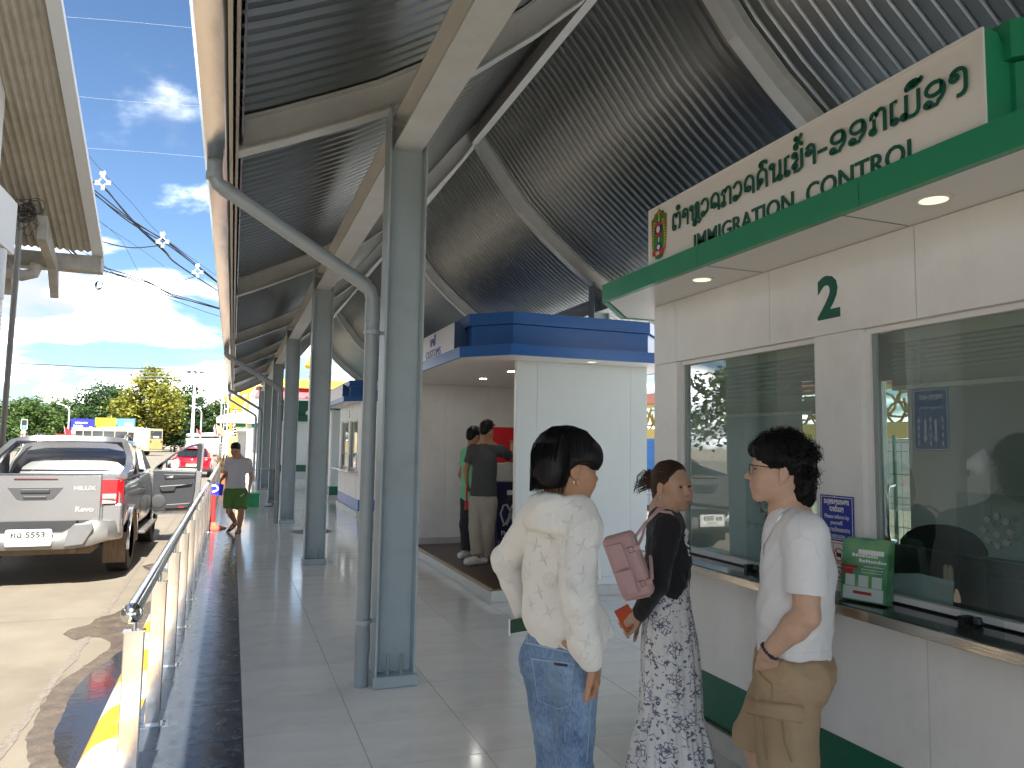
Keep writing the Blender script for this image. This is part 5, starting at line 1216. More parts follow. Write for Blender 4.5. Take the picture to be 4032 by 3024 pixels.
for k, (zz, mm) in enumerate(((at(93, 1702, 60).z, mat('sign_grey', (.3, .3, .3), .5)), (at(93, 1717, 60).z, M_lampw))):
    m = MB(); m.lathe([(0, 0), (.2, 0), (.2, .03), (0, .03)], (p.x-.02, p.y-.16, zz), 20, 'y'); sg_ = m.build('round_sign', mm, t)
    if k: F = frame((p.x-.02, p.y-.165, zz), (1, 0, 0), (0, 0, 1)); q = MB(); ribbon(q, arc(0, 0, .18, .18, 0, 360, 20), .05, F, .002); q.build('sign_ring', mat('sign_red', (.6, .02, .02), .5), sg_); q = MB(); ribbon(q, [(.08, -.1), (-.08, .08)], .05, F, .002); ribbon(q, [(-.09, -.02), (-.09, .09), (.02, .09)], .05, F, .002); q.build('arrow', M_black, sg_)
# billboards
def board(l, r, t_, b_, depth, col, label, k):
    A, B_ = at(l, t_, depth), at(r, t_, depth); z0, z1 = at(l, b_, depth).z, A.z
    t = thing('billboard', label, 'billboard', ((A.x+B_.x)/2, A.y, -.2), group='billboards before the trees')
    u = (Vector((B_.x, B_.y, 0))-Vector((A.x, A.y, 0))); w = u.length; F = frame((A.x, A.y, z0), u, (0, 0, 1)); h = z1-z0
    m = MB(); slab(m, 0, w, 0, h, -.25, 0, F); m.build('panel', mat('bill_'+k, col, .45, var=.25 if k != 'navy' else .05, vscale=.6), t)
    m = MB()
    for f in (.2, .8): q = F @ Vector((w*f, 0, -.12)); m.tube([(q.x, q.y, -.2), (q.x, q.y, z0)], .12, 6)
    m.build('posts', M_gal, t)
    m = MB(); q = MATS['print_white']; rr = random.Random(k)
    if k == 'navy':
        for row, (u0, u1) in ((.68, (.18, .7)), (.48, (.12, .52))):
            uu = u0
            while uu < u1: ww = rr.uniform(.02, .05); slab(m, w*uu, w*(uu+ww), h*row, h*(row+.12*rr.uniform(.6, 1)), .01, .03, F); uu += ww+.015
        slab(m, 0, w, 0, h*.12, .01, .03, F)
    elif k == 'sky': slab(m, w*.5, w*.9, h*.42, h*.62, .01, .03, F); slab(m, 0, w, 0, h*.12, .01, .03, F)
    else: slab(m, w*.4, w*.85, h*.52, h*.62, .01, .03, F); q = mat('bill_brown', (.3, .2, .04), .5)
    m.build('print', q, t)
    if k != 'yellow': m = MB(); slab(m, w*.56, w*.74, h*.05, h*.4, .01, .04, F); slab(m, w*.8, w*.93, h*.1, h*.5, .01, .04, F); m.build('picture', mat('bill_pic'+k, (.55, .38, .2), .5, var=.6, vscale=2.5), t)
board(281, 372, 1648, 1708, 98, (.02, .025, .30), 'navy billboard with white lettering behind the bus', 'navy')
board(375, 455, 1645, 1695, 99, (.70, .60, .03), 'yellow billboard between two blue ones behind the bus', 'yellow')
board(457, 530, 1648, 1692, 100, (.10, .26, .55), 'sky blue billboard half hidden by the yellow-green tree', 'sky')
# flags
def flag(px, top, bot, depth, kind, label, lean=.25):
    A = at(px, bot, depth); B_ = at(px-lean*(bot-top)*.6, top, depth)
    t = thing('flag', label, 'flag', (A.x, A.y, A.z), group='flags on poles by the road')
    m = MB(); m.tube([A, B_+(B_-A)*.1], .025, 6); m.build('pole', M_gal, t)
    d = (A-B_); L_ = d.length; u = Vector((.6, .1, -.35)).normalized(); k = L_*.75
    cols = {'lao': ('flag_red', 'flag_blue', 'flag_red'), 'red': ('flag_red',)*3, 'yellow': ('flag_yellow',)*3}[kind]
    cc_ = {'flag_red': (.6, .02, .03), 'flag_blue': (.03, .05, .35), 'flag_yellow': (.8, .6, .15)}
    for i, cn in enumerate(cols):
        f0, f1 = i/3*.7, (i+1)/3*.7; m = MB(); vs = []
        for j in range(6):
            s = j/5*k; w = Vector((0, .06*math.sin(j*1.6), 0)); vs += [B_+d*f0+u*s+w, B_+d*f1+u*s+w]
        m.add(vs, [(2*j, 2*j+1, 2*j+3, 2*j+2) for j in range(5)]); m.build('stripe', mat(cn, cc_[cn], .7), t)
    if kind == 'lao': c = B_+d*.35+u*k*.5; m = MB(); m.ball(c, L_*.09, 8, 6); m.build('disc', MATS['print_white'], t)
flag(258, 1680, 1716, 62, 'red', 'red flag beside the lamp post under the navy billboard')
flag(778, 1690, 1712, 70, 'red', 'small red flag before the white fence')
flag(850, 1675, 1712, 60, 'lao', 'red and blue flag with a white disc, left of the yellow flag')
flag(858, 1672, 1714, 59, 'yellow', 'yellow flag leaning beside the red and blue flags')
flag(846, 1684, 1716, 61, 'lao', 'red and blue flag hanging lowest in the bunch of flags')
p = at(272, 1712, 61); m = MB(); m.box(p.x-.9, p.x+.5, p.y, p.y+.3, p.z-.25, p.z+.05); m.box(p.x-.8, p.x-.7, p.y, p.y+.1, -.2, p.z-.25); m.box(p.x+.3, p.x+.4, p.y, p.y+.1, -.2, p.z-.25); o = m.build('roadside_barrier', mat('barrier_red', (.6, .03, .03), .5), None); tag(o, 'red barrier on white legs under the navy billboard', 'barrier')
# white baluster fence and gate posts
A, B_ = at(712, 1700, 118), at(868, 1700, 84); A.z = B_.z = 0; zt = 2.35
fe = thing('white_fence', 'tall white fence of close upright balusters across the far road', 'fence', (A.x, A.y, -.2))
u = B_-A; m = MB(); n_ = Vector((-u.normalized().y, u.normalized().x, 0))*.12
for z0, z1 in ((-.2, .25), (zt-.25, zt)): m.loft([[P_-n_+Vector((0, 0, z0)), P_+n_+Vector((0, 0, z0)), P_+n_+Vector((0, 0, z1)), P_-n_+Vector((0, 0, z1))] for P_ in (A, B_)])
m.build('rails', M_wp, fe)
bal = MB(); bal.lathe([(.13, .25), (.2, .5), (.2, 1.0), (.12, 1.5), (.2, 1.85), (.2, 2.1)], (0, 0, 0), 6); bme = bal.mesh('baluster', M_wp, smooth=40)
for k in range(34): o = link('baluster', bme, None, fe); o.matrix_parent_inverse = Matrix.Identity(4); o.location = A+u*(k+.5)/34-Vector(fe.location)+Vector((0, 0, -.2))
lf = MB()
for k in range(34): P_ = A+u*(k+.5)/34; lf.ball((P_.x, P_.y, zt+.12), .14, 6, 4)
o = lf.build('finials', M_wp, fe); stuff(o)
def post(px, depth, h, w, label):
    p = at(px, 1700, depth); t = thing('gate_post', label, 'gate post', (p.x, p.y, -.2), group='white gate posts')
    m = MB(); m.box(p.x-w/2, p.x+w/2, p.y-w/2, p.y+w/2, -.2, h); m.build('shaft', M_wp, t, bevel=.03)
    m = MB(); m.box(p.x-w*.68, p.x+w*.68, p.y-w*.68, p.y+w*.68, h, h+.18); m.box(p.x-w*.6, p.x+w*.6, p.y-w*.6, p.y+w*.6, h+.2, h+.4); m.build('cap', M_wp, t, bevel=.03)
post(895, 80, 2.3, .85, 'white gate post left of the yellow wall')
post(955, 72, 2.35, .9, 'white gate post with a stepped cap right of the yellow wall')
A, B_ = at(898, 1800, 78), at(937, 1800, 78); m = MB(); m.box(A.x, B_.x, A.y, A.y+.4, -.2, at(900, 1725, 78).z); o = m.build('yellow_wall', mat('ochre_wall', (.62, .42, .1), .7, var=.2, vscale=2), None); tag(o, 'ochre yellow wall between the two white gate posts', 'wall')
# guard house
p0, p1 = at(852, 1660, 66), at(1050, 1660, 66); z1, z0, zp = at(900, 1640, 66).z, at(900, 1664, 66).z, at(965, 1628, 66).z
t = thing('guard_house', 'white flat-roofed guard house with green signs beyond the canopy', 'building', (p0.x+3, p0.y, -.2))
m = MB(); m.box(p0.x, p1.x, p0.y, p0.y+4, z0, z1); m.loft([[(p0.x, p0.y, z1), (p0.x, p0.y+4, z1), (p1.x, p0.y+4, z1), (p1.x, p0.y, z1)], [(p0.x+2, p0.y+1.6, zp+.2), (p0.x+2, p0.y+2.2, zp+.2), (p1.x-1, p0.y+2.2, zp+.2), (p1.x-1, p0.y+1.6, zp+.2)]]); m.build('roof', M_wp, t)
m = MB()
for x in (p0.x+2.6, p0.x+3.9): m.box(x, x+.4, p0.y+.5, p0.y+.9, -.2, z0)
m.build('pillar', M_wp, t)
m = MB(); m.box(p0.x+1.6, p0.x+2.5, p0.y+.3, p0.y+.36, z0-.42, z0-.02); m.box(p0.x+3.0, p0.x+4.4, p0.y+.3, p0.y+.36, z0-.42, z0-.02); m.build('green_sign', M_dgreen, t)
m = MB(); m.box(p0.x+3.2, p1.x, p0.y+2.5, p0.y+3.5, -.2, z0); m.build('wall', mat('pale_wall', (.55, .53, .5), .7, var=.2, vscale=1.5), t)
# yellow tower and steel frame, big white and red building
def tower(px, top, depth, label):
    p = at(px, 1700, depth); zt = at(px, top, depth).z
    t = thing('crane_tower', label, 'tower', (p.x, p.y, -.2), group='yellow towers behind the guard house'); MY = mat('crane_yellow', (.72, .36, .02), .45); m = MB()
    for dx in (-.45, .45):
        m.tube([(p.x+dx, p.y, -.2), (p.x+dx, p.y, zt)], .2, 6)
    m.loft([[(p.x-w, p.y-.3, z), (p.x+w, p.y-.3, z), (p.x+w, p.y+.3, z), (p.x-w, p.y+.3, z)] for z, w in ((zt-.6, .7), (zt, 1.0), (zt+.7, 1.5), (zt+1.0, 1.5))]); m.build('mast', MY, t)
    m = MB()
    for k in range(9): z = zt*k/9; m.tube([(p.x-1.3, p.y+.4, z), (p.x+1.3, p.y+.4, z+zt/9)], .05, 5); m.tube([(p.x-1.3, p.y+.4, z), (p.x+1.3, p.y+.4, z)], .05, 5)
    for dx in (-1.3, 1.3): m.tube([(p.x+dx, p.y+.4, -.2), (p.x+dx, p.y+.4, zt)], .06, 5)
    m.build('lattice', M_gal, t)
tower(922, 1590, 96, 'yellow twin-leg tower left of the white building')
tower(958, 1535, 104, 'taller yellow tower right behind the first one')
A = at(972, 1660, 120); B_ = at(1420, 1660, 120); zr, zw = at(1000, 1520, 120).z, at(1000, 1560, 120).z
t = thing('hall', 'large white hall with a red roof band and golden eaves behind the guard house', 'building', ((A.x+B_.x)/2, A.y, -.2))
m = MB(); m.box(A.x, B_.x, A.y, A.y+12, -.2, zw); m.build('wall', mat('pale_metal_wall', (.6, .64, .68), .4, var=.06, vscale=1, stretch=(3, 1, .2)), t)
m = MB(); m.loft([[(A.x+.5, A.y-.5, zw), (B_.x, A.y-.5, zw), (B_.x, A.y+12, zw), (A.x+.5, A.y+12, zw)], [(A.x+2.2, A.y+.5, zr), (B_.x, A.y+.5, zr), (B_.x, A.y+11, zr), (A.x+2.2, A.y+11, zr)]]); m.build('roof', mat('hall_red', (.42, .03, .05), .5), t)
m = MB(); m.loft([[(A.x+1.2, A.y-.6, zr+.02), (B_.x, A.y-.6, zr+.02), (B_.x, A.y+11, zr+.02), (A.x+1.2, A.y+11, zr+.02)], [(A.x+4, A.y+1.5, zr+1.6), (B_.x, A.y+1.5, zr+1.6), (B_.x, A.y+10, zr+1.6), (A.x+4, A.y+10, zr+1.6)]]); m.build('golden_eave', mat('hall_gold', (.62, .36, .03), .4), t)
for k in range(7): p_ = at(1240+k*14, 1574, 119); q = MB(); q.box(p_.x-.28, p_.x+.28, p_.y-.1, p_.y, p_.z-.5, p_.z+.6); q.build('window', M_glassdark, t)
for k, px in enumerate((1222, 1236)):
    p_ = at(px, 1440+40*k, 118); q = MB(); q.lathe([(.6, -.5), (1.0, 0), (.5, .4), (.1, 1.6)], p_, 10); q.build('gold_finial', MATS['hall_gold'], t, smooth=40)
# small green roof by the fence
A = at(700, 1700, 128); t = thing('sentry_roof', 'small hut with a green pyramid roof behind the white fence', 'hut', (A.x, A.y, -.2)); z0, z1 = at(760, 1708, 128).z, at(745, 1686, 128).z; x0, x1 = A.x, at(770, 1700, 128).x; xm = at(745, 1700, 128).x
m = MB(); m.loft([[(x0, A.y, z0), (x1, A.y, z0), (x1, A.y+4, z0), (x0, A.y+4, z0)], [(xm-.1, A.y+1.9, z1), (xm+.1, A.y+1.9, z1), (xm+.1, A.y+2.1, z1), (xm-.1, A.y+2.1, z1)]]); m.build('roof', mat('faded_green_roof', (.25, .32, .2), .6), t); m = MB(); m.box(x0+.4, x1-.4, A.y+.4, A.y+3.6, -.2, z0); m.build('walls', M_wp, t)

# ---------------------------------------------------------------- building across the road
M_ac = mat('weathered_sheet', (.40, .365, .30), .85, var=.10, vscale=3, bump=.05, bscale=30)
M_mosaic = mat('mosaic_tile', (.52, .50, .45), .4, var=.12, vscale=25)
VX = -3.8; C0 = onx(407, 1002, VX); C1 = onx(241, 0, VX)
lb = thing('roadside_building', 'building across the road with a steep corrugated sheet roof on round tiled columns', 'building', (-5.4, 14, -.2))
d = (C0-C1).normalized(); top = C1-d*6; nrm = Vector((0, -d.z, d.y)); nrm = nrm if nrm.z > 0 else -nrm
m = MB(); per = .177; nr = 40; rows = []
ns = 26
for i in range(nr*4+1):
    x = VX-.28-i*per/4; w = (0, 1, 0, -1)[i % 4]*.042+.042
    rows.append([tuple(Vector((x, 0, 0))+Vector((0, top.y, top.z))+Vector((0, d.y, d.z))*((C0-top).length*k/ns)+nrm*(w+(.008 if k*7//ns % 2 else 0))) for k in range(ns+1)])
vs = [p for r in rows for p in r]; n1_ = ns+1
m.add(vs, [(i*n1_+k, i*n1_+k+1, (i+1)*n1_+k+1, (i+1)*n1_+k) for i in range(len(rows)-1) for k in range(ns)]); m.build('roof_sheet', M_ac, lb, smooth=60)
m = MB(); a_ = Vector((VX, top.y, top.z)); b_ = Vector((VX, C0.y, C0.z)); 
m.loft([[p_+Vector((-.30, 0, 0))-nrm*.02, p_+Vector((.0, 0, 0))-nrm*.02, p_+Vector((.0, 0, 0))+nrm*.16, p_+Vector((-.30, 0, 0))+nrm*.16] for p_ in (a_, b_+d*.15)]); m.build('barge_board', mat('barge_white', (.6, .62, .63), .5), lb)
m = MB(); m.box(-14, VX-.05, C0.y+.02, C0.y+.5, C0.z-.52, C0.z-.06); m.build('eave_gutter', mat('stained_concrete', (.34, .31, .26), .85, var=.25, vscale=2), lb)
for x in (-5.15, -6.3): q = MB(); q.prism([(C0.y-1.6, C0.z+.55), (C0.y+.1, C0.z-.5), (C0.y+.35, C0.z-1.35), (C0.y-.2, C0.z-.6), (C0.y-1.6, C0.z-.1)], x, 'x', .22); q.build('bracket', MATS['stained_concrete'], lb)
m = MB(); m.tube([(-7, C0.y-.5, C0.z-.7), (-5.7, C0.y-.4, C0.z-.9), (-5.45, C0.y-.35, C0.z-.8), (-5.4, C0.y-.3, C0.z-.55)], .16, 10); m.build('drain_pipe', MATS['stained_concrete'], lb, smooth=True)
W0 = onx(70, 800, -5.0)
m = MB(); m.box(-9, -5.0, -6, W0.y, W0.z-1.25, W0.z-.02); m.box(-9, -5.3, -6, W0.y-.4, W0.z, top.z); m.build('wall', M_wp, lb)
for y in (-3.0, 8.7, 19.6):
    m = MB(); m.lathe([(.40, -.19), (.40, W0.z-2.4)], (-5.42, y, 0), 28); c_ = m.build('column', M_mosaic, lb, smooth=True)
    m = MB(); m.lathe([(.41, W0.z-2.4), (.41, W0.z-1.26)], (-5.42, y, 0), 28); m.build('column_top', M_wp, lb, smooth=True)
m = MB(); m.box(-11, -10.6, -6, 21, -.19, W0.z-1.2); m.build('inner_wall', mat('office_grey', (.4, .4, .39), .7), lb)
# its lane sign, reflected in the booth window
F = frame((-4.98, 8.1, 1.62), (-0.0, 1, 0), (0, 0, 1))
m = MB(); slab(m, 0, .62, 0, .95, 0, .02, F); o = m.build('lane_sign', mat('sign_blue', (.015, .05, .3), .4), None); tag(o, 'blue foreign vehicle lane sign with two white arrows on the round tiled column', 'sign')
m = MB()
for a in ((.01, .61, .01, .025), (.01, .61, .925, .94), (.01, .025, .01, .94), (.595, .61, .01, .94)): slab(m, *a, .0205, .022, F)
for u in (.22, .40): ribbon(m, [(u, .46), (u, .2)], .035, F, .0015, .021); m.add([F @ Vector(p_) for p_ in ((u-.045, .22, .0225), (u+.045, .22, .0225), (u, .12, .0225))], [(0, 1, 2)])
for u in (.1, .31, .52):
    for v in (.08, .2, .32, .44): slab(m, u-.013, u+.013, v, v+.07, .0205, .022, F)
mb_text(m, 'Foreign vehicle', .07, F @ Matrix.Translation((.31, .64, .0215)), extrude=.001, align='CENTER'); lao(m, 'ລດຕາງ-ດາວ', .07, .012, F @ Matrix.Translation((.08, .79, 0)), .95, .0015, .021)
m.build('print', MATS['print_white'], o)
# leaning service pole and its cables
P0, P1 = onz(2, 1790, -.17), None
b0 = at(8, 1745, 21); t0 = at(84, 830, 19.5)
pole = thing('service_pole', 'leaning galvanised service pole with a tangle of cables at its top on the left', 'pole', (b0.x, b0.y, -.17))
m = MB(); dd = (b0-t0); foot = t0+dd*((t0.z+.17)/(-dd.z)); m.tube([foot, t0], .075, 12); m.build('shaft', mat('pole_grey', (.2, .2, .2), .5, metal=.4), pole, smooth=True)
M_cab = mat('cable_black', (.012, .012, .013), .5)
q = MB(); rnd = random.Random(11)
for k in range(46):
    c = at(60+rnd.gauss(38, 26), 800+rnd.gauss(40, 26), 19.3+rnd.random()*.3); r = rnd.uniform(.06, .28); a0 = rnd.uniform(0, 6.28); tilt = rnd.uniform(-1, 1)
    q.tube([c+AX*(r*math.cos(a0+s*.5))+AY*(r*.8*math.sin(a0+s*.5))+AZ*(tilt*r*math.sin(s)) for s in range(rnd.randint(6, 13))], .008, 4)
o = q.build('cable_tangle', M_cab, pole); stuff(o)
def cable(pts, d0, d1, r, label, n=1, spread=.0, name='cable', m=None, grp='cables strung from the pole across the road'):
    root = None
    t = None
    for k in range(n):
        P_ = []
        for i, (x, y) in enumerate(pts):
            f = i/(len(pts)-1); s = spread*math.sin(math.pi*min(1, f*1.0+.0))+spread*.15
            P_.append(at(x+math.cos(k*2.1+i*.9)*s, y+math.sin(k*2.1+i*.7)*s, d0+(d1-d0)*f))
        # smooth
        Q = []
        for i in range(len(P_)-1):
            p0, p1, p2, p3 = P_[max(i-1, 0)], P_[i], P_[i+1], P_[min(i+2, len(P_)-1)]
            for j in range(6):
                s = j/6; Q.append(.5*((2*p1)+(p2-p0)*s+(2*p0-5*p1+4*p2-p3)*s*s+(3*p1-p0-3*p2+p3)*s**3))
        Q.append(P_[-1]); mb = MB(); mb.tube(Q, r, 6)
        if n > 1 and t is None: t = thing(name+'_bundle', label, 'cable bundle', tuple(P_[0]), group=grp)
        o = mb.build(name, m or M_cab, t if n > 1 else None, smooth=True)
        if n == 1: tag(o, label, 'cable', grp)
cable([(-40, 418), (0, 449), (120, 545), (235, 648), (380, 765), (512, 868), (669, 964), (771, 1045), (905, 1150)], 18, 36, .022, 'thick black cable bundle running highest from the upper left to the eave', 3, 5)
cable([(-40, 505), (0, 536), (100, 610), (181, 663), (313, 708), (398, 732), (482, 826), (542, 892), (648, 988), (699, 1040), (900, 1172)], 18, 36, .026, 'thick twisted cable sagging below the highest bundle', 2, 2.5)
cable([(95, 800), (160, 838), (241, 892), (386, 946), (512, 975), (627, 967)], 19, 27, .02, 'single sagging cable from the pole to the second white spacer')
cable([(95, 820), (160, 870), (231, 939), (337, 1035), (434, 1069), (574, 1112), (670, 1160), (771, 1189), (910, 1228)], 19, 37, .022, 'loose cable bundle running lowest from the tangle to the eave', 7, 6)
cable([(95, 850), (250, 960), (360, 1010), (500, 1110), (640, 1165), (800, 1225), (915, 1260)], 19, 37, .012, 'thin cable hanging below the lowest bundle')
cable([(0, 210), (150, 360), (300, 550), (400, 672), (520, 800), (640, 930), (900, 1120)], 17, 36, .009, 'thin straight wire crossing above the white spacers')
cable([(620, 1122), (700, 1110), (780, 1085)], 27, 30, .014, 'short cable rising to the third white spacer')
cable([(380, 860), (480, 950), (570, 1105), (680, 1160)], 24, 30, .006, 'hair-thin wire dropping steeply between the bundles')
cable([(400, 880), (560, 985), (680, 1075), (790, 1160)], 24, 32, .006, 'hair-thin wire crossing the blue gap behind the bundles')
for k, (a, b_, c_) in enumerate((((250, 66), (500, 85), (775, 112)), ((295, 379), (520, 400), (800, 419)), ((330, 583), (560, 598), (815, 620)))):
    cable([a, b_, c_], 30, 34, .004, ('pale wire highest in the blue sky', 'pale wire across the cloud', 'pale wire below the cloud')[k], m=mat('pale_wire', (.45, .47, .5), .5), grp=None)
cable([(0, 1427), (200, 1437), (450, 1448), (900, 1456)], 60, 60, .035, 'dark power line crossing above the tree tops', grp='power lines beyond the trees')
for k, (a, b_) in enumerate(((1461, 1470), (1475, 1485), (1478, 1499))):
    cable([(0, a), (400, (a+b_)/2+2), (900, b_)], 62, 62, .018, ('fainter power line just under the dark one', 'middle fainter power line', 'lowest of the power lines above the tree tops')[k], m=mat('far_wire', (.25, .27, .3), .6), grp='power lines beyond the trees')
# white spacer brackets on the bundles
def spacer(px, py, depth, s, label):
    w = .7
    t = thing('cable_spacer', label, 'cable spacer', tuple(at(px, py, depth)), group='white spacers on the overhead cables'); M0 = mat('ceramic_white', (.78, .78, .76), .3)
    P_ = lambda x, y: at(px+x*s, py+y*s, depth)
    m = MB(); m.tube([P_(-26, 8), P_(0, -18), P_(26, 8), P_(0, 28), P_(-26, 8)], .032, 8); m.build('frame', M0, t, smooth=True)
    for x, y in ((0, -26), (-30, 10), (30, 10), (0, 34)):
        m = MB(); m.lathe([(.02, -.08), (.075, -.07), (.04, -.03), (.075, .0), (.04, .03), (.075, .07), (.02, .08)], P_(x, y), 10); m.build('insulator', M0, t, smooth=True)
    m = MB(); m.tube([P_(0+10*math.cos(R_(a)), -36+10*math.sin(R_(a))) for a in range(-60, 250, 25)], .035, 8); m.build('hook', M0, t, smooth=True)
spacer(405, 712, 25, .8, 'white spacer highest on the cables, nearest the sheet roof')
spacer(640, 945, 29, .66, 'middle white spacer on the overhead cables')
spacer(778, 1066, 32, .56, 'white spacer lowest on the cables, nearest the canopy')
t_ = MB(); c = at(388, 1124, 25)
for k in range(5): t_.tube([c+AX*(.13*(1-.06*k)*math.cos(R_(a)))+AY*(.15*(1-.05*k)*math.sin(R_(a))+.01*k)+AZ*(.02*k) for a in range(0, 361, 20)], .009, 5)
t_.tube([c+AY*.16, at(388, 1082, 25), at(396, 1058, 25), at(410, 1050, 25)], .009, 5); t_.tube([c+AY*.16, at(410, 1085, 25), at(428, 1060, 25)], .009, 5)
o = t_.build('cable_coil', M_cab, None, smooth=True); tag(o, 'small coil of black cable hanging below the lowest bundle', 'cable coil')

# ---------------------------------------------------------------- beyond the booths on the right
wf = thing('wire_fence', 'dark green wire mesh fence behind the booths', 'fence', (9.6, 14, 0)); m = MB()
for k in range(150): y = 6+k*.15; m.tube([(9.6, y, -.2), (9.6, y, 1.75)], .004, 4)
for z in (.1, .45, .8, .9, 1.25, 1.6, 1.74): m.tube([(9.6, 6, z), (9.6, 28, z)], .006, 4)
o = m.build('wire_mesh', mat('fence_wire', (.02, .06, .04), .5), wf); stuff(o)
m = MB()
for k in range(9): m.tube([(9.63, 6+2.7*k, -.2), (9.63, 6+2.7*k, 1.85)], .03, 8)
o = m.build('posts', MATS['fence_wire'], wf); stuff(o)
t = thing('ornate_wall', 'yellow fretwork wall with a red coping beyond the wire fence', 'wall', (19, 28, 0)); m = MB(); m.box(18.9, 19.2, 14, 48, 2.0, 2.5); m.box(18.9, 19.2, 14, 48, 3.55, 3.7); m.build('yellow_bands', mat('fret_yellow', (.62, .44, .1), .6), t)
m = MB()
for k in range(40):
    y = 16+k*.8; F = frame((18.95, y, 3.0), (0, 1, 0), (0, 0, 1))
    for s in (1, -1): ribbon(m, [(s*(.05+.02*a/30)*math.cos(R_(a))*3.2, .15*s+(.05+.02*a/30)*math.sin(R_(a))*2.2) for a in range(0, 400, 30)], .07, F, .05)
o = m.build('fretwork', MATS['fret_yellow'], t); stuff(o)
m = MB(); m.box(18.8, 19.3, 14, 48, 3.71, 4.2); m.build('coping', mat('coping_pink', (.55, .2, .14), .6), t)
m = MB(); m.box(19.0, 19.1, 14, 48, -.2, 1.99); m.build('base_wall', M_wp, t)
t = thing('blue_container', 'bright blue container standing behind the wire fence', 'container', (11.6, 18, 0)); m = MB(); m.box(10.9, 12.4, 15.6, 20.5, .95, 1.85); m.build('body', mat('container_blue', (.02, .16, .55), .4), t); m = MB(); m.box(10.88, 10.9, 16.5, 17.6, 1.1, 1.7); m.build('side_panel', mat('container_pale', (.3, .5, .75), .4), t)
for y in (15.9, 20.2): q = MB(); q.box(10.95, 12.35, y-.1, y+.1, -.2, .945); q.build('support', M_lampw, t)
pt = thing('palm', 'low palm with long green fronds beyond the blue container', 'palm', (14.6, 23, -.2)); m = MB(); m.tube([(14.6, 23, -.2), (14.6, 23, 1.3)], [.16, .1], 8); m.build('trunk', M_bark, pt)
for k in range(16):
    a = k*2.4; r_ = 1.1+.3*(k % 3); up = .9-.35*(k % 4)*.5; fr = MB(); pts = [Vector((14.6, 23, 1.3))+Vector((math.cos(a)*r_*s, math.sin(a)*r_*s, up*s*1.3-s*s*.9)) for s in (0, .25, .5, .75, 1)]
    vs = []; fs = []
    for i in range(4):
        for j in range(4):
            b0_ = pts[i].lerp(pts[i+1], j/4); t_d = (pts[i+1]-pts[i]).normalized(); sd_ = t_d.cross(Vector((0, 0, 1))).normalized()
            for s in (1, -1): n0 = len(vs); vs += [b0_, b0_+t_d*.07, b0_+t_d*.25+sd_*s*.3+Vector((0, 0, -.06))]; fs.append((n0, n0+1, n0+2))
    fr.add(vs, fs); fr.build('frond', L_mid, pt)
# pot plant, cones, flag with P, table, crate on the platform
pp = onz(818, 1902, 0); px_, py_ = -.28, 27.5
t = thing('pot_plant', 'potted plant with reddish spiky leaves at the end of the handrail', 'plant', (px_, py_, 0)); m = MB(); m.lathe([(.12, 0), (.2, .45), (.22, .5), (.19, .5), (.17, .4), (0, .4)], (px_, py_, 0), 16); m.build('pot', mat('terracotta', (.4, .17, .09), .7), t, smooth=40)
m = MB(); rnd = random.Random(2)
for k in range(46):
    a = rnd.uniform(0, 6.28); r_ = rnd.uniform(.15, .5); zt_ = rnd.uniform(.75, 1.35); sd_ = Vector((-math.sin(a), math.cos(a), 0))*.03; b0_ = Vector((px_, py_, .45)); p1 = b0_+Vector((math.cos(a)*r_*.6, math.sin(a)*r_*.6, (zt_-.45)*.75)); p2 = b0_+Vector((math.cos(a)*r_, math.sin(a)*r_, zt_-.45-.1*r_))
    m.add([b0_-sd_*.4, b0_+sd_*.4, p1+sd_, p1-sd_, p2], [(0, 1, 2, 3), (3, 2, 4)])
m.build('leaves', mat('cordyline', (.16, .10, .05), .6, var=.5, vscale=9), t)
t = thing('traffic_cone', 'red traffic cone post standing behind the handrail', 'traffic cone', (-.275, 14.75, 0)); m = MB(); m.lathe([(.045, .03), (.035, .75), (.0, .76)], (-.275, 14.75, 0), 14); m.build('post', mat('cone_red', (.55, .03, .03), .5), t, smooth=40)
m = MB(); m.lathe([(.24, .002), (.24, .02), (.1, .06), (.05, .12)], (-.275, 14.75, 0), 8); m.build('base', mat('cone_orange', (.75, .14, .08), .5), t)
t = thing('parking_flag', 'small blue flag with a white letter P hanging by the handrail', 'flag', (-.28, 13.55, .7)); F = frame((-.30, 13.55, .70), (.97, .1, -.12), (.1, 0, .99)); m = MB(); vs = []
for j in range(7): vs += [F @ Vector((.03*j, 0, .012*math.sin(j*1.4))), F @ Vector((.03*j, .19, .012*math.sin(j*1.4+.5)))]
m.add(vs, [(2*j, 2*j+2, 2*j+3, 2*j+1) for j in range(6)]); m.build('cloth', mat('flag_cobalt', (.02, .03, .55), .6), t); m = MB(); ribbon(m, [(.02, .05), (.05, .06), (.09, .09), (.09, .13), (.05, .16), (.0, .15)], .03, F, .002, .016); m.build('letter', MATS['print_white'], t)
t = thing('bar_table', 'high round table with a dark square foot beside the columns', 'table', (.93, 19.5, 0)); m = MB(); m.lathe([(0, .925), (.24, .925), (.24, .945), (0, .945)], (.9, 19.5, 0), 24); m.build('table_top', mat('table_grey', (.35, .36, .35), .4), t); m = MB(); m.box(1.0, 1.06, 19.47, 19.53, .012, .924); m.build('leg', M_trim, t); m = MB(); m.box(.82, 1.12, 19.3, 19.7, .001, .012); m.build('foot', M_trim, t)
t = thing('green_crate', 'bright green crate on the platform behind the walking man', 'crate', (.52, 19.5, 0)); m = MB()
for a in ((.36, .68, 19.3, 19.32), (.36, .68, 19.68, 19.7), (.36, .38, 19.32, 19.68), (.66, .68, 19.32, 19.68)): m.box(*a, .02, .33)
m.box(.36, .68, 19.3, 19.7, .001, .02); m.build('shell', mat('crate_green', (.04, .42, .16), .5), t); m = MB(); m.box(.345, .695, 19.285, 19.715, .30, .335); m.build('rim', MATS['crate_green'], t)
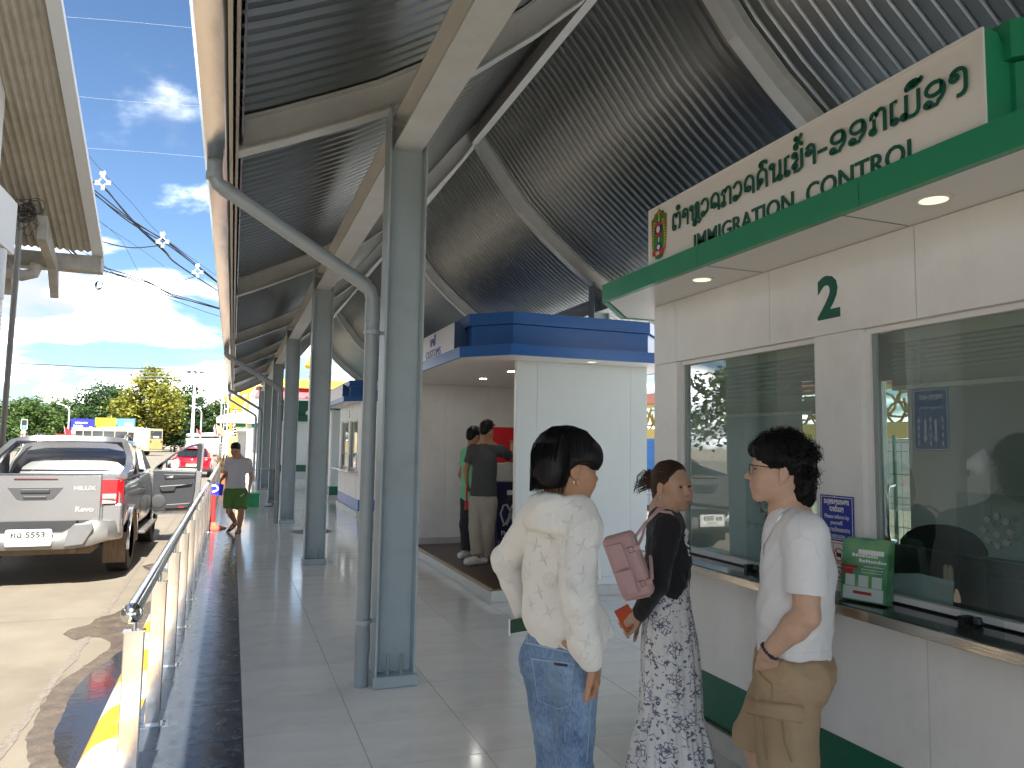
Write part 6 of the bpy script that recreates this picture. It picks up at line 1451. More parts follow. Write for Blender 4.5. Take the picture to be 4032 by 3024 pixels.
# white van across the road, seen in the window
vn = thing('van', 'white van parked across the road, seen in the left-hand window', 'van', (-12, 14, -.2), R_(15)); m = MB()
m.loft([[(x, y, z) for x, z in section(w, z0, z1, k=.2, top_in=.12)] for y, w, z0, z1 in ((-2.6, .85, .4, 1.9), (-2.5, .9, .35, 2.1), (1.2, .92, .35, 2.1), (1.9, .9, .35, 1.5), (2.4, .85, .4, 1.05), (2.5, .7, .5, .8))]); m.build('body', mat('van_white', (.75, .76, .76), .3, coat=.4), vn, smooth=40, local=True)
for s in (-1, 1):
    m = MB(); quad(m, [(s*.9, -2.2, 1.25), (s*.9, 1.2, 1.25), (s*.83, 1.0, 1.8), (s*.83, -2.2, 1.8)], (s*.02, 0, 0)); m.build('side_window', M_glassdark, vn, local=True)
    for y in (-1.6, 1.6): wheel(vn, s*.8, y, .33, .2, s)
m = MB(); quad(m, [(-.75, 1.92, 1.5), (.75, 1.92, 1.5), (.72, 1.35, 2.02), (-.72, 1.35, 2.02)], (0, .05, .03)); m.build('windscreen', M_glassdark, vn, local=True)
# ---------------------------------------------------------------- bodies from distance fields
class Field:
    """solid built from rounded shapes that melt into each other; meshed by surface nets"""
    def __init__(s, lo, hi, h):
        s.h = h; s.lo = np.array(lo, np.float32); n = np.ceil((np.array(hi)-np.array(lo))/h).astype(int)+1; s.n = n
        s.f = np.full(n, .06, np.float32)
        s.ax = [s.lo[i]+np.arange(n[i], dtype=np.float32)*h for i in range(3)]
    def _blk(s, lo, hi, pad):
        i0 = np.maximum(0, np.floor((np.array(lo)-pad-s.lo)/s.h).astype(int)); i1 = np.minimum(s.n, np.ceil((np.array(hi)+pad-s.lo)/s.h).astype(int)+1)
        if np.any(i1 <= i0): return None, None
        sl = tuple(slice(a, b) for a, b in zip(i0, i1))
        return sl, np.meshgrid(*[s.ax[i][sl[i]] for i in range(3)], indexing='ij', sparse=True)
    def _mix(s, sl, d, k, sub):
        f = s.f[sl]
        if sub:
            h = np.clip(.5-.5*(f+d)/k, 0, 1) if k else None
            s.f[sl] = np.maximum(f, -d) if not k else f*(1-h)+(-d)*h+k*h*(1-h)
        else:
            if not k: s.f[sl] = np.minimum(f, d)
            else:
                h = np.clip(.5+.5*(f-d)/k, 0, 1); s.f[sl] = f*(1-h)+d*h-k*h*(1-h)
    def cone(s, a, b, ra, rb, k=.03, flat=None, sub=False):
        """round cone a->b; flat=(axis, ratio) squashes it along an axis"""
        a, b = np.array(a, np.float32), np.array(b, np.float32); R = max(ra, rb)
        sl, g = s._blk(np.minimum(a, b), np.maximum(a, b), R+k+.012)
        if sl is None: return
        P = [g[i]-a[i] for i in range(3)]; ba = b-a
        if flat is not None:
            ax, q = np.array(flat[0], np.float32), flat[1]; t = (1/q-1)
            dt = P[0]*ax[0]+P[1]*ax[1]+P[2]*ax[2]; P = [P[i]+dt*ax[i]*t for i in range(3)]; ba = ba+ba.dot(ax)*ax*t
        L2 = max(float(ba.dot(ba)), 1e-9)
        t = np.clip((P[0]*ba[0]+P[1]*ba[1]+P[2]*ba[2])/L2, 0, 1)
        d = np.sqrt((P[0]-t*ba[0])**2+(P[1]-t*ba[1])**2+(P[2]-t*ba[2])**2)-(ra+(rb-ra)*t)
        if flat is not None: d = d*(1+flat[1])/2
        s._mix(sl, d, k, sub)
    def ell(s, c, r, k=.03, M=None, sub=False):
        c = np.array(c, np.float32); r = np.array(r, np.float32); R = float(r.max())
        sl, g = s._blk(c, c, R+k+.012)
        if sl is None: return
        P = [g[i]-c[i] for i in range(3)]
        if M is not None:
            M = np.array(M, np.float32); P = [P[0]*M[0][i]+P[1]*M[1][i]+P[2]*M[2][i] for i in range(3)]
        k0 = np.sqrt((P[0]/r[0])**2+(P[1]/r[1])**2+(P[2]/r[2])**2); k1 = np.sqrt((P[0]/r[0]**2)**2+(P[1]/r[1]**2)**2+(P[2]/r[2]**2)**2)+1e-6
        s._mix(sl, k0*(k0-1)/k1, k, sub)
    def cut(s, p, n, k=0.):
        """remove everything on the side n points to"""
        g = np.meshgrid(*s.ax, indexing='ij', sparse=True); n = np.array(n, np.float32); n /= np.linalg.norm(n)
        d = (g[0]-p[0])*n[0]+(g[1]-p[1])*n[1]+(g[2]-p[2])*n[2]
        s.f = np.maximum(s.f, d)
    def begin(s): s.keep = s.f; s.f = np.full(s.n, .06, np.float32)
    def end(s, k=.03):
        h = np.clip(.5+.5*(s.keep-s.f)/k, 0, 1); s.f = s.keep*(1-h)+s.f*h-k*h*(1-h)
    def folds(s, amp, freq, seed, sharp=1.5, dirw=(1, 1, 1), mask=None):
        """cloth creases: warped ridges added to the field near the surface"""
        rnd = np.random.default_rng(seed); near = np.abs(s.f) < .05; idx = np.nonzero(near)
        p = np.stack([s.ax[i][idx[i]] for i in range(3)], 1)
        w = np.zeros_like(p)
        for _ in range(3):
            q = rnd.normal(size=(3, 3))*freq*.5; w += np.sin(p @ q+rnd.uniform(0, 6.28, 3))*.35/freq*2
        v = 0; tot = 0
        for i in range(5):
            q = rnd.normal(size=3)*np.array(dirw); q = q/np.linalg.norm(q)*freq*rnd.uniform(.7, 1.9); a = rnd.uniform(.5, 1)
            v = v+a*(1-np.abs(np.sin((p+w) @ q+rnd.uniform(0, 6.28))))**sharp; tot += a
        v = v/tot-.35
        if mask is not None: v = v*mask(p)
        s.f[idx] -= (amp*v).astype(np.float32)
    def mesh(s, name, m, smooth_iter=1):
        f = s.f; h = s.h; ins = f < 0
        c = [ins[a:ins.shape[0]-1+a, b:ins.shape[1]-1+b, d:ins.shape[2]-1+d] for a in (0, 1) for b in (0, 1) for d in (0, 1)]
        anyc = c[0].copy(); allc = c[0].copy()
        for q in c[1:]: anyc |= q; allc &= q
        act = anyc & ~allc; ci = np.stack(np.nonzero(act), 1)
        vid = np.full(act.shape, -1, np.int32); vid[act] = np.arange(len(ci))
        acc = np.zeros((len(ci), 3), np.float32); cnt = np.zeros((len(ci), 1), np.float32)
        co = [(a, b, d) for a in (0, 1) for b in (0, 1) for d in (0, 1)]
        val = {o: f[ci[:, 0]+o[0], ci[:, 1]+o[1], ci[:, 2]+o[2]] for o in co}
        for o in co:
            for ax in range(3):
                if o[ax]: continue
                o2 = list(o); o2[ax] = 1; o2 = tuple(o2); a, b = val[o], val[o2]; x = (a < 0) != (b < 0)
                t = np.where(x, a/np.where(x, a-b, 1), 0); p = np.array(o, np.float32)[None].repeat(len(ci), 0); p[:, ax] = t
                acc += p*x[:, None]; cnt += x[:, None]
        V = s.lo+(ci+acc/np.maximum(cnt, 1))*h
        Q = []
        for ax in range(3):
            sl0 = [slice(None)]*3; sl1 = [slice(None)]*3; sl0[ax] = slice(0, -1); sl1[ax] = slice(1, None)
            a, b = ins[tuple(sl0)], ins[tuple(sl1)]; e = np.stack(np.nonzero(a != b), 1); u, w = [i for i in range(3) if i != ax]
            ok = (e[:, u] > 0) & (e[:, w] > 0) & (e[:, u] < act.shape[u]) & (e[:, w] < act.shape[w]); e = e[ok]
            fl = a[tuple(e.T)]
            def gid(du, dw): k = e.copy(); k[:, u] += du; k[:, w] += dw; return vid[tuple(k.T)]
            q = np.stack([gid(-1, -1), gid(0, -1), gid(0, 0), gid(-1, 0)], 1)
            if ax == 1: fl = ~fl
            q[~fl] = q[~fl][:, ::-1]; Q.append(q[(q >= 0).all(1)])
        Q = np.concatenate(Q); n = len(Q)
        for _ in range(smooth_iter):     # light smoothing along quad edges
            S = np.zeros_like(V); K = np.zeros((len(V), 1), np.float32)
            for i in range(4):
                a, b = Q[:, i], Q[:, (i+1) % 4]; np.add.at(S, a, V[b]); np.add.at(K, a, 1); np.add.at(S, b, V[a]); np.add.at(K, b, 1)
            V = V*.5+.5*S/np.maximum(K, 1)
        me = bpy.data.meshes.new(name); me.vertices.add(len(V)); me.vertices.foreach_set('co', V.astype(np.float32).ravel())
        me.loops.add(4*n); me.polygons.add(n); me.loops.foreach_set('vertex_index', Q.astype(np.int32).ravel())
        me.polygons.foreach_set('loop_start', np.arange(0, 4*n, 4, dtype=np.int32)); me.polygons.foreach_set('loop_total', np.full(n, 4, np.int32))
        me.polygons.foreach_set('use_smooth', np.ones(n, bool))
        if m: me.materials.append(m)
        me.update(calc_edges=True); return me
def hd(deg):
    """heading (clockwise from +Y) -> right, forward, up"""
    a = R_(deg); return Vector((math.cos(a), -math.sin(a), 0)), Vector((math.sin(a), math.cos(a), 0)), Vector((0, 0, 1))
def headframe(c, heading, pitch=0, rollh=0, s=1.):
    r, f, u = hd(heading); q = Matrix((r, f, u)).transposed()
    q = q @ Matrix.Rotation(R_(pitch), 3, 'X') @ Matrix.Rotation(R_(rollh), 3, 'Y')
    return Vector(c), q, s
def HP(F, p): return F[0]+F[1] @ (Vector(p)*F[2])
def head(fd, F, female=False, nose=1., jaw=1., ears=True):
    s = F[2]; M = F[1]; P = lambda *p: HP(F, p)
    E = lambda c, r, k=.02, sub=False: fd.ell(P(*c), [x*s for x in r], k*s, M, sub)
    E((0, -.014, .034), (.077, .098, .086), .02)
    E((0, .026, -.028), (.062, .066, .084), .03)
    jw = .050*jaw
    for x in (-1, 1):
        fd.cone(P(x*jw, -.012, -.052), P(x*.016, .062, -.098 if not female else -.094), .020*s, .017*s, .028*s)
        E((x*.043, .050, -.024), (.024, .026, .022), .03)
        E((x*.030, .070, -.050), (.024, .02, .024), .03)
    E((0, .068, -.099), (.018, .016, .014), .02)
    fd.cone(P(-.038, .068 if not female else .064, .026), P(.038, .068 if not female else .064, .026), .015*s, .015*s, .03*s)
    for x in (-1, 1): E((x*.0305, .094, .004), (.019, .014, .0105), .012, True)
    fd.cone(P(0, .080, .012), P(0, .096+.009*nose, -.026), .0075*s, .0095*s, .012*s)
    E((0, .099+.009*nose, -.030), (.0105, .0105, .009), .008)
    for x in (-1, 1): E((x*.012, .094+.005*nose, -.033), (.0075, .0095, .0065), .007)
    E((0, .076, -.064), (.026, .0185 if female else .020, .018), .02)
    fd.cone(P(-.018, .0885, -.0665), P(.018, .0885, -.0665), .0028*s, .0028*s, .004*s, None, True)
    if ears:
        for x in (-1, 1):
            c = (x*.079, -.012, -.008)
            E(c, (.0075, .019, .031), .006); E((x*.087, -.006, -.004), (.006, .009, .017), .004, True); E((x*.080, -.004, -.036), (.0055, .009, .010), .005)
def eyes(parent, F, look=0., iris=(.03, .014, .008), lid=None, skinm=None):
    P = lambda *p: HP(F, p); s = F[2]
    for x in (-1, 1):
        m = MB(); m.ball(P(x*.0305, .0775, .003), .0120*s, 16, 12); e = m.build('eye', mat('eye_white', (.50, .45, .41), .2), parent, smooth=True)
        m = MB(); c = P(x*.0305+look*.004, .0775+.0070, .0025); m.ball(c, .0068*s, 12, 8); m.build('iris', mat('iris', iris, .1), e, smooth=True)
        m = MB(); pts = [P(x*.0305+u*.0150, .0900-u*u*.009, .0078-.0048*u*u+(-.001 if u*x > 0 else 0)) for u in (-1, -.6, -.2, .2, .6, 1)]
        m.tube(pts, [.0012*s, .0018*s, .0020*s, .0020*s, .0018*s, .0010*s], 6); m.build('eyelash', mat('lash', (.012, .009, .008), .6), parent, smooth=True)
        if skinm:
            m = MB()
            m.tube([P(x*.0305+u*.0165, .0880-u*u*.010, .0130-.0052*u*u) for u in (-1, -.6, -.2, .2, .6, 1)], [.003*s, .0052*s, .0058*s, .0058*s, .0052*s, .003*s], 8)
            m.tube([P(x*.0305+u*.0155, .0870-u*u*.009, -.0062+.0040*u*u) for u in (-1, -.6, -.2, .2, .6, 1)], [.002*s, .0038*s, .0044*s, .0044*s, .0038*s, .002*s], 8); m.build('eyelids', skinm, parent, smooth=True)
def brows(parent, F, m_, thick=1.):
    P = lambda *p: HP(F, p); s = F[2]
    for x in (-1, 1):
        m = MB(); pts = [P(x*(.013+.036*t), .0845-.010*t*t*1.6, .0235+.005*math.sin(t*2.4)) for t in (0, .25, .5, .75, 1)]
        m.tube(pts, [.0028*s*thick, .0034*s*thick, .0030*s*thick, .0022*s*thick, .0008*s], 6); m.build('eyebrow', m_, parent, smooth=True)
def lips(parent, F, m_, open_=0.):
    P = lambda *p: HP(F, p); s = F[2]; m = MB()
    for zz, r, dy in ((-.0632+open_, .0028, 0), (-.0700-open_, .0034, -.0005)):
        m.tube([P(u*.0235, .0962+dy-.012*u*u, zz+(.0012*(1-abs(u*2-0))*(0) - .0012*u*u)*(1 if zz > -.066 else -.6)) for u in (-1, -.66, -.33, 0, .33, .66, 1)], [.0012*s, r*.8*s, r*s, r*.9*s, r*s, r*.8*s, .0012*s], 8)
    m.build('lips', m_, parent, smooth=True)
def hand(fd, wrist, direction, palm_n, side, curl=(25, 35, 25), spread=.0, s=1., thumb=(40, 20), k=.006, fingers=4):
    """palm and five fingers; direction = towards the knuckles, palm_n = out of the palm, side=+1: thumb lies along direction x palm_n"""
    d = Vector(direction).normalized(); n = Vector(palm_n); n = (n-d*n.dot(d)).normalized(); t = d.cross(n)*side
    w = Vector(wrist)
    fd.cone(w, w+d*.04*s, .024*s, .027*s, .012, (n, .62)); fd.cone(w+d*.035*s+t*.014*s, w+d*.082*s+t*.014*s, .023*s, .022*s, .012, (n, .55)); fd.cone(w+d*.035*s-t*.012*s, w+d*.078*s-t*.018*s, .023*s, .020*s, .012, (n, .55))
    Ls = (.072, .080, .074, .060); tips = []
    for i in range(fingers):
        o = w+d*(.088-.004*(abs(i-1)))*s+t*(.030-.0195*i)*s; dd = (d+t*(1.5-i)*spread).normalized(); a = 0; p = o
        for j, fr in enumerate((.45, .31, .24)):
            a += curl[j]*(1+.12*i); v = dd*math.cos(R_(a))+n*math.sin(R_(a)); q = p+v*Ls[i]*fr*s; fd.cone(p, q, (.0092-.0008*j)*s, (.0086-.0008*j)*s, k); p = q
        tips.append((p, v, n))
    o = w+d*.022*s+t*.022*s; v = (d*math.cos(R_(thumb[0]))+t*math.sin(R_(thumb[0]))+n*.25).normalized(); p = o+v*.040*s; fd.cone(o, p, .0135*s, .011*s, .01)
    v2 = (v+(d*.5-t*.5)*math.sin(R_(thumb[1]))+n*.2*math.sin(R_(thumb[1]))).normalized(); q = p+v2*.030*s; fd.cone(p, q, .0105*s, .0095*s, k); r = q+v2*.022*s; fd.cone(q, r, .0095*s, .008*s, k)
    return tips
def skinmat(name, c):
    if name in MATS: return MATS[name]
    m = mat(name, c, .48, var=.09, vscale=26, bump=.06, bscale=260, spec=.4); p = m.node_tree.nodes['Principled BSDF']
    p.inputs['Subsurface Weight'].default_value = .12; p.inputs['Subsurface Radius'].default_value = (.010, .004, .002); p.inputs['Subsurface Scale'].default_value = .6
    return m
def hairmat(name, c, c2=None):
    if name in MATS: return MATS[name]
    return mat(name, c, .42, var=.35, vscale=60, spec=.18, stretch=(1, 1, .12))
def strands(parent, roots, name, m_, seed, n, length, r, gen):
    """hair locks as thin tapered tubes; gen(rnd) gives the points of one lock"""
    rnd = random.Random(seed); mb = MB()
    for _ in range(n):
        pts = gen(rnd)
        if pts: k = len(pts); mb.tube(pts, [r*(1-.85*i/(k-1)) for i in range(k)], 3, cap=False)
    o = mb.build(name, m_, parent, smooth=True); stuff(o); return o
from mathutils.bvhtree import BVHTree
def bvh_of(me): return BVHTree.FromPolygons([v.co for v in me.vertices], [p.vertices for p in me.polygons])
def on_surface(bv, px, py, lift=.001):
    d = ray(px, py).normalized(); hit = bv.ray_cast(CAMP, d)
    return (hit[0]+hit[1]*lift*(1 if hit[1].dot(d) < 0 else -1), hit[1]*(1 if hit[1].dot(d) < 0 else -1)) if hit[0] is not None else (None, None)
def seam(bv, pts, r, mb, lift=.0006, sub=6):
    """a stitched seam laid on a garment along photo points"""
    Q = []
    for (x0, y0), (x1, y1) in zip(pts, pts[1:]):
        for i in range(sub): Q.append((x0+(x1-x0)*i/sub, y0+(y1-y0)*i/sub))
    Q.append(pts[-1]); P = [on_surface(bv, *q, lift)[0] for q in Q]; P = [p for p in P if p is not None]
    if len(P) > 2: mb.tube(P, r, 6)
def patch(bv, poly, thick, mb, lift=.001, n=8):
    """a sewn-on panel: photo quad laid on a garment, with thickness"""
    (a, b, c, d) = [Vector((*p, 0)) for p in poly]; top = []; bot = []
    for i in range(n+1):
        for j in range(n+1):
            u, v = i/n, j/n; q = a.lerp(b, u).lerp(d.lerp(c, u), v); p, nn = on_surface(bv, q.x, q.y, lift)
            if p is None: return
            e = thick if 0 < i < n and 0 < j < n else thick*.55
            top.append(p+nn*e); bot.append(p-nn*.004)
    N_ = n+1; vs = top+bot; o = N_*N_; fs = []
    for i in range(n):
        for j in range(n): k = i*N_+j; fs.append((k, k+1, k+N_+1, k+N_))
    ring_ = [i*N_ for i in range(N_)]+[n*N_+j for j in range(1, N_)]+[i*N_+n for i in range(n-1, -1, -1)]+[j for j in range(n-1, 0, -1)]
    for i in range(len(ring_)): x, y = ring_[i], ring_[(i+1) % len(ring_)]; fs.append((x, y, y+o, x+o))
    mb.add(vs, fs)
# ================================================================ the young man in the white hoodie
J = at
B_h, B_D = 55, 2.5
r_, f_, u_ = hd(B_h)
boy = thing('person', 'young man in a white embossed hoodie and blue jeans standing with his back to us', 'person', (1.09, 2.36, 0))
S_boy = skinmat('skin_tan', (.42, .225, .13))
HB = headframe(J(2238, 1838, 2.49), 90, -7, 0, .98)
pel = J(2208, 2575, 2.5); chest = J(2208, 2190, 2.5); nkb = J(2222, 2010, 2.49)
shL, shR = J(2108, 2060, 2.60), J(2282, 2082, 2.41)
elL, wrL = J(1992, 2205, 2.68), J(2072, 2410, 2.74)
elR, wrR = J(2268, 2352, 2.30), J(2328, 2596, 2.33)
hipL, hipR = pel-r_*.075+Vector((0, 0, -.03)), pel+r_*.075+Vector((0, 0, -.03))
knL, knR = J(2190, 3010, 2.56), J(2252, 3030, 2.46)
anL, anR = Vector((knL.x+.03, knL.y+.03, .09)), Vector((knR.x+.02, knR.y-.03, .09))
fd = Field((.72, 1.95, -.01), (1.62, 2.95, 1.72), .0045)
head(fd, HB)
fd.cone(HP(HB, (0, -.028, -.055)), nkb, .052, .058, .03)
fd.cone(nkb, chest, .07, .12, .05, (f_, .7)); fd.cone(chest, pel, .10, .085, .05, (f_, .7))
for a, b, c in ((shL, elL, wrL), (shR, elR, wrR)): fd.cone(nkb, a, .05, .045, .04); fd.cone(a, b, .044, .036, .02); fd.cone(b, c, .036, .024, .02)
for a, b, c in ((hipL, knL, anL), (hipR, knR, anR)):
    fd.cone(a, b, .062, .046, .03); fd.cone(b, c, .046, .034, .02); fd.cone(c, c+f_*.14+Vector((0, 0, -.055)), .036, .03, .02)
hand(fd, wrR, J(2352, 2672, 2.37)-wrR, -f_*.4-r_, -1, (15, 20, 15), thumb=(58, 10))
fd.cone(J(2312, 2600, 2.345), J(2222, 2532, 2.335), .013, .010, .01)
hand(fd, wrL, f_+Vector((0, 0, -.6)), r_, 1, (25, 30, 25), s=.95)
body = link('body', fd.mesh('body', S_boy), None, boy)
# hoodie
M_hood = mat('white_knit', (.74, .725, .685), .85, var=.025, vscale=6, bump=.22, bscale=330, sheen=.2)
fd = Field((.70, 1.95, .86), (1.62, 2.95, 1.56), .0045)
fl = (f_, .74)
fd.cone(J(2205, 2090, 2.5), J(2200, 2250, 2.5), .120, .121, .05, fl); fd.cone(J(2200, 2250, 2.5), J(2206, 2410, 2.5), .121, .130, .05, fl); fd.cone(J(2208, 2420, 2.49), J(2216, 2470, 2.49), .129, .112, .04, fl); fd.cone(J(2240, 2440, 2.46), J(2300, 2500, 2.44), .10, .08, .05, fl)
fd.cone(J(2145, 2020, 2.55), shL, .07, .066, .06); fd.cone(J(2265, 2030, 2.44), shR, .072, .068, .06)
fd.cone(shL, elL, .066, .052, .03); fd.cone(elL, wrL, .054, .048, .02)
fd.cone(shR, elR, .070, .056, .03); fd.cone(elR, J(2306, 2540, 2.33), .057, .052, .03); fd.cone(J(2306, 2540, 2.33), wrR, .056, .040, .02)
fd.cone(J(2356, 2440, 2.46), J(2398, 2490, 2.47), .035, .02, .03)
# hood lying on the shoulders
hc = J(2208, 1985, 2.49)
for k in range(15):
    a = R_(-150+300*k/14); back = (1+math.cos(a))/2
    p = hc+(-f_*math.cos(a)*.088+r_*math.sin(a)*.100)+Vector((0, 0, .028*back-.026*(1-back))); q = p-f_*math.cos(a)*.018-Vector((0, 0, .025+.060*back)); fd.cone(p, q, .013, .022+.006*back, .018)
fd.cone(J(2160, 2015, 2.42), J(2168, 2045, 2.40), .055, .03, .04)
fd.cone(J(2222, 1925, 2.49), J(2222, 2010, 2.49), .062, .068, .015, None, True)
elbow = lambda p: .35+.65*np.exp(-np.minimum(np.linalg.norm(p-np.array(elR), axis=1), np.linalg.norm(p-np.array(elL), axis=1))/.10)+.5*np.exp(-np.abs(p[:, 2]-1.03)/.05)
fd.folds(.015, 24, 5, 1.8, (1, 1, .6), elbow); fd.folds(.003, 60, 8, 1.2)
hm = fd.mesh('hoodie', M_hood); hoodie = link('hoodie', hm, None, boy); bv = bvh_of(hm)
mb = MB(); seam(bv, [(2330, 2055), (2290, 2060), (2240, 2090), (2205, 2150), (2195, 2260), (2200, 2350)], .0022, mb); seam(bv, [(2290, 1990), (2318, 2025), (2330, 2060)], .0022, mb)
mb.build('seams', M_hood, hoodie, smooth=True)
# embossed motifs
def motif(bv, px, py, s, kind, rot, mb):
    p, n = on_surface(bv, px, py, .0)
    if p is None: return
    u = AX-n*AX.dot(n); F = frame(p, u, n.cross(u)) @ Matrix.Rotation(rot, 4, 'Z')
    def T(u, v):
        q = F @ Vector((u*s, v*s, 0)); h_ = bv.find_nearest(q); return h_[0]+n*.0008
    def line(pts, w): mb.tube([T(*p_) for p_ in pts], w, 5)
    if kind == 'star':
        for a in range(4): t = a*math.pi/2; line([(.15*math.cos(t+.785), .15*math.sin(t+.785)), (math.cos(t), math.sin(t)), (.15*math.cos(t-.785), .15*math.sin(t-.785))], .0022)
    elif kind == 'flower':
        for a in range(4): t = a*math.pi/2; line([(.45*math.cos(t)+.3*math.cos(R_(q)), .45*math.sin(t)+.3*math.sin(R_(q))) for q in range(0, 361, 45)], .002)
        line([(.95*math.cos(R_(q)), .95*math.sin(R_(q))) for q in range(0, 361, 30)], .002)
    else:
        line([(-.75, .7), (-.45, .7)], .0024); line([(-.6, .7), (0, -.6), (.65, .75)], .0028); line([(-.5, .1), (-.9, -.8), (.4, -.8), (.5, -.5)], .0024)
mb = MB(); rnd = random.Random(4)
for k, (x, y, s, kd) in enumerate([(2245, 2062, .030, 'star'), (2320, 2080, .026, 'flower'), (2232, 2115, .034, 'star'), (2290, 2150, .03, 'star'), (2236, 2205, .036, 'mono'), (2296, 2262, .028, 'star'), (2256, 2312, .036, 'star'), (2165, 2285, .028, 'flower'), (2210, 2380, .026, 'star'), (2285, 2430, .034, 'mono'), (2245, 2490, .026, 'star'), (2310, 2530, .03, 'star'), (2278, 2588, .024, 'star'), (2320, 2595, .024, 'mono'), (2110, 2145, .026, 'star'), (2140, 2200, .024, 'star'), (2080, 2250, .03, 'mono'), (2125, 2330, .024, 'star'), (2075, 2085, .024, 'star'), (1985, 2215, .026, 'mono'), (2005, 2290, .024, 'star'), (2170, 2120, .028, 'star'), (2090, 2380, .024, 'star'), (2160, 2410, .028, 'star'), (2250, 1978, .022, 'star'), (2285, 2000, .02, 'star'), (2345, 2150, .026, 'star'), (2340, 2350, .028, 'star')]): motif(bv, x, y, s, kd, rnd.uniform(-.6, .6), mb)
mb.build('embossed_motifs', M_hood, hoodie, smooth=True)['kind'] = 'stuff'
mb = MB(); mb.tube([J(2330, 2030, 2.38), J(2352, 2110, 2.36), J(2356, 2200, 2.35), J(2358, 2240, 2.35)], .0045, 6); mb.lathe([(.004, -.022), (.009, -.015), (.009, .01), (.004, .018)], J(2358, 2255, 2.35), 8); mb.build('drawstring', M_hood, hoodie, smooth=True)
# jeans
def denim():
    m = bpy.data.materials.new('denim'); m.use_nodes = True; t = m.node_tree; n = t.nodes; l = t.links; p = n['Principled BSDF']
    tcn = n.new('ShaderNodeTexCoord'); nz = n.new('ShaderNodeTexNoise'); nz.inputs['Scale'].default_value = 7; nz.inputs['Detail'].default_value = 8; nz.inputs['Roughness'].default_value = .7; l.new(tcn.outputs['Object'], nz.inputs['Vector'])
    n2 = n.new('ShaderNodeTexNoise'); n2.inputs['Scale'].default_value = 210; mp_ = n.new('ShaderNodeMapping'); mp_.inputs['Scale'].default_value = (1, 1, .25); l.new(tcn.outputs['Object'], mp_.inputs[0]); l.new(mp_.outputs[0], n2.inputs['Vector'])
    a = n.new('ShaderNodeMath'); a.operation = 'MULTIPLY_ADD'; l.new(n2.outputs['Fac'], a.inputs[0]); a.inputs[1].default_value = .45; l.new(nz.outputs['Fac'], a.inputs[2])
    r = n.new('ShaderNodeValToRGB'); e = r.color_ramp.elements; e[0].position = .5; e[0].color = (.05, .10, .20, 1); e[1].position = .92; e[1].color = (.24, .36, .52, 1); l.new(a.outputs[0], r.inputs[0]); l.new(r.outputs[0], p.inputs['Base Color'])
    b = n.new('ShaderNodeBump'); b.inputs['Strength'].default_value = .3; b.inputs['Distance'].default_value = .004; l.new(n2.outputs['Fac'], b.inputs['Height']); l.new(b.outputs[0], p.inputs['Normal']); p.inputs['Roughness'].default_value = .85; return m
M_denim = denim()
fd = Field((.78, 2.0, .06), (1.5, 2.85, 1.06), .005)
wst = J(2212, 2490, 2.5)
fd.cone(wst, pel+Vector((0, 0, .02)), .112, .116, .03, (f_, .84))
for s, hp, kn, an in ((-1, hipL, knL, anL), (1, hipR, knR, anR)):
    fd.ell(hp-f_*.022-r_*s*.012+Vector((0, 0, .005)), (.070, .080, .085), .04, Matrix((r_, f_, u_)).transposed()); fd.cone(hp-r_*s*.012, kn, .080, .066, .03); fd.cone(kn, an, .066, .058, .03)
fd.cut(wst+Vector((0, 0, .035)), (0, 0, 1)); fd.cut((0, 0, .075), (0, 0, -1))
fd.folds(.010, 30, 3, 1.6, (1, 1, 1.2)); fd.folds(.014, 34, 9, 1.8, (.4, .4, 1.6), lambda p: np.exp(-np.abs(p[:, 2]-.52)/.09))
jm = fd.mesh('jeans', M_denim); jeans = link('jeans', jm, None, boy); bj = bvh_of(jm)
mb = MB(); patch(bj, [(2092, 2590), (2260, 2615), (2248, 2775), (2120, 2755)], .004, mb); mb.build('back_pocket', M_denim, jeans, smooth=60)
M_thr = mat('denim_seam', (.30, .38, .48), .9)
mb = MB(); seam(bj, [(2094, 2592), (2180, 2603), (2259, 2616)], .0028, mb, .004, 8); seam(bj, [(2259, 2616), (2248, 2775), (2200, 2790), (2120, 2755), (2094, 2592)], .0016, mb, .004, 8)
seam(bj, [(2066, 2530), (2200, 2560), (2340, 2590)], .0032, mb, .001, 8); seam(bj, [(2080, 2535), (2075, 2500)], .005, mb); seam(bj, [(2330, 2600), (2326, 2750), (2310, 3000)], .0016, mb, .001, 8); mb.build('seams', M_thr, jeans, smooth=True)
mb = MB(); patch(bj, [(2150, 2495), (2225, 2512), (2222, 2548), (2148, 2530)], .003, mb, .001, 4); mb.build('leather_label', mat('tan_leather', (.36, .16, .05), .55, var=.15), jeans)
mb = MB(); patch(bj, [(2183, 2607), (2236, 2614), (2235, 2626), (2182, 2619)], .005, mb, .001, 4); mb.build('pocket_tag', mat('navy_tag', (.015, .02, .05), .6), jeans)
# shoes
for an in (anL, anR):
    fd = Field((an.x-.2, an.y-.2, 0), (an.x+.3, an.y+.3, .13), .006); fd.cone(an+Vector((0, 0, -.045))-f_*.03, an+f_*.17+Vector((0, 0, -.055)), .047, .04, .03); fd.cut((0, 0, .004), (0, 0, -1)); link('shoe', fd.mesh('shoe', mat('white_leather', (.7, .69, .66), .5)), None, boy)
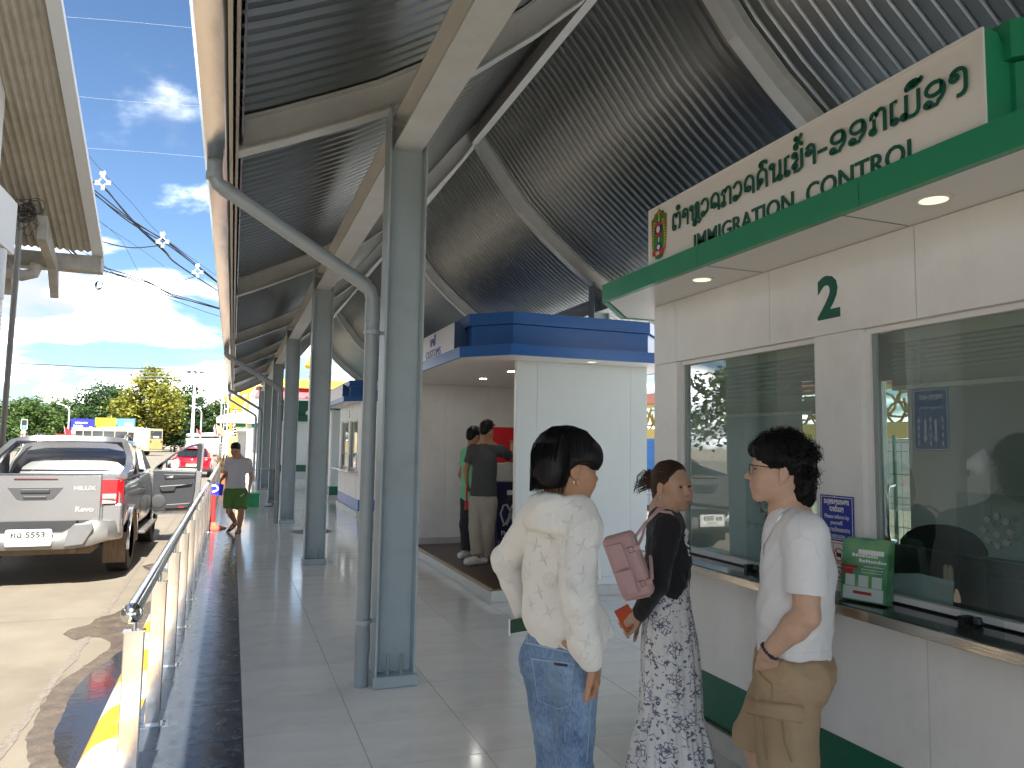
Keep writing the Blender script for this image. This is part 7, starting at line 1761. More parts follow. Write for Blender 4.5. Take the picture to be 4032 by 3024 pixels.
# hair: blunt bowl cut
M_bhair = hairmat('black_hair', (.008, .0075, .008))
fd = Field(HP(HB, (0, 0, 0))-Vector((.2, .2, .2)), HP(HB, (0, 0, 0))+Vector((.2, .2, .2)), .004)
E = lambda c, r, k=.02, sub=False: fd.ell(HP(HB, c), [x*HB[2] for x in r], k, HB[1], sub)
E((0, -.016, .040), (.098, .119, .099), .01); E((0, -.066, -.030), (.084, .066, .082), .03); E((0, .052, .042), (.080, .062, .056), .03)
for x in (-1, 1): E((x*.058, .012, .030), (.036, .080, .048), .02)
E((0, .10, -.055), (.11, .10, .072), .008, True)
for x in (-1, 1): E((x*.098, .030, -.038), (.05, .066, .058), .008, True)
fd.cut(HP(HB, (0, -.08, -.082)), HB[1] @ Vector((0, .25, -1)))
fd.folds(.004, 90, 4, 1.2, (1, 1, .15))
hair = link('hair', fd.mesh('hair', M_bhair, 1), None, boy)
def bowl(rnd):
    a = rnd.uniform(0, 6.28); fr = math.cos(a); z1 = .012 if fr > .55 else (.030 if fr > -.22 else -.088)
    rr = lambda t: (math.sin(a)*.100*t, math.cos(a)*(.119 if fr > 0 else .123)*t-.013)
    w = rnd.uniform(-.004, .004); p = []
    for t, z in ((.12, .138), (.5, .128), (.8, .098), (.97, .06), (1.01, .03)):
        x, y = rr(t); p.append(HP(HB, (x+w, y, z)))
    e = z1+rnd.uniform(-.012, .004)
    if e < .02: x, y = rr(1.0 if fr > 0 else .93-.0*fr); p.append(HP(HB, (x*(.98 if fr > 0 else .88), y, e)))
    return p
strands(hair, None, 'hair_strands', M_bhair, 3, 900, .1, .0028, bowl)
eyes(boy, HB, 0, skinm=S_boy); brows(boy, HB, M_bhair); lips(boy, HB, mat('lip_brown', (.30, .11, .08), .4))
M_gold = mat('gold', (.75, .5, .3), .2, metal=1.)
mb = MB(); c = HP(HB, (.084, -.004, -.052)); mb.tube([c+HB[1] @ Vector((.002*math.sin(R_(a)), .009*math.cos(R_(a)), .009*math.sin(R_(a)))) for a in range(100, 441, 20)], .0022, 8); mb.build('earring', M_gold, boy, smooth=True)
mb = MB(); p = J(2040, 2462, 2.66); mb.loft([[p+AX*x+AY*y+AZ*z for x, y, z in ((sx, -.026+sx*.18, 0), (sx, -.026+sx*.18, .012), (sx, .022+sx*.18, .012), (sx, .022+sx*.18, 0))] for sx in (-.028, .08)]); wal = mb.build('green_wallet', mat('green_ribbed', (.02, .06, .03), .7, var=.2, vscale=40), None, bevel=.003); tag(wal, 'dark green ribbed wallet with a white edge sticking out at the hoodie hem', 'wallet')
mb = MB(); mb.loft([[p+AX*x+AY*y+AZ*z for x, y, z in ((sx, -.032+sx*.18, -.001), (sx, -.032+sx*.18, .013), (sx, .024+sx*.18, .013), (sx, .024+sx*.18, -.001))] for sx in (-.034, -.029)]); mb.build('white_edge', MATS['print_white'], wal)

# ================================================================ the woman in the floral dress
W_D, W_h = 3.35, 118
r_, f_, u_ = hd(W_h)
M3 = Matrix((r_, f_, u_)).transposed()
wom = thing('person', 'woman in a black cardigan and white floral dress with a pink bag on her shoulder', 'person', (1.87, 2.92, 0))
S_w = skinmat('skin_light', (.56, .345, .235))
HW = headframe(J(2648, 1915, 3.35), 166, 0, 3, .90)
wn = J(2612, 2010, 3.36); wch = J(2632, 2150, 3.36); wwa = J(2640, 2330, 3.36); wpel = J(2625, 2480, 3.36)
wshR, wshL = J(2628, 2078, 3.24), J(2648, 2075, 3.50)
welR, wwrR = J(2584, 2300, 3.20), J(2522, 2412, 3.27)
welL, wwrL = J(2600, 2320, 3.52), J(2512, 2440, 3.40)
fd = Field((1.45, 2.45, -.01), (2.22, 3.35, 1.58), .0045)
head(fd, HW, True, .7, .93)
fd.cone(HP(HW, (0, -.03, -.055)), wn, .044, .050, .03)
fd.cone(wn, wch, .06, .10, .05, (f_, .7)); fd.cone(wch, wpel, .10, .11, .05, (f_, .7))
for a, b, c in ((wshR, welR, wwrR), (wshL, welL, wwrL)): fd.cone(wn, a, .045, .040, .04); fd.cone(a, b, .036, .030, .02); fd.cone(b, c, .030, .021, .02)
for s in (-1, 1):
    hp = wpel+r_*.07*s; kn = Vector((hp.x+f_.x*.03, hp.y+f_.y*.03, .46)); an = Vector((hp.x, hp.y, .08)); fd.cone(hp, kn, .07, .045, .03); fd.cone(kn, an, .045, .03, .02); fd.cone(an, an+f_*.12+Vector((0, 0, -.05)), .032, .028, .02)
tw = hand(fd, wwrR, J(2470, 2435, 3.27)-wwrR, -f_*.2+Vector((0, 0, -.2))+r_*-1., 1, (35, 40, 20), s=.88, thumb=(48, 25))
tl_ = hand(fd, wwrL, J(2470, 2470, 3.36)-wwrL, r_*1., -1, (25, 30, 20), s=.88)
link('body', fd.mesh('body', S_w), None, wom)
mb = MB()
for p, v, n in tw+tl_: mb.ball(p-n*.004, (.006, .006, .005), 8, 6)
mb.build('nails', mat('dark_red_nail', (.16, .01, .02), .2), wom, smooth=True)
eyes(wom, HW, .8, skinm=S_w); brows(wom, HW, mat('brow_brown', (.045, .025, .018), .7), .9); lips(wom, HW, mat('lipstick', (.50, .06, .05), .35))
# dress: flared, pleated, with a gathered flounce
def floral():
    m = bpy.data.materials.new('floral_cotton'); m.use_nodes = True; t = m.node_tree; n = t.nodes; l = t.links; p = n['Principled BSDF']
    uv = n.new('ShaderNodeUVMap')
    def vor(scale, feat='F1', rnd=.8):
        v = n.new('ShaderNodeTexVoronoi'); v.feature = feat; v.inputs['Scale'].default_value = scale; v.inputs['Randomness'].default_value = rnd; l.new(w_out, v.inputs['Vector']); return v
    nz = n.new('ShaderNodeTexNoise'); nz.inputs['Scale'].default_value = 22; l.new(uv.outputs[0], nz.inputs['Vector'])
    mv = n.new('ShaderNodeVectorMath'); mv.operation = 'MULTIPLY_ADD'; l.new(nz.outputs['Color'], mv.inputs[0]); mv.inputs[1].default_value = (.045, .045, .045); l.new(uv.outputs[0], mv.inputs[2]); w_out = mv.outputs[0]
    def step(src, a, b, inv=False):
        r = n.new('ShaderNodeMapRange'); r.inputs[1].default_value = a; r.inputs[2].default_value = b
        if inv: r.inputs[3].default_value = 1; r.inputs[4].default_value = 0
        l.new(src, r.inputs[0]); return r.outputs[0]
    def op(o, a, b): q = n.new('ShaderNodeMath'); q.operation = o; l.new(a, q.inputs[0]); l.new(b, q.inputs[1]) if not isinstance(b, float) else setattr(q.inputs[1], 'default_value', b); return q.outputs[0]
    big = vor(9.5, rnd=.55); disc = step(big.outputs['Distance'], .30, .34, True)          # flower heads
    petal = vor(62, 'DISTANCE_TO_EDGE'); pet = step(petal.outputs['Distance'], .05, .14, True); core = step(big.outputs['Distance'], .05, .16, True)
    fl_ = op('MULTIPLY', disc, op('MAXIMUM', pet, core))
    st = vor(15, 'DISTANCE_TO_EDGE', 1.); stem = step(st.outputs['Distance'], .012, .03, True)
    sm = vor(38); dot = step(sm.outputs['Distance'], .24, .30, True); dot2 = step(sm.outputs['Distance'], .10, .14); dots = op('MULTIPLY', dot, dot2)
    nm = n.new('ShaderNodeTexNoise'); nm.inputs['Scale'].default_value = 14; l.new(uv.outputs[0], nm.inputs['Vector']); gate = step(nm.outputs['Fac'], .47, .53)
    lf = n.new('ShaderNodeTexNoise'); lf.inputs['Scale'].default_value = 46; lf.inputs['Detail'].default_value = 1; l.new(uv.outputs[0], lf.inputs['Vector']); leaf = step(lf.outputs['Fac'], .62, .65)
    inv = op('SUBTRACT', op('MULTIPLY', disc, 0.0), op('SUBTRACT', disc, 1.0))
    rest = op('MULTIPLY', inv, op('MAXIMUM', op('MAXIMUM', op('MULTIPLY', op('MULTIPLY', stem, .85), gate), op('MULTIPLY', dots, gate)), op('MULTIPLY', leaf, .9)))
    allm = op('MAXIMUM', op('MULTIPLY', fl_, .92), rest)
    mx = n.new('ShaderNodeMix'); mx.data_type = 'RGBA'; l.new(allm, mx.inputs[0]); mx.inputs[6].default_value = (.76, .76, .75, 1); mx.inputs[7].default_value = (.065, .075, .16, 1); l.new(mx.outputs[2], p.inputs['Base Color']); p.inputs['Roughness'].default_value = .8; return m
M_flo = floral()
def dress_ring(c, a, b, z, n, amp, k, ph):
    out = []
    for i in range(n):
        t = 2*math.pi*i/n; w = 1+amp*(math.sin(k*t+ph)+.5*math.sin((k*1.7)//1*t+ph*2.1))+.3*amp*math.sin((k*2.3)//1*t+1.7*ph); out.append((c.x+(r_.x*math.cos(t)*a+f_.x*math.sin(t)*b)*w, c.y+(r_.y*math.cos(t)*a+f_.y*math.sin(t)*b)*w, z))
    return out
N_ = 160; lev = []
for z, pxl, pxr, amp, k in ((1.235, 2590, 2700, .0, 7), (1.15, 2560, 2722, .004, 7), (1.05, 2550, 2733, .008, 9), (.96, 2530, 2738, .012, 9), (.85, 2520, 2742, .020, 11), (.72, 2518, 2756, .028, 11), (.60, 2517, 2764, .034, 11), (.50, 2514, 2768, .040, 11), (.425, 2512, 2770, .044, 11), (.42, 2508, 2772, .03, 23), (.38, 2500, 2782, .045, 23), (.30, 2486, 2796, .055, 17), (.2, 2470, 2812, .062, 17), (.1, 2452, 2826, .066, 17), (.03, 2442, 2836, .068, 17)):
    d_ = 3.36; hw = (pxr-pxl)/2*d_/FOC*(.80 if z > .9 else .93 if z > .8 else 1); c = J((pxl+pxr)/2, 2000, d_); lev.append((c, hw/.96, hw*.92, z, amp, k))
rings = [dress_ring(c, a*1.02, b, z, N_, amp, k, .8) for c, a, b, z, amp, k in lev]
dm_ = MB(); dm_.loft(rings, cap=False); me = dm_.mesh('dress', M_flo, smooth=80); me.uv_layers.new(name='UVMap'); uvl = me.uv_layers[0].data
cc = wpel
for p in me.polygons:
    for li in p.loop_indices:
        v = me.vertices[me.loops[li].vertex_index].co; a = math.atan2((Vector(v)-cc).dot(f_), (Vector(v)-cc).dot(r_)); uvl[li].uv = (a*.16, v.z)
dress = link('dress', me, None, wom)
# cardigan
M_card = mat('black_knit', (.012, .012, .015), .9, bump=.15, bscale=260, sheen=.15)
fd = Field((1.45, 2.45, .82), (2.25, 3.35, 1.45), .0045); fl = (f_, .80)
fd.cone(J(2622, 2090, 3.36), J(2632, 2200, 3.36), .112, .118, .05, fl); fd.cone(J(2632, 2200, 3.36), J(2634, 2330, 3.36), .118, .112, .05, fl)
fd.cone(J(2610, 2035, 3.32), wshR, .055, .056, .05); fd.cone(J(2620, 2035, 3.40), wshL, .055, .056, .05)
fd.cone(wshR, welR, .060, .053, .02); fd.cone(welR, wwrR, .052, .038, .02); fd.cone(wshL, welL, .058, .05, .02); fd.cone(welL, wwrL, .048, .036, .02)
fd.cone(J(2655, 2300, 3.26), J(2634, 2392, 3.24), .05, .012, .03)
fd.cone(wn+Vector((0, 0, .05)), J(2628, 2060, 3.36), .062, .062, .012, None, True)
fd.folds(.010, 32, 12, 1.6); fd.folds(.010, 45, 3, 1.6, (.6, .6, 1.4), lambda p: np.exp(-np.linalg.norm(p-np.array(welR), axis=1)/.08))
cm_ = fd.mesh('cardigan', M_card); card = link('cardigan', cm_, None, wom)
mb = MB(); bc_ = bvh_of(cm_); seam(bc_, [(2700, 2110), (2716, 2200), (2700, 2290), (2660, 2370), (2632, 2402)], .0025, mb, .001, 8); mb.build('cardigan_edge', M_card, card, smooth=True)
mb = MB()
for k in range(22): q = J(2704+random.uniform(-6, 10), 2085+k*5, 3.28); mb.ball(q, .006, 6, 4)
mb.build('ruffle_trim', mat('dress_white', (.72, .72, .72), .8), dress)
# hair pulled back into a clip
M_wh = hairmat('brown_hair', (.045, .024, .014)); M_wh2 = hairmat('hair_highlight', (.20, .105, .045))
fd = Field(HP(HW, (0, 0, 0))-Vector((.2, .2, .2)), HP(HW, (0, 0, 0))+Vector((.2, .2, .2)), .004)
E = lambda c, r, k=.02, sub=False: fd.ell(HP(HW, c), [x*HW[2] for x in r], k, HW[1], sub)
E((0, -.020, .040), (.082, .098, .090), .01); E((0, -.075, -.01), (.06, .045, .065), .03); E((0, -.115, .005), (.034, .036, .044), .02); E((.0, -.09, -.06), (.04, .035, .04), .02)
E((0, .105, -.005), (.10, .072, .088), .006, True); E((0, .03, -.10), (.12, .08, .085), .01, True)
for x in (-1, 1): E((x*.085, -.006, -.016), (.022, .026, .036), .006, True)
fd.folds(.003, 80, 4, 1.2, (.2, 1, 1))
wh = link('hair', fd.mesh('hair', M_wh, 1), None, wom)
def pulled(rnd):
    a = rnd.uniform(-1.45, 1.45); y0 = .055-.02*abs(a); p = []
    z_ = lambda t: .128-.02*t
    for t in (0, .2, .4, .6, .8, 1):
        y = y0*(1-t)-.115*t; w = math.sin(math.pi*min(1, .28+.6*t)); x = math.sin(a)*.084*(1-.75*t**2); z = .04+math.cos(a)*.092*(1-.35*t-.12*t*t)-.0*t-.03*t*t
        k = math.sqrt((x/.084)**2+((y+.02)/.102)**2+((z-.04)/.092)**2); k = max(k, 1e-3); f = 1.0 if t > .9 else 1.015/k
        p.append(HP(HW, (x*f, (y+.02)*f-.02, (z-.04)*f+.04)))
    return p
strands(wh, None, 'hair_strands', M_wh, 5, 420, .1, .0026, pulled); strands(wh, None, 'hair_highlights', M_wh2, 8, 170, .1, .0022, pulled)
def tail(rnd):
    a = rnd.uniform(-2.6, 2.6); l = rnd.uniform(.05, .10); o = (0+rnd.uniform(-.02, .02), -.125, .02+rnd.uniform(-.02, .03))
    return [HP(HW, o), HP(HW, (o[0]+.3*l*math.sin(a), o[1]-.5*l, o[2]+.5*l*math.cos(a))), HP(HW, (o[0]+.7*l*math.sin(a), o[1]-.8*l, o[2]+.35*l*math.cos(a)-.02)), HP(HW, (o[0]+.8*l*math.sin(a), o[1]-.85*l, o[2]-.6*l+.1*l*math.cos(a)))]
strands(wh, None, 'hair_tail', M_wh, 6, 170, .1, .0030, tail)
mb = MB(); mb.tube([HP(HW, (.03, -.108, z)) for z in (-.03, 0, .03)], .006, 6); mb.build('hair_clip', mat('pale_clip', (.6, .66, .68), .3), wom, smooth=True)
mb = MB(); c = HP(HW, (.083, -.006, -.05)); mb.ball(c, (.004, .004, .008), 8, 6); mb.ball(c+Vector((0, 0, -.008)), (.006, .004, .004), 6, 4); mb.build('earring', mat('silver', (.8, .8, .8), .2, metal=1.), wom, smooth=True)
# pink shoulder bag
M_pink = mat('pink_leather', (.62, .40, .39), .45, var=.03, vscale=10, bump=.05, bscale=120)
bag = thing('handbag', 'pale pink leather handbag with two front pockets hanging on her shoulder', 'handbag', tuple(J(2475, 2230, 3.17)))
o_ = J(2475, 2226, 3.16); bu = (J(2512, 2335, 3.17)-J(2432, 2118, 3.17)).normalized(); bn = (-AZ*.9-AX*.35).normalized(); bn = (bn-bu*bn.dot(bu)).normalized(); bw = bn.cross(bu).normalized()
BM3 = Matrix((bu, bw, bn)).transposed(); sgn = 1 if bw.dot(AX) > 0 else -1
def rbox(name, c, s, rad, parent, m_=M_pink):
    fd = Field((-s[0]-.02, -s[1]-.02, -s[2]-.02), (s[0]+.02, s[1]+.02, s[2]+.02), .004); g = np.meshgrid(*fd.ax, indexing='ij'); q = [np.abs(g[i])-s[i]+rad for i in range(3)]
    fd.f = (np.sqrt(sum(np.maximum(a, 0)**2 for a in q))+np.minimum(np.maximum(np.maximum(q[0], q[1]), q[2]), 0)-rad).astype(np.float32)
    me = fd.mesh(name, m_, 0); me.transform(Matrix.Translation(c) @ BM3.to_4x4()); return link(name, me, None, parent)
bb = rbox('bag_body', o_, (.142, .072, .035), .026, bag)
for k in (-.062, .056):
    pc = o_+bu*k-bw*sgn*.022+bn*.036; pk_ = rbox('front_pocket', pc, (.053, .038, .016), .012, bag); rbox('pocket_flap', pc+bw*sgn*.010+bn*.011, (.054, .030, .010), .008, pk_)
M_rg = mat('rose_gold', (.75, .5, .42), .2, metal=1.)
for k in (-.075, .075):
    b0 = o_+bu*k+bw*sgn*.045+bn*.03; mb = MB(); mb.loft([[b0+bu*(x-.009)+bn*.010, b0+bu*(x+.009)+bn*.010, b0+bu*(x+.009)+bn*.015, b0+bu*(x-.009)+bn*.015] if False else [b0+bw*sgn*y-bu*.009+bn*.009, b0+bw*sgn*y+bu*.009+bn*.009, b0+bw*sgn*y+bu*.009+bn*.014, b0+bw*sgn*y-bu*.009+bn*.014] for x, y in ((0, -.03), (0, .04))]); mb.build('strap_tab', M_pink, bag)
    mb = MB(); mb.tube([b0+bu*x+bw*sgn*y+bn*.016 for x, y in ((-.012, -.01), (.012, -.01), (.012, .012), (-.012, .012), (-.012, -.01))], .0018, 6); mb.build('buckle', M_rg, bag, smooth=True)
mb = MB(); a0, a1 = o_+bu*-.075+bw*sgn*.08+bn*.03, o_+bu*.075+bw*sgn*.08+bn*.03
mb.tube([o_+bu*-.075+bw*sgn*.045+bn*.042, J(2490, 2130, 3.17), J(2540, 2060, 3.18), J(2592, 2012, 3.22), J(2640, 2018, 3.24), J(2668, 2060, 3.22), J(2680, 2095, 3.22)], .0065, 8); mb.build('strap', M_pink, bag, smooth=True)
mb = MB(); mb.tube([o_+bu*-.06+bw*sgn*.06-bn*.01, J(2530, 2110, 3.2), J(2542, 2060, 3.24), J(2590, 2004, 3.27), J(2640, 2008, 3.28)], .006, 8); mb.build('strap', M_pink, bag, smooth=True)
mb = MB(); mb.tube([o_+bu*.075+bw*sgn*.045+bn*.042, o_+bu*.07+bw*sgn*.085+bn*.03, J(2562, 2190, 3.2)], .008, 8); mb.build('strap', M_pink, bag, smooth=True)
mb = MB(); mb.tube([o_+bu*x+bw*sgn*y+bn*z for x, y, z in ((-.135, -.06, .033), (-.138, .05, .033), (-.12, .068, .033), (.12, .068, .033), (.138, .05, .033), (.135, -.06, .033))], .003, 6); mb.build('piping', M_pink, bag, smooth=True)
# orange passport wallet in her hands
po = thing('passport_wallet', 'bright orange passport wallet held in both hands behind her back', 'wallet', tuple(J(2464, 2428, 3.28)))
c = J(2464, 2428, 3.27); pu = (J(2492, 2385, 3.27)-J(2438, 2415, 3.27)).normalized(); pv = (J(2438, 2400, 3.27)-J(2444, 2475, 3.27)).normalized(); pv = (pv-pu*pv.dot(pu)).normalized(); pw = pu.cross(pv)
for k, (nm, col) in enumerate((('cover', (.58, .07, .012)), ('inside', (.02, .02, .02)), ('cover', (.5, .06, .012)))):
    mb = MB(); o2 = c-AZ*-.001+pw*(-.006+.006*k); mb.loft([[o2+pu*u+pv*-.048+pw*w, o2+pu*u+pv*.044+pw*w, o2+pu*u+pv*.044+pw*(w+.004), o2+pu*u+pv*-.048+pw*(w+.004)] for u, w in ((-.034, 0), (.036, 0))]); mb.build(nm, mat('orange_leather' if k != 1 else 'wallet_black', col, .4), po, bevel=.0015)

# ================================================================ the man in the white T-shirt
T_D, T_h = 2.75, -42
r_, f_, u_ = hd(T_h)
man = thing('person', 'curly-haired man with glasses in a white T-shirt and khaki cargo shorts', 'person', (1.97, 2.27, 0))
S_m = skinmat('skin_fair', (.60, .38, .27))
HM = headframe(J(3062, 1857, 2.75), -57, 4, 0, .97)
tn = J(3110, 2020, 2.76); tch = J(3130, 2190, 2.76); twa = J(3125, 2480, 2.76); tpel = J(3115, 2640, 2.76)
tshL, tshR = J(3172, 2105, 2.60), J(3090, 2095, 2.95)
telL, twrL = J(3176, 2425, 2.55), J(3022, 2572, 2.62)
telR, twrR = J(3060, 2420, 3.0), J(3000, 2570, 2.95)
thL, thR = tpel-r_*.085, tpel+r_*.085
tkL, tkR = J(3100, 3030, 2.70), J(2985, 2930, 2.90)
fd = Field((1.5, 1.75, -.01), (2.45, 2.75, 1.70), .0045)
head(fd, HM, False, 1.35, 1.02)
fd.cone(HP(HM, (0, -.03, -.055)), tn, .056, .064, .03)
fd.cone(tn, tch, .08, .12, .05, (f_, .7)); fd.cone(tch, tpel, .12, .125, .05, (f_, .75))
for a, b, c in ((tshL, telL, twrL), (tshR, telR, twrR)):
    fd.cone(tn, a, .055, .05, .04); fd.cone(a, b, .052, .044, .02); fd.cone(b, b.lerp(c, .3), .043, .045, .02); fd.cone(b.lerp(c, .3), c, .045, .029, .02)
for a, b in ((thL, tkL), (thR, tkR)):
    an = Vector((b.x-f_.x*.03, b.y-f_.y*.03, .09)); fd.cone(a, b, .085, .055, .03); fd.cone(b, b.lerp(an, .35)-f_*.012, .055, .056, .03); fd.cone(b.lerp(an, .35)-f_*.012, an, .054, .036, .03); fd.cone(an, an+f_*.15+Vector((0, 0, -.055)), .038, .032, .02)
hand(fd, twrL, J(3012, 2665, 2.68)-twrL, r_, 1, (10, 12, 10), thumb=(25, 10)); hand(fd, twrR, Vector((0, 0, -1)), -r_, -1, (10, 12, 10))
link('body', fd.mesh('body', S_m), None, man)
M_stub = mat('dark_hair', (.008, .007, .007), .5, var=.3, vscale=60, spec=.15)
eyes(man, HM, 0, iris=(.05, .03, .015), skinm=S_m); brows(man, HM, M_stub, 1.35); lips(man, HM, mat('lip_pink', (.42, .15, .13), .4), .0022)
# T-shirt
M_tee = mat('white_cotton', (.80, .80, .815), .85, bump=.06, bscale=260, sheen=.1)
fd = Field((1.48, 1.72, .82), (2.45, 2.75, 1.50), .0045); fl = (f_, .84)
fd.cone(J(3128, 2130, 2.76), J(3142, 2250, 2.76), .138, .150, .05, fl); fd.cone(J(3142, 2250, 2.76), J(3128, 2420, 2.76), .150, .152, .05, fl); fd.cone(J(3128, 2420, 2.76), J(3124, 2580, 2.76), .152, .158, .04, fl)
fd.cone(J(3108, 2060, 2.70), tshL, .064, .072, .05); fd.cone(J(3095, 2060, 2.85), tshR, .064, .070, .05)
fd.cut(J(3110, 2582, 2.76), (-f_*.05+Vector((0, 0, -1))))
for a, b in ((tshL, telL), (tshR, telR)):
    fd.begin(); fd.cone(a, a.lerp(b, .95), .074, .072, .02); fd.cut(a.lerp(b, .74), b-a); fd.end(.04)
fd.cone(tn+Vector((0, 0, .07)), tn-Vector((0, 0, .018)), .070, .066, .01, None, True)
fd.folds(.012, 20, 21, 1.7, (1, 1, .5)); fd.folds(.014, 34, 4, 1.7, (1, 1, .7), lambda p: np.exp(-np.linalg.norm(p-np.array(tshL)-np.array((0, 0, -.08)), axis=1)/.09)); fd.folds(.008, 40, 5, 1.5, (1, 1, 1), lambda p: np.exp(-np.abs(p[:, 2]-.95)/.08))
tm_ = fd.mesh('t_shirt', M_tee); tee = link('t_shirt', tm_, None, man); bt_ = bvh_of(tm_)
mb = MB(); seam(bt_, [(3152, 2010), (3146, 2060), (3156, 2112), (3120, 2125), (3098, 2170)], .0022, mb, .001, 8); seam(bt_, [(3156, 2112), (3205, 2135), (3228, 2200)], .0022, mb, .001, 8); seam(bt_, [(3100, 2335), (3160, 2352), (3216, 2352)], .0016, mb, .001, 8); seam(bt_, [(2972, 2555), (3060, 2568), (3160, 2572), (3285, 2562)], .0016, mb, .001, 8); seam(bt_, [(3064, 2022), (3110, 2000), (3172, 1968)], .004, mb, .001, 8); mb.build('seams', M_tee, tee, smooth=True)
# shorts
M_kha = mat('khaki_cotton', (.40, .29, .175), .85, var=.06, vscale=8, bump=.1, bscale=200)
fd = Field((1.5, 1.75, .34), (2.45, 2.75, 1.0), .005)
fd.cone(J(3118, 2560, 2.76), tpel, .142, .150, .03, (f_, .92))
for hp, kn in ((thL, tkL), (thR, tkR)):
    fd.ell(hp-f_*.03, (.105, .125, .11), .04, Matrix((r_, f_, u_)).transposed()); e = hp.lerp(kn, .93); fd.cone(hp, e, .112, .108, .03)
fd.cut((0, 0, J(3100, 3030, 2.70).z+.012), (0, 0, -1)); fd.cut((0, 0, J(3120, 2560, 2.76).z), (0, 0, 1))
fd.folds(.013, 24, 31, 1.7); fd.folds(.010, 40, 6, 1.7, (.5, .5, 1.5), lambda p: np.exp(-np.abs(p[:, 2]-.75)/.08))
km = fd.mesh('shorts', M_kha); shorts = link('shorts', km, None, man); bk_ = bvh_of(km)
mb = MB(); patch(bk_, [(2958, 2820), (3165, 2838), (3172, 3005), (2975, 3005)], .016, mb, .001, 10); cg = mb.build('cargo_pocket', M_kha, shorts, smooth=60)
mb = MB(); patch(bk_, [(2944, 2752), (3160, 2776), (3150, 2842), (2946, 2808)], .020, mb, .001, 8); mb.build('pocket_flap', M_kha, shorts, smooth=60)
for w_, lf_, pp_ in ((.004, .016, [(3008, 2825), (3014, 2900), (3030, 2985)]), (.004, .016, [(3082, 2835), (3090, 2910), (3116, 2990)]), (.0022, .0006, [(3040, 2690), (3040, 2752)]), (.003, .001, [(3036, 2690), (3010, 2670), (2985, 2640), (2978, 2600)])):
    mb = MB(); seam(bk_, pp_, w_, mb, lf_, 8); mb.build('pleat' if w_ == .004 else 'seam', mat('khaki_shade', (.30, .215, .125), .9), shorts, smooth=True)
mb = MB(); patch(bk_, [(3130, 2590), (3290, 2585), (3285, 2640), (3150, 2655)], .005, mb, .001, 8); mb.build('back_flap', M_kha, shorts, smooth=60)
for s, b in ((0, tkL), (1, tkR)):
    an = Vector((b.x-f_.x*.03, b.y-f_.y*.03, .09)); fd = Field((an.x-.25, an.y-.2, 0), (an.x+.25, an.y+.3, .13), .006); fd.cone(an+Vector((0, 0, -.045))-f_*.03, an+f_*.18+Vector((0, 0, -.055)), .05, .043, .03); fd.cut((0, 0, .004), (0, 0, -1)); link('shoe', fd.mesh('shoe', MATS['white_leather']), None, man)
# curly hair
fd = Field(HP(HM, (0, 0, 0))-Vector((.22, .22, .2)), HP(HM, (0, 0, 0))+Vector((.22, .22, .22)), .004)
E = lambda c, r, k=.02, sub=False: fd.ell(HP(HM, c), [x*HM[2] for x in r], k, HM[1], sub)
E((0, -.022, .056), (.092, .118, .092), .01); E((0, .052, .085), (.072, .058, .042), .03); E((0, -.085, -.04), (.066, .056, .080), .03); E((0, -.09, -.085), (.05, .045, .05), .03)
E((0, .12, -.02), (.11, .075, .075), .006, True); E((0, .04, -.085), (.12, .085, .075), .01, True)
for x in (-1, 1): E((x*.09, .002, -.025), (.03, .045, .045), .008, True)
fd.folds(.016, 70, 14, 1.1)
mh_ = link('hair', fd.mesh('hair', M_stub, 1), None, man)
def curl_(rnd):
    while True:
        a, b = rnd.uniform(0, 6.28), rnd.uniform(-.7, 1.5); x, y, z = math.cos(b)*math.sin(a), math.cos(b)*math.cos(a), math.sin(b)
        if y > .35 and z < .30: continue
        if y > -.35 and z < -.02: continue
        break
    c = Vector((x*.093, -.022+y*.120, .056+z*.095 if z > 0 else .03+z*.15)); n_ = Vector((x, y, z)).normalized(); t = n_.orthogonal().normalized(); q = n_.cross(t); R0 = rnd.uniform(.006, .012); L0 = rnd.uniform(.010, .030); ph = rnd.uniform(0, 6.28)
    return [HP(HM, c+n_*(L0*i/6-.004)+(t*math.cos(ph+i*.95)+q*math.sin(ph+i*.95))*R0) for i in range(8)]
strands(mh_, None, 'curls', M_stub, 7, 800, .03, .0022, curl_)
# temple fade and glasses, chain, bracelet
gl = MB(); M_gun = mat('gunmetal', (.08, .08, .085), .25, metal=.9)
for x in (-1, 1):
    c = (x*.033, .104, .001); pts = [HP(HM, (c[0]+.026*px_, c[1]-abs(px_*x+1)*.003, c[2]+.019*pz_)) for px_, pz_ in ((-1, .7), (-.8, 1), (.8, 1), (1, .7), (1, -.6), (.7, -1), (-.7, -1), (-1, -.6), (-1, .7))]; gl.tube(pts, .0010, 6)
    gl.tube([HP(HM, (x*.060, .100, .016)), HP(HM, (x*.071, .085, .017)), HP(HM, (x*.079, -.005, .012)), HP(HM, (x*.078, -.025, .0))], .0016, 6)
gl.tube([HP(HM, (-.008, .105, .012)), HP(HM, (.008, .105, .012))], .0014, 6); g_ = gl.build('glasses', M_gun, man, smooth=True)
for x in (-1, 1):
    mb = MB(); mb.add([HP(HM, (x*.033+.025*a, .1035, .001+.018*b)) for a, b in ((-1, -.6), (-.7, -1), (.7, -1), (1, -.6), (1, .7), (.8, 1), (-.8, 1), (-1, .7))], [tuple(range(8))]); mb.build('lens', glassmat('lens_glass', (.93, .95, .95), 1.25), g_)
mb = MB(); pts = []
for (x, y) in ((3150, 1984), (3110, 2002), (3080, 2030), (3055, 2068), (3035, 2105), (3020, 2135), (3008, 2152)):
    p, n = on_surface(bt_, x, y, .004); pts += [p] if p is not None else []
pts = [p for p in pts]; mb.tube(pts, .0018, 8); ch = mb.build('necklace', mat('silver', (.8, .8, .8), .2, metal=1.), man, smooth=True)
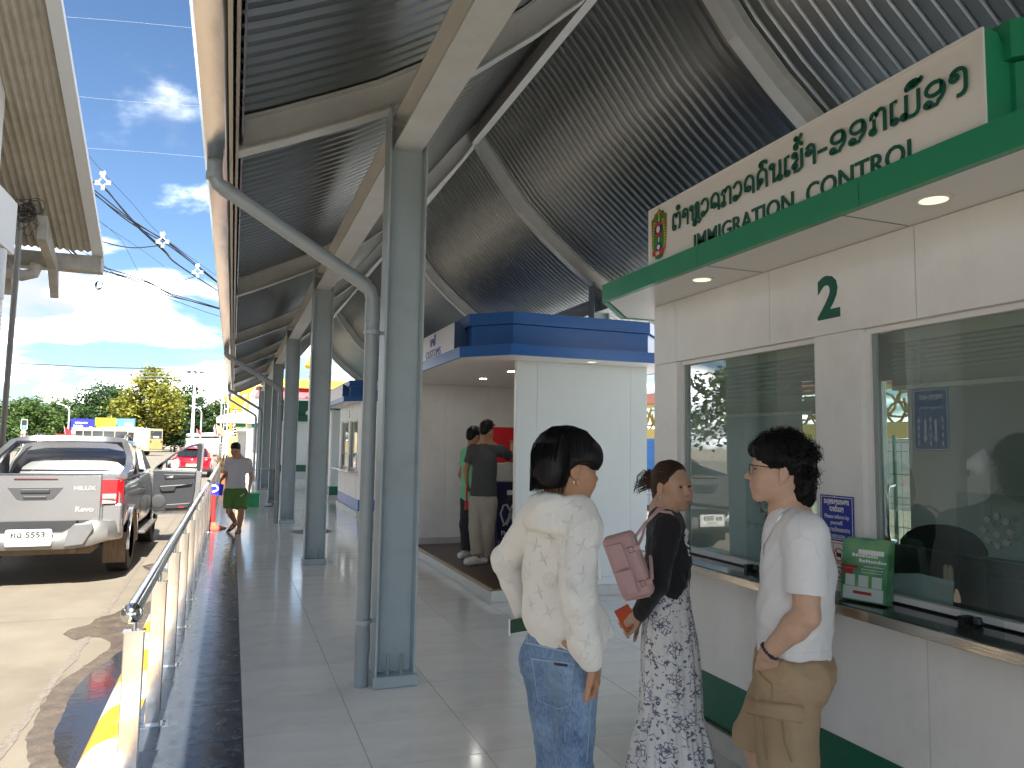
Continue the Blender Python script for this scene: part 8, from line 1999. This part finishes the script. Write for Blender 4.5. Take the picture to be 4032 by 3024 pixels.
mb = MB(); mb.box(-.006, .006, -.003, .003, -.03, .008); mb.v = [tuple(Vector(v)+pts[-1]) for v in mb.v]; mb.build('pendant', MATS['silver'], ch, bevel=.002)
mb = MB(); dw = (telL-twrL).normalized(); c = twrL+dw*.012; uu = dw.orthogonal().normalized(); vv = dw.cross(uu)
for k in range(18):
    a = 2*math.pi*k/18; mb.ball(c+(uu*math.cos(a)+vv*math.sin(a))*.0315, .0062 if k % 5 else .008, 8, 6)
mb.build('bracelet', M_black, man, smooth=True)
mb = MB(); p = HP(HM, (-.083, -.002, -.037)); mb.ball(p, .0035, 8, 6); mb.build('ear_stud', MATS['silver'], man, smooth=True)
# ================================================================ people farther off
def simple_person(label, loc, hdg, HF, Q, skin, shirt, pants, lo, hi, h=.009, sleeve=.62, pant_end=None, shirt_hem=None, hairm=None, torso=.135, leg=.09, pant_r=.095, flat=.72, belly=0., cuff=0):
    r_, f_, u_ = hd(hdg); t = thing('person', label, 'person', loc)
    fd = Field(lo, hi, h); head(fd, HF, False, 1., 1.02)
    fd.cone(HP(HF, (0, -.03, -.055)), Q['neck'], .055, .062, .03)
    mid = (Q['hipL']+Q['hipR'])/2; ch = Q['neck'].lerp(mid, .32)
    fd.cone(Q['neck'], ch, .07, torso*.85, .05, (f_, flat)); fd.cone(ch, mid, torso*.85, torso*.85, .05, (f_, flat))
    for s in 'LR':
        a, b, c = Q['sh'+s], Q['el'+s], Q['wr'+s]; fd.cone(Q['neck'], a, .05, .045, .04); fd.cone(a, b, .044, .036, .02); fd.cone(b, c, .036, .024, .02)
        a, b, c, d = Q['hip'+s], Q['kn'+s], Q['an'+s], Q['toe'+s]; fd.cone(a, b, leg, .052, .03); fd.cone(b, b.lerp(c, .3), .052, .054, .02); fd.cone(b.lerp(c, .3), c, .054, .034, .02); fd.cone(c, d, .036, .028, .02)
        dr = (c-b); w = Q['wr'+s]-Q['el'+s]; hand(fd, Q['wr'+s], Q.get('hd'+s, w), Q.get('pn'+s, (r_ if s == 'L' else -r_)), 1 if s == 'L' else -1, Q.get('curl', (25, 30, 25)), s=.98, k=.008)
    link('body', fd.mesh('body', skin), None, t)
    fd = Field(lo, hi, h); fd.cone(ch, mid.lerp(ch, .25)+f_*belly, torso, torso*1.06, .05, (f_, flat+.12)); fd.cone(mid.lerp(ch, .25)+f_*belly, mid, torso*1.06, torso*1.04, .04, (f_, flat+.12))
    for s in 'LR':
        a, b = Q['sh'+s], Q['el'+s]; fd.cone(Q['neck'].lerp(ch, .3), a, .075, .066, .05); fd.begin(); fd.cone(a, a.lerp(b, 1.), .068, .068, .02); fd.cut(a.lerp(b, sleeve), b-a); fd.end(.04)
    fd.cone(Q['neck']+Vector((0, 0, .08)), Q['neck']-Vector((0, 0, .005)), .068, .064, .01, None, True); fd.cut(shirt_hem, (0, 0, -1)); fd.folds(.016, 20, 17, 1.6, (1, 1, .6)); sh = link('shirt', fd.mesh('shirt', shirt), None, t)
    fd = Field(lo, hi, h); fd.cone(Vector(shirt_hem)+Vector((0, 0, .03)), mid, torso*.96, torso*1.0, .03, (f_, flat+.12))
    for s in 'LR':
        a, b, c = Q['hip'+s], Q['kn'+s], Q['an'+s]
        fd.begin(); fd.cone(a, b, pant_r, pant_r*.86, .03)
        if pant_end > 1: fd.cone(b, b.lerp(c, pant_end-1), pant_r*.86, pant_r*.78, .03); fd.cut(b.lerp(c, pant_end-1.04), c-b)
        else: fd.cut(a.lerp(b, pant_end-.06), b-a)
        fd.end(.03)
    fd.folds(.016, 24, 23, 1.6); fd.cut(Vector(shirt_hem)+Vector((0, 0, .05)), (0, 0, 1)); tr = link('trousers' if pant_end > 1 else 'shorts', fd.mesh('trousers', pants), None, t)
    fd = Field(HP(HF, (0, 0, 0))-Vector((.18,)*3), HP(HF, (0, 0, 0))+Vector((.18,)*3), .007); E = lambda c, r, k=.02, sub=False: fd.ell(HP(HF, c), [x*HF[2] for x in r], k, HF[1], sub)
    E((0, -.020, .048), (.084, .104, .088), .01); E((0, -.07, -.01), (.064, .046, .06), .03); E((0, .03, .10), (.06, .07, .04), .03); E((0, .115, -.01), (.10, .07, .085), .008, True); E((0, .03, -.10), (.12, .09, .09), .01, True)
    for x in (-1, 1): E((x*.088, .0, -.03), (.025, .04, .045), .008, True)
    fd.folds(.006, 90, 3, 1.2); hr = link('hair', fd.mesh('hair', hairm), None, t)
    def g(rnd):
        a, b = rnd.uniform(0, 6.28), rnd.uniform(.25, 1.5); c = Vector((math.cos(b)*math.sin(a)*.082, -.02+math.cos(b)*math.cos(a)*.10, .05+math.sin(b)*.086)); n_ = Vector((c.x, c.y+.05, c.z-.02)).normalized(); d = n_*.012+Vector((rnd.uniform(-.02, .02), .03, rnd.uniform(-.005, .01)))
        return [HP(HF, c-n_*.004), HP(HF, c+d*.6), HP(HF, c+d)]
    strands(hr, None, 'hair_strands', hairm, 6, 260, .03, .003, g)
    return t, sh, tr
M_bh = MATS['black_hair']
# the man walking towards us in flip-flops
def K(x, y, Y=14.0): return ony(500+x/3.318, 1700+y/3.318, Y)
HK = headframe(K(1418, 238), 197, -24, 0, .98)
S_k = skinmat('skin_brown', (.40, .21, .125))
Q = dict(neck=K(1450, 345, 14.03), shL=K(1575, 395, 14.02), shR=K(1335, 385, 14.02), elL=K(1625, 590, 14.06), wrL=K(1598, 745, 13.98), elR=K(1285, 560, 14.08), wrR=K(1222, 640, 13.94), hipL=K(1490, 800, 14.02), hipR=K(1350, 800, 14.02),
 knL=K(1492, 1050, 13.9), anL=K(1462, 1280, 13.98), toeL=K(1440, 1318, 13.82), knR=K(1335, 1040, 13.95), anR=K(1418, 1185, 14.30), toeR=K(1345, 1262, 14.16), hdR=Vector((-.1, -.2, -1)), hdL=Vector((0, -.2, -1)))
wk, sh, tr = simple_person('man in a grey T-shirt, green shorts and flip-flops walking beside the handrail', (.1, 14, 0), 190, HK, Q, S_k, mat('grey_cotton', (.42, .41, .42), .9), mat('green_jersey', (.075, .17, .035), .85, var=.08), (-.32, 13.55, -.02), (.60, 14.6, 1.70), .011, .68, .90, K(1415, 735), M_bh, .150, .082, .118, .74, .05)
eyes(wk, HK, 0, skinm=S_k); brows(wk, HK, M_bh); lips(wk, HK, MATS['lip_brown'])
mb = MB()
for x in (-1, 1): mb.tube([HP(HK, (x*.033+.024*math.cos(R_(a)), .104, .0+.017*math.sin(R_(a)))) for a in range(0, 361, 40)], .002, 5); mb.tube([HP(HK, (x*.057, .102, .006)), HP(HK, (x*.078, .0, .008))], .002, 5)
mb.build('glasses', M_black, wk, smooth=True)
for an, to in ((Q['anL'], Q['toeL']), (Q['anR'], Q['toeR'])):
    d = (to-an).normalized(); a = an-d*.09+Vector((0, 0, -.045)); b = to+d*.07+Vector((0, 0, -.028)); sd_ = d.cross(Vector((0, 0, 1))).normalized()*.045; up = sd_.cross(d).normalized()*.012; mb = MB(); mb.loft([[p-sd_*w, p+sd_*w, p+sd_*w+up, p-sd_*w+up] for p, w in ((a, .6), (a.lerp(b, .2), .8), (a.lerp(b, .7), 1.05), (b, .7))]); ff = mb.build('flip_flop', mat('flip_flop_black', (.03, .025, .025), .7), wk, smooth=50)
    mb = MB(); q = a.lerp(b, .82)+Vector((0, 0, .02)); mb.tube([a.lerp(b, .45)-sd_+Vector((0, 0, .01)), a.lerp(b, .6)-sd_*.6+Vector((0, 0, .055)), q, a.lerp(b, .6)+sd_*.6+Vector((0, 0, .055)), a.lerp(b, .45)+sd_+Vector((0, 0, .01))], .008, 5); mb.build('thong_strap', MATS['flip_flop_black'], ff)
mb = MB(); F = frame(K(1502, 830, 13.865), (1, 0, .25), (-.2, -.1, 1)); ribbon(mb, [(-.03, -.0), (-.012, -.012), (.035, .018)], .012, F, .002); mb.build('swoosh_mark', MATS['print_white'], tr)
# the two men at the payment machine
def Kb(x, y, Y): return ony(1780+x/2.767, 1650+y/2.767, Y)
HA = headframe(Kb(378, 128, 8.86), 50, -8, 0, .98)
Q = dict(neck=Kb(370, 250, 8.88), shL=Kb(225, 335, 9.02), shR=Kb(535, 345, 8.84), elL=Kb(150, 560, 9.04), wrL=Kb(158, 690, 9.0), elR=Kb(665, 430, 8.98), wrR=Kb(650, 290, 9.30), hipL=Kb(268, 900, 8.93), hipR=Kb(410, 900, 8.82),
 knL=Kb(262, 1190, 8.90), anL=Kb(275, 1510, 8.86), toeL=Kb(190, 1570, 8.82), knR=Kb(385, 1200, 8.86), anR=Kb(345, 1510, 8.95), toeR=Kb(330, 1555, 9.06), hdR=Vector((.3, .5, .3)), hdL=Vector((.3, .3, -.8)))
ma, sh, tr = simple_person('man in a dark grey T-shirt and beige trousers tapping the payment machine', (2.9, 8.87, .125), 40, HA, Q, S_k, mat('charcoal_cotton', (.065, .07, .072), .9), mat('beige_linen', (.40, .36, .31), .9, var=.05), (2.4, 8.45, .1), (3.6, 9.6, 1.92), .010, .66, 1.92, Kb(335, 838, 8.87), M_bh, .155, .085, .105, .72)
M_clog = mat('white_clog', (.70, .68, .63), .55, var=.06, vscale=14)
for an, to in ((Q['anL'], Q['toeL']), (Q['anR'], Q['toeR'])):
    d = (to-an); d.z = 0; d.normalize(); a = Vector((an.x, an.y, .125)); fd = Field((a.x-.35, a.y-.35, .12), (a.x+.35, a.y+.35, .30), .006); fd.cone(a-d*.05+Vector((0, 0, .045)), a+d*.15+Vector((0, 0, .045)), .046, .052, .03); fd.cone(a+d*.03+Vector((0, 0, .07)), a+d*.12+Vector((0, 0, .05)), .045, .04, .03); fd.cut((0, 0, .128), (0, 0, -1)); fd.cone(a+Vector((0, 0, .10)), a-d*.03+Vector((0, 0, .12)), .04, .05, .01, None, True); cg = link('clog', fd.mesh('clog', M_clog), None, ma)
    mb = MB(); s_ = d.cross(Vector((0, 0, 1)))
    for k in range(4): mb.ball(a+d*(.055+.035*k)+s_*(.047-.004*k)*(1 if s_.y < 0 else -1)+Vector((0, 0, .062)), (.009, .009, .007), 8, 5)
    mb.build('vent_holes', M_black, cg)
HG = headframe(Kb(236, 190, 9.42), 62, -8, 0, .98)
Q = dict(neck=Kb(225, 300, 9.44), shL=Kb(150, 370, 9.55), shR=Kb(300, 370, 9.36), elL=Kb(95, 610, 9.56), wrL=Kb(160, 745, 9.42), elR=Kb(330, 600, 9.42), wrR=Kb(300, 720, 9.5), hipL=Kb(165, 900, 9.48), hipR=Kb(260, 900, 9.40), knL=Kb(150, 1170, 9.47), anL=Kb(160, 1450, 9.45), toeL=Kb(140, 1500, 9.42), knR=Kb(250, 1180, 9.42), anR=Kb(230, 1450, 9.5), toeR=Kb(215, 1500, 9.52))
mg, sh, tr = simple_person('man in a mint green shirt and dark trousers standing behind the grey-shirted man', (2.9, 9.45, .125), 60, HG, Q, S_k, mat('mint_cotton', (.20, .58, .34), .85), mat('dark_denim', (.025, .03, .038), .9), (2.3, 9.0, .1), (3.4, 9.85, 1.9), .011, .62, 1.97, Kb(200, 890, 9.45), M_bh, .15, .085, .095, .72)
for an, to in ((Q['anL'], Q['toeL']), (Q['anR'], Q['toeR'])):
    d = (to-an); d.z = 0; d.normalize(); a = Vector((an.x, an.y, .125)); fd = Field((a.x-.35, a.y-.35, .12), (a.x+.35, a.y+.35, .28), .007); fd.cone(a-d*.05+Vector((0, 0, .05)), a+d*.15+Vector((0, 0, .04)), .05, .045, .03); fd.cut((0, 0, .128), (0, 0, -1)); link('shoe', fd.mesh('shoe', mat('white_sneaker', (.76, .76, .76), .5)), None, mg)
mb = MB(); p = Kb(160, 760, 8.97); mb.box(-.012, .012, -.01, .01, -.16, .02); mb.box(-.02, .02, -.012, .012, -.26, -.15); mb.v = [tuple(Vector(v)+p) for v in mb.v]; o = mb.build('lanyard', mat('lanyard_red', (.5, .02, .04), .5, var=.4, vscale=40), None); tag(o, 'red lanyard with keys hanging from the hand of the grey-shirted man', 'lanyard')
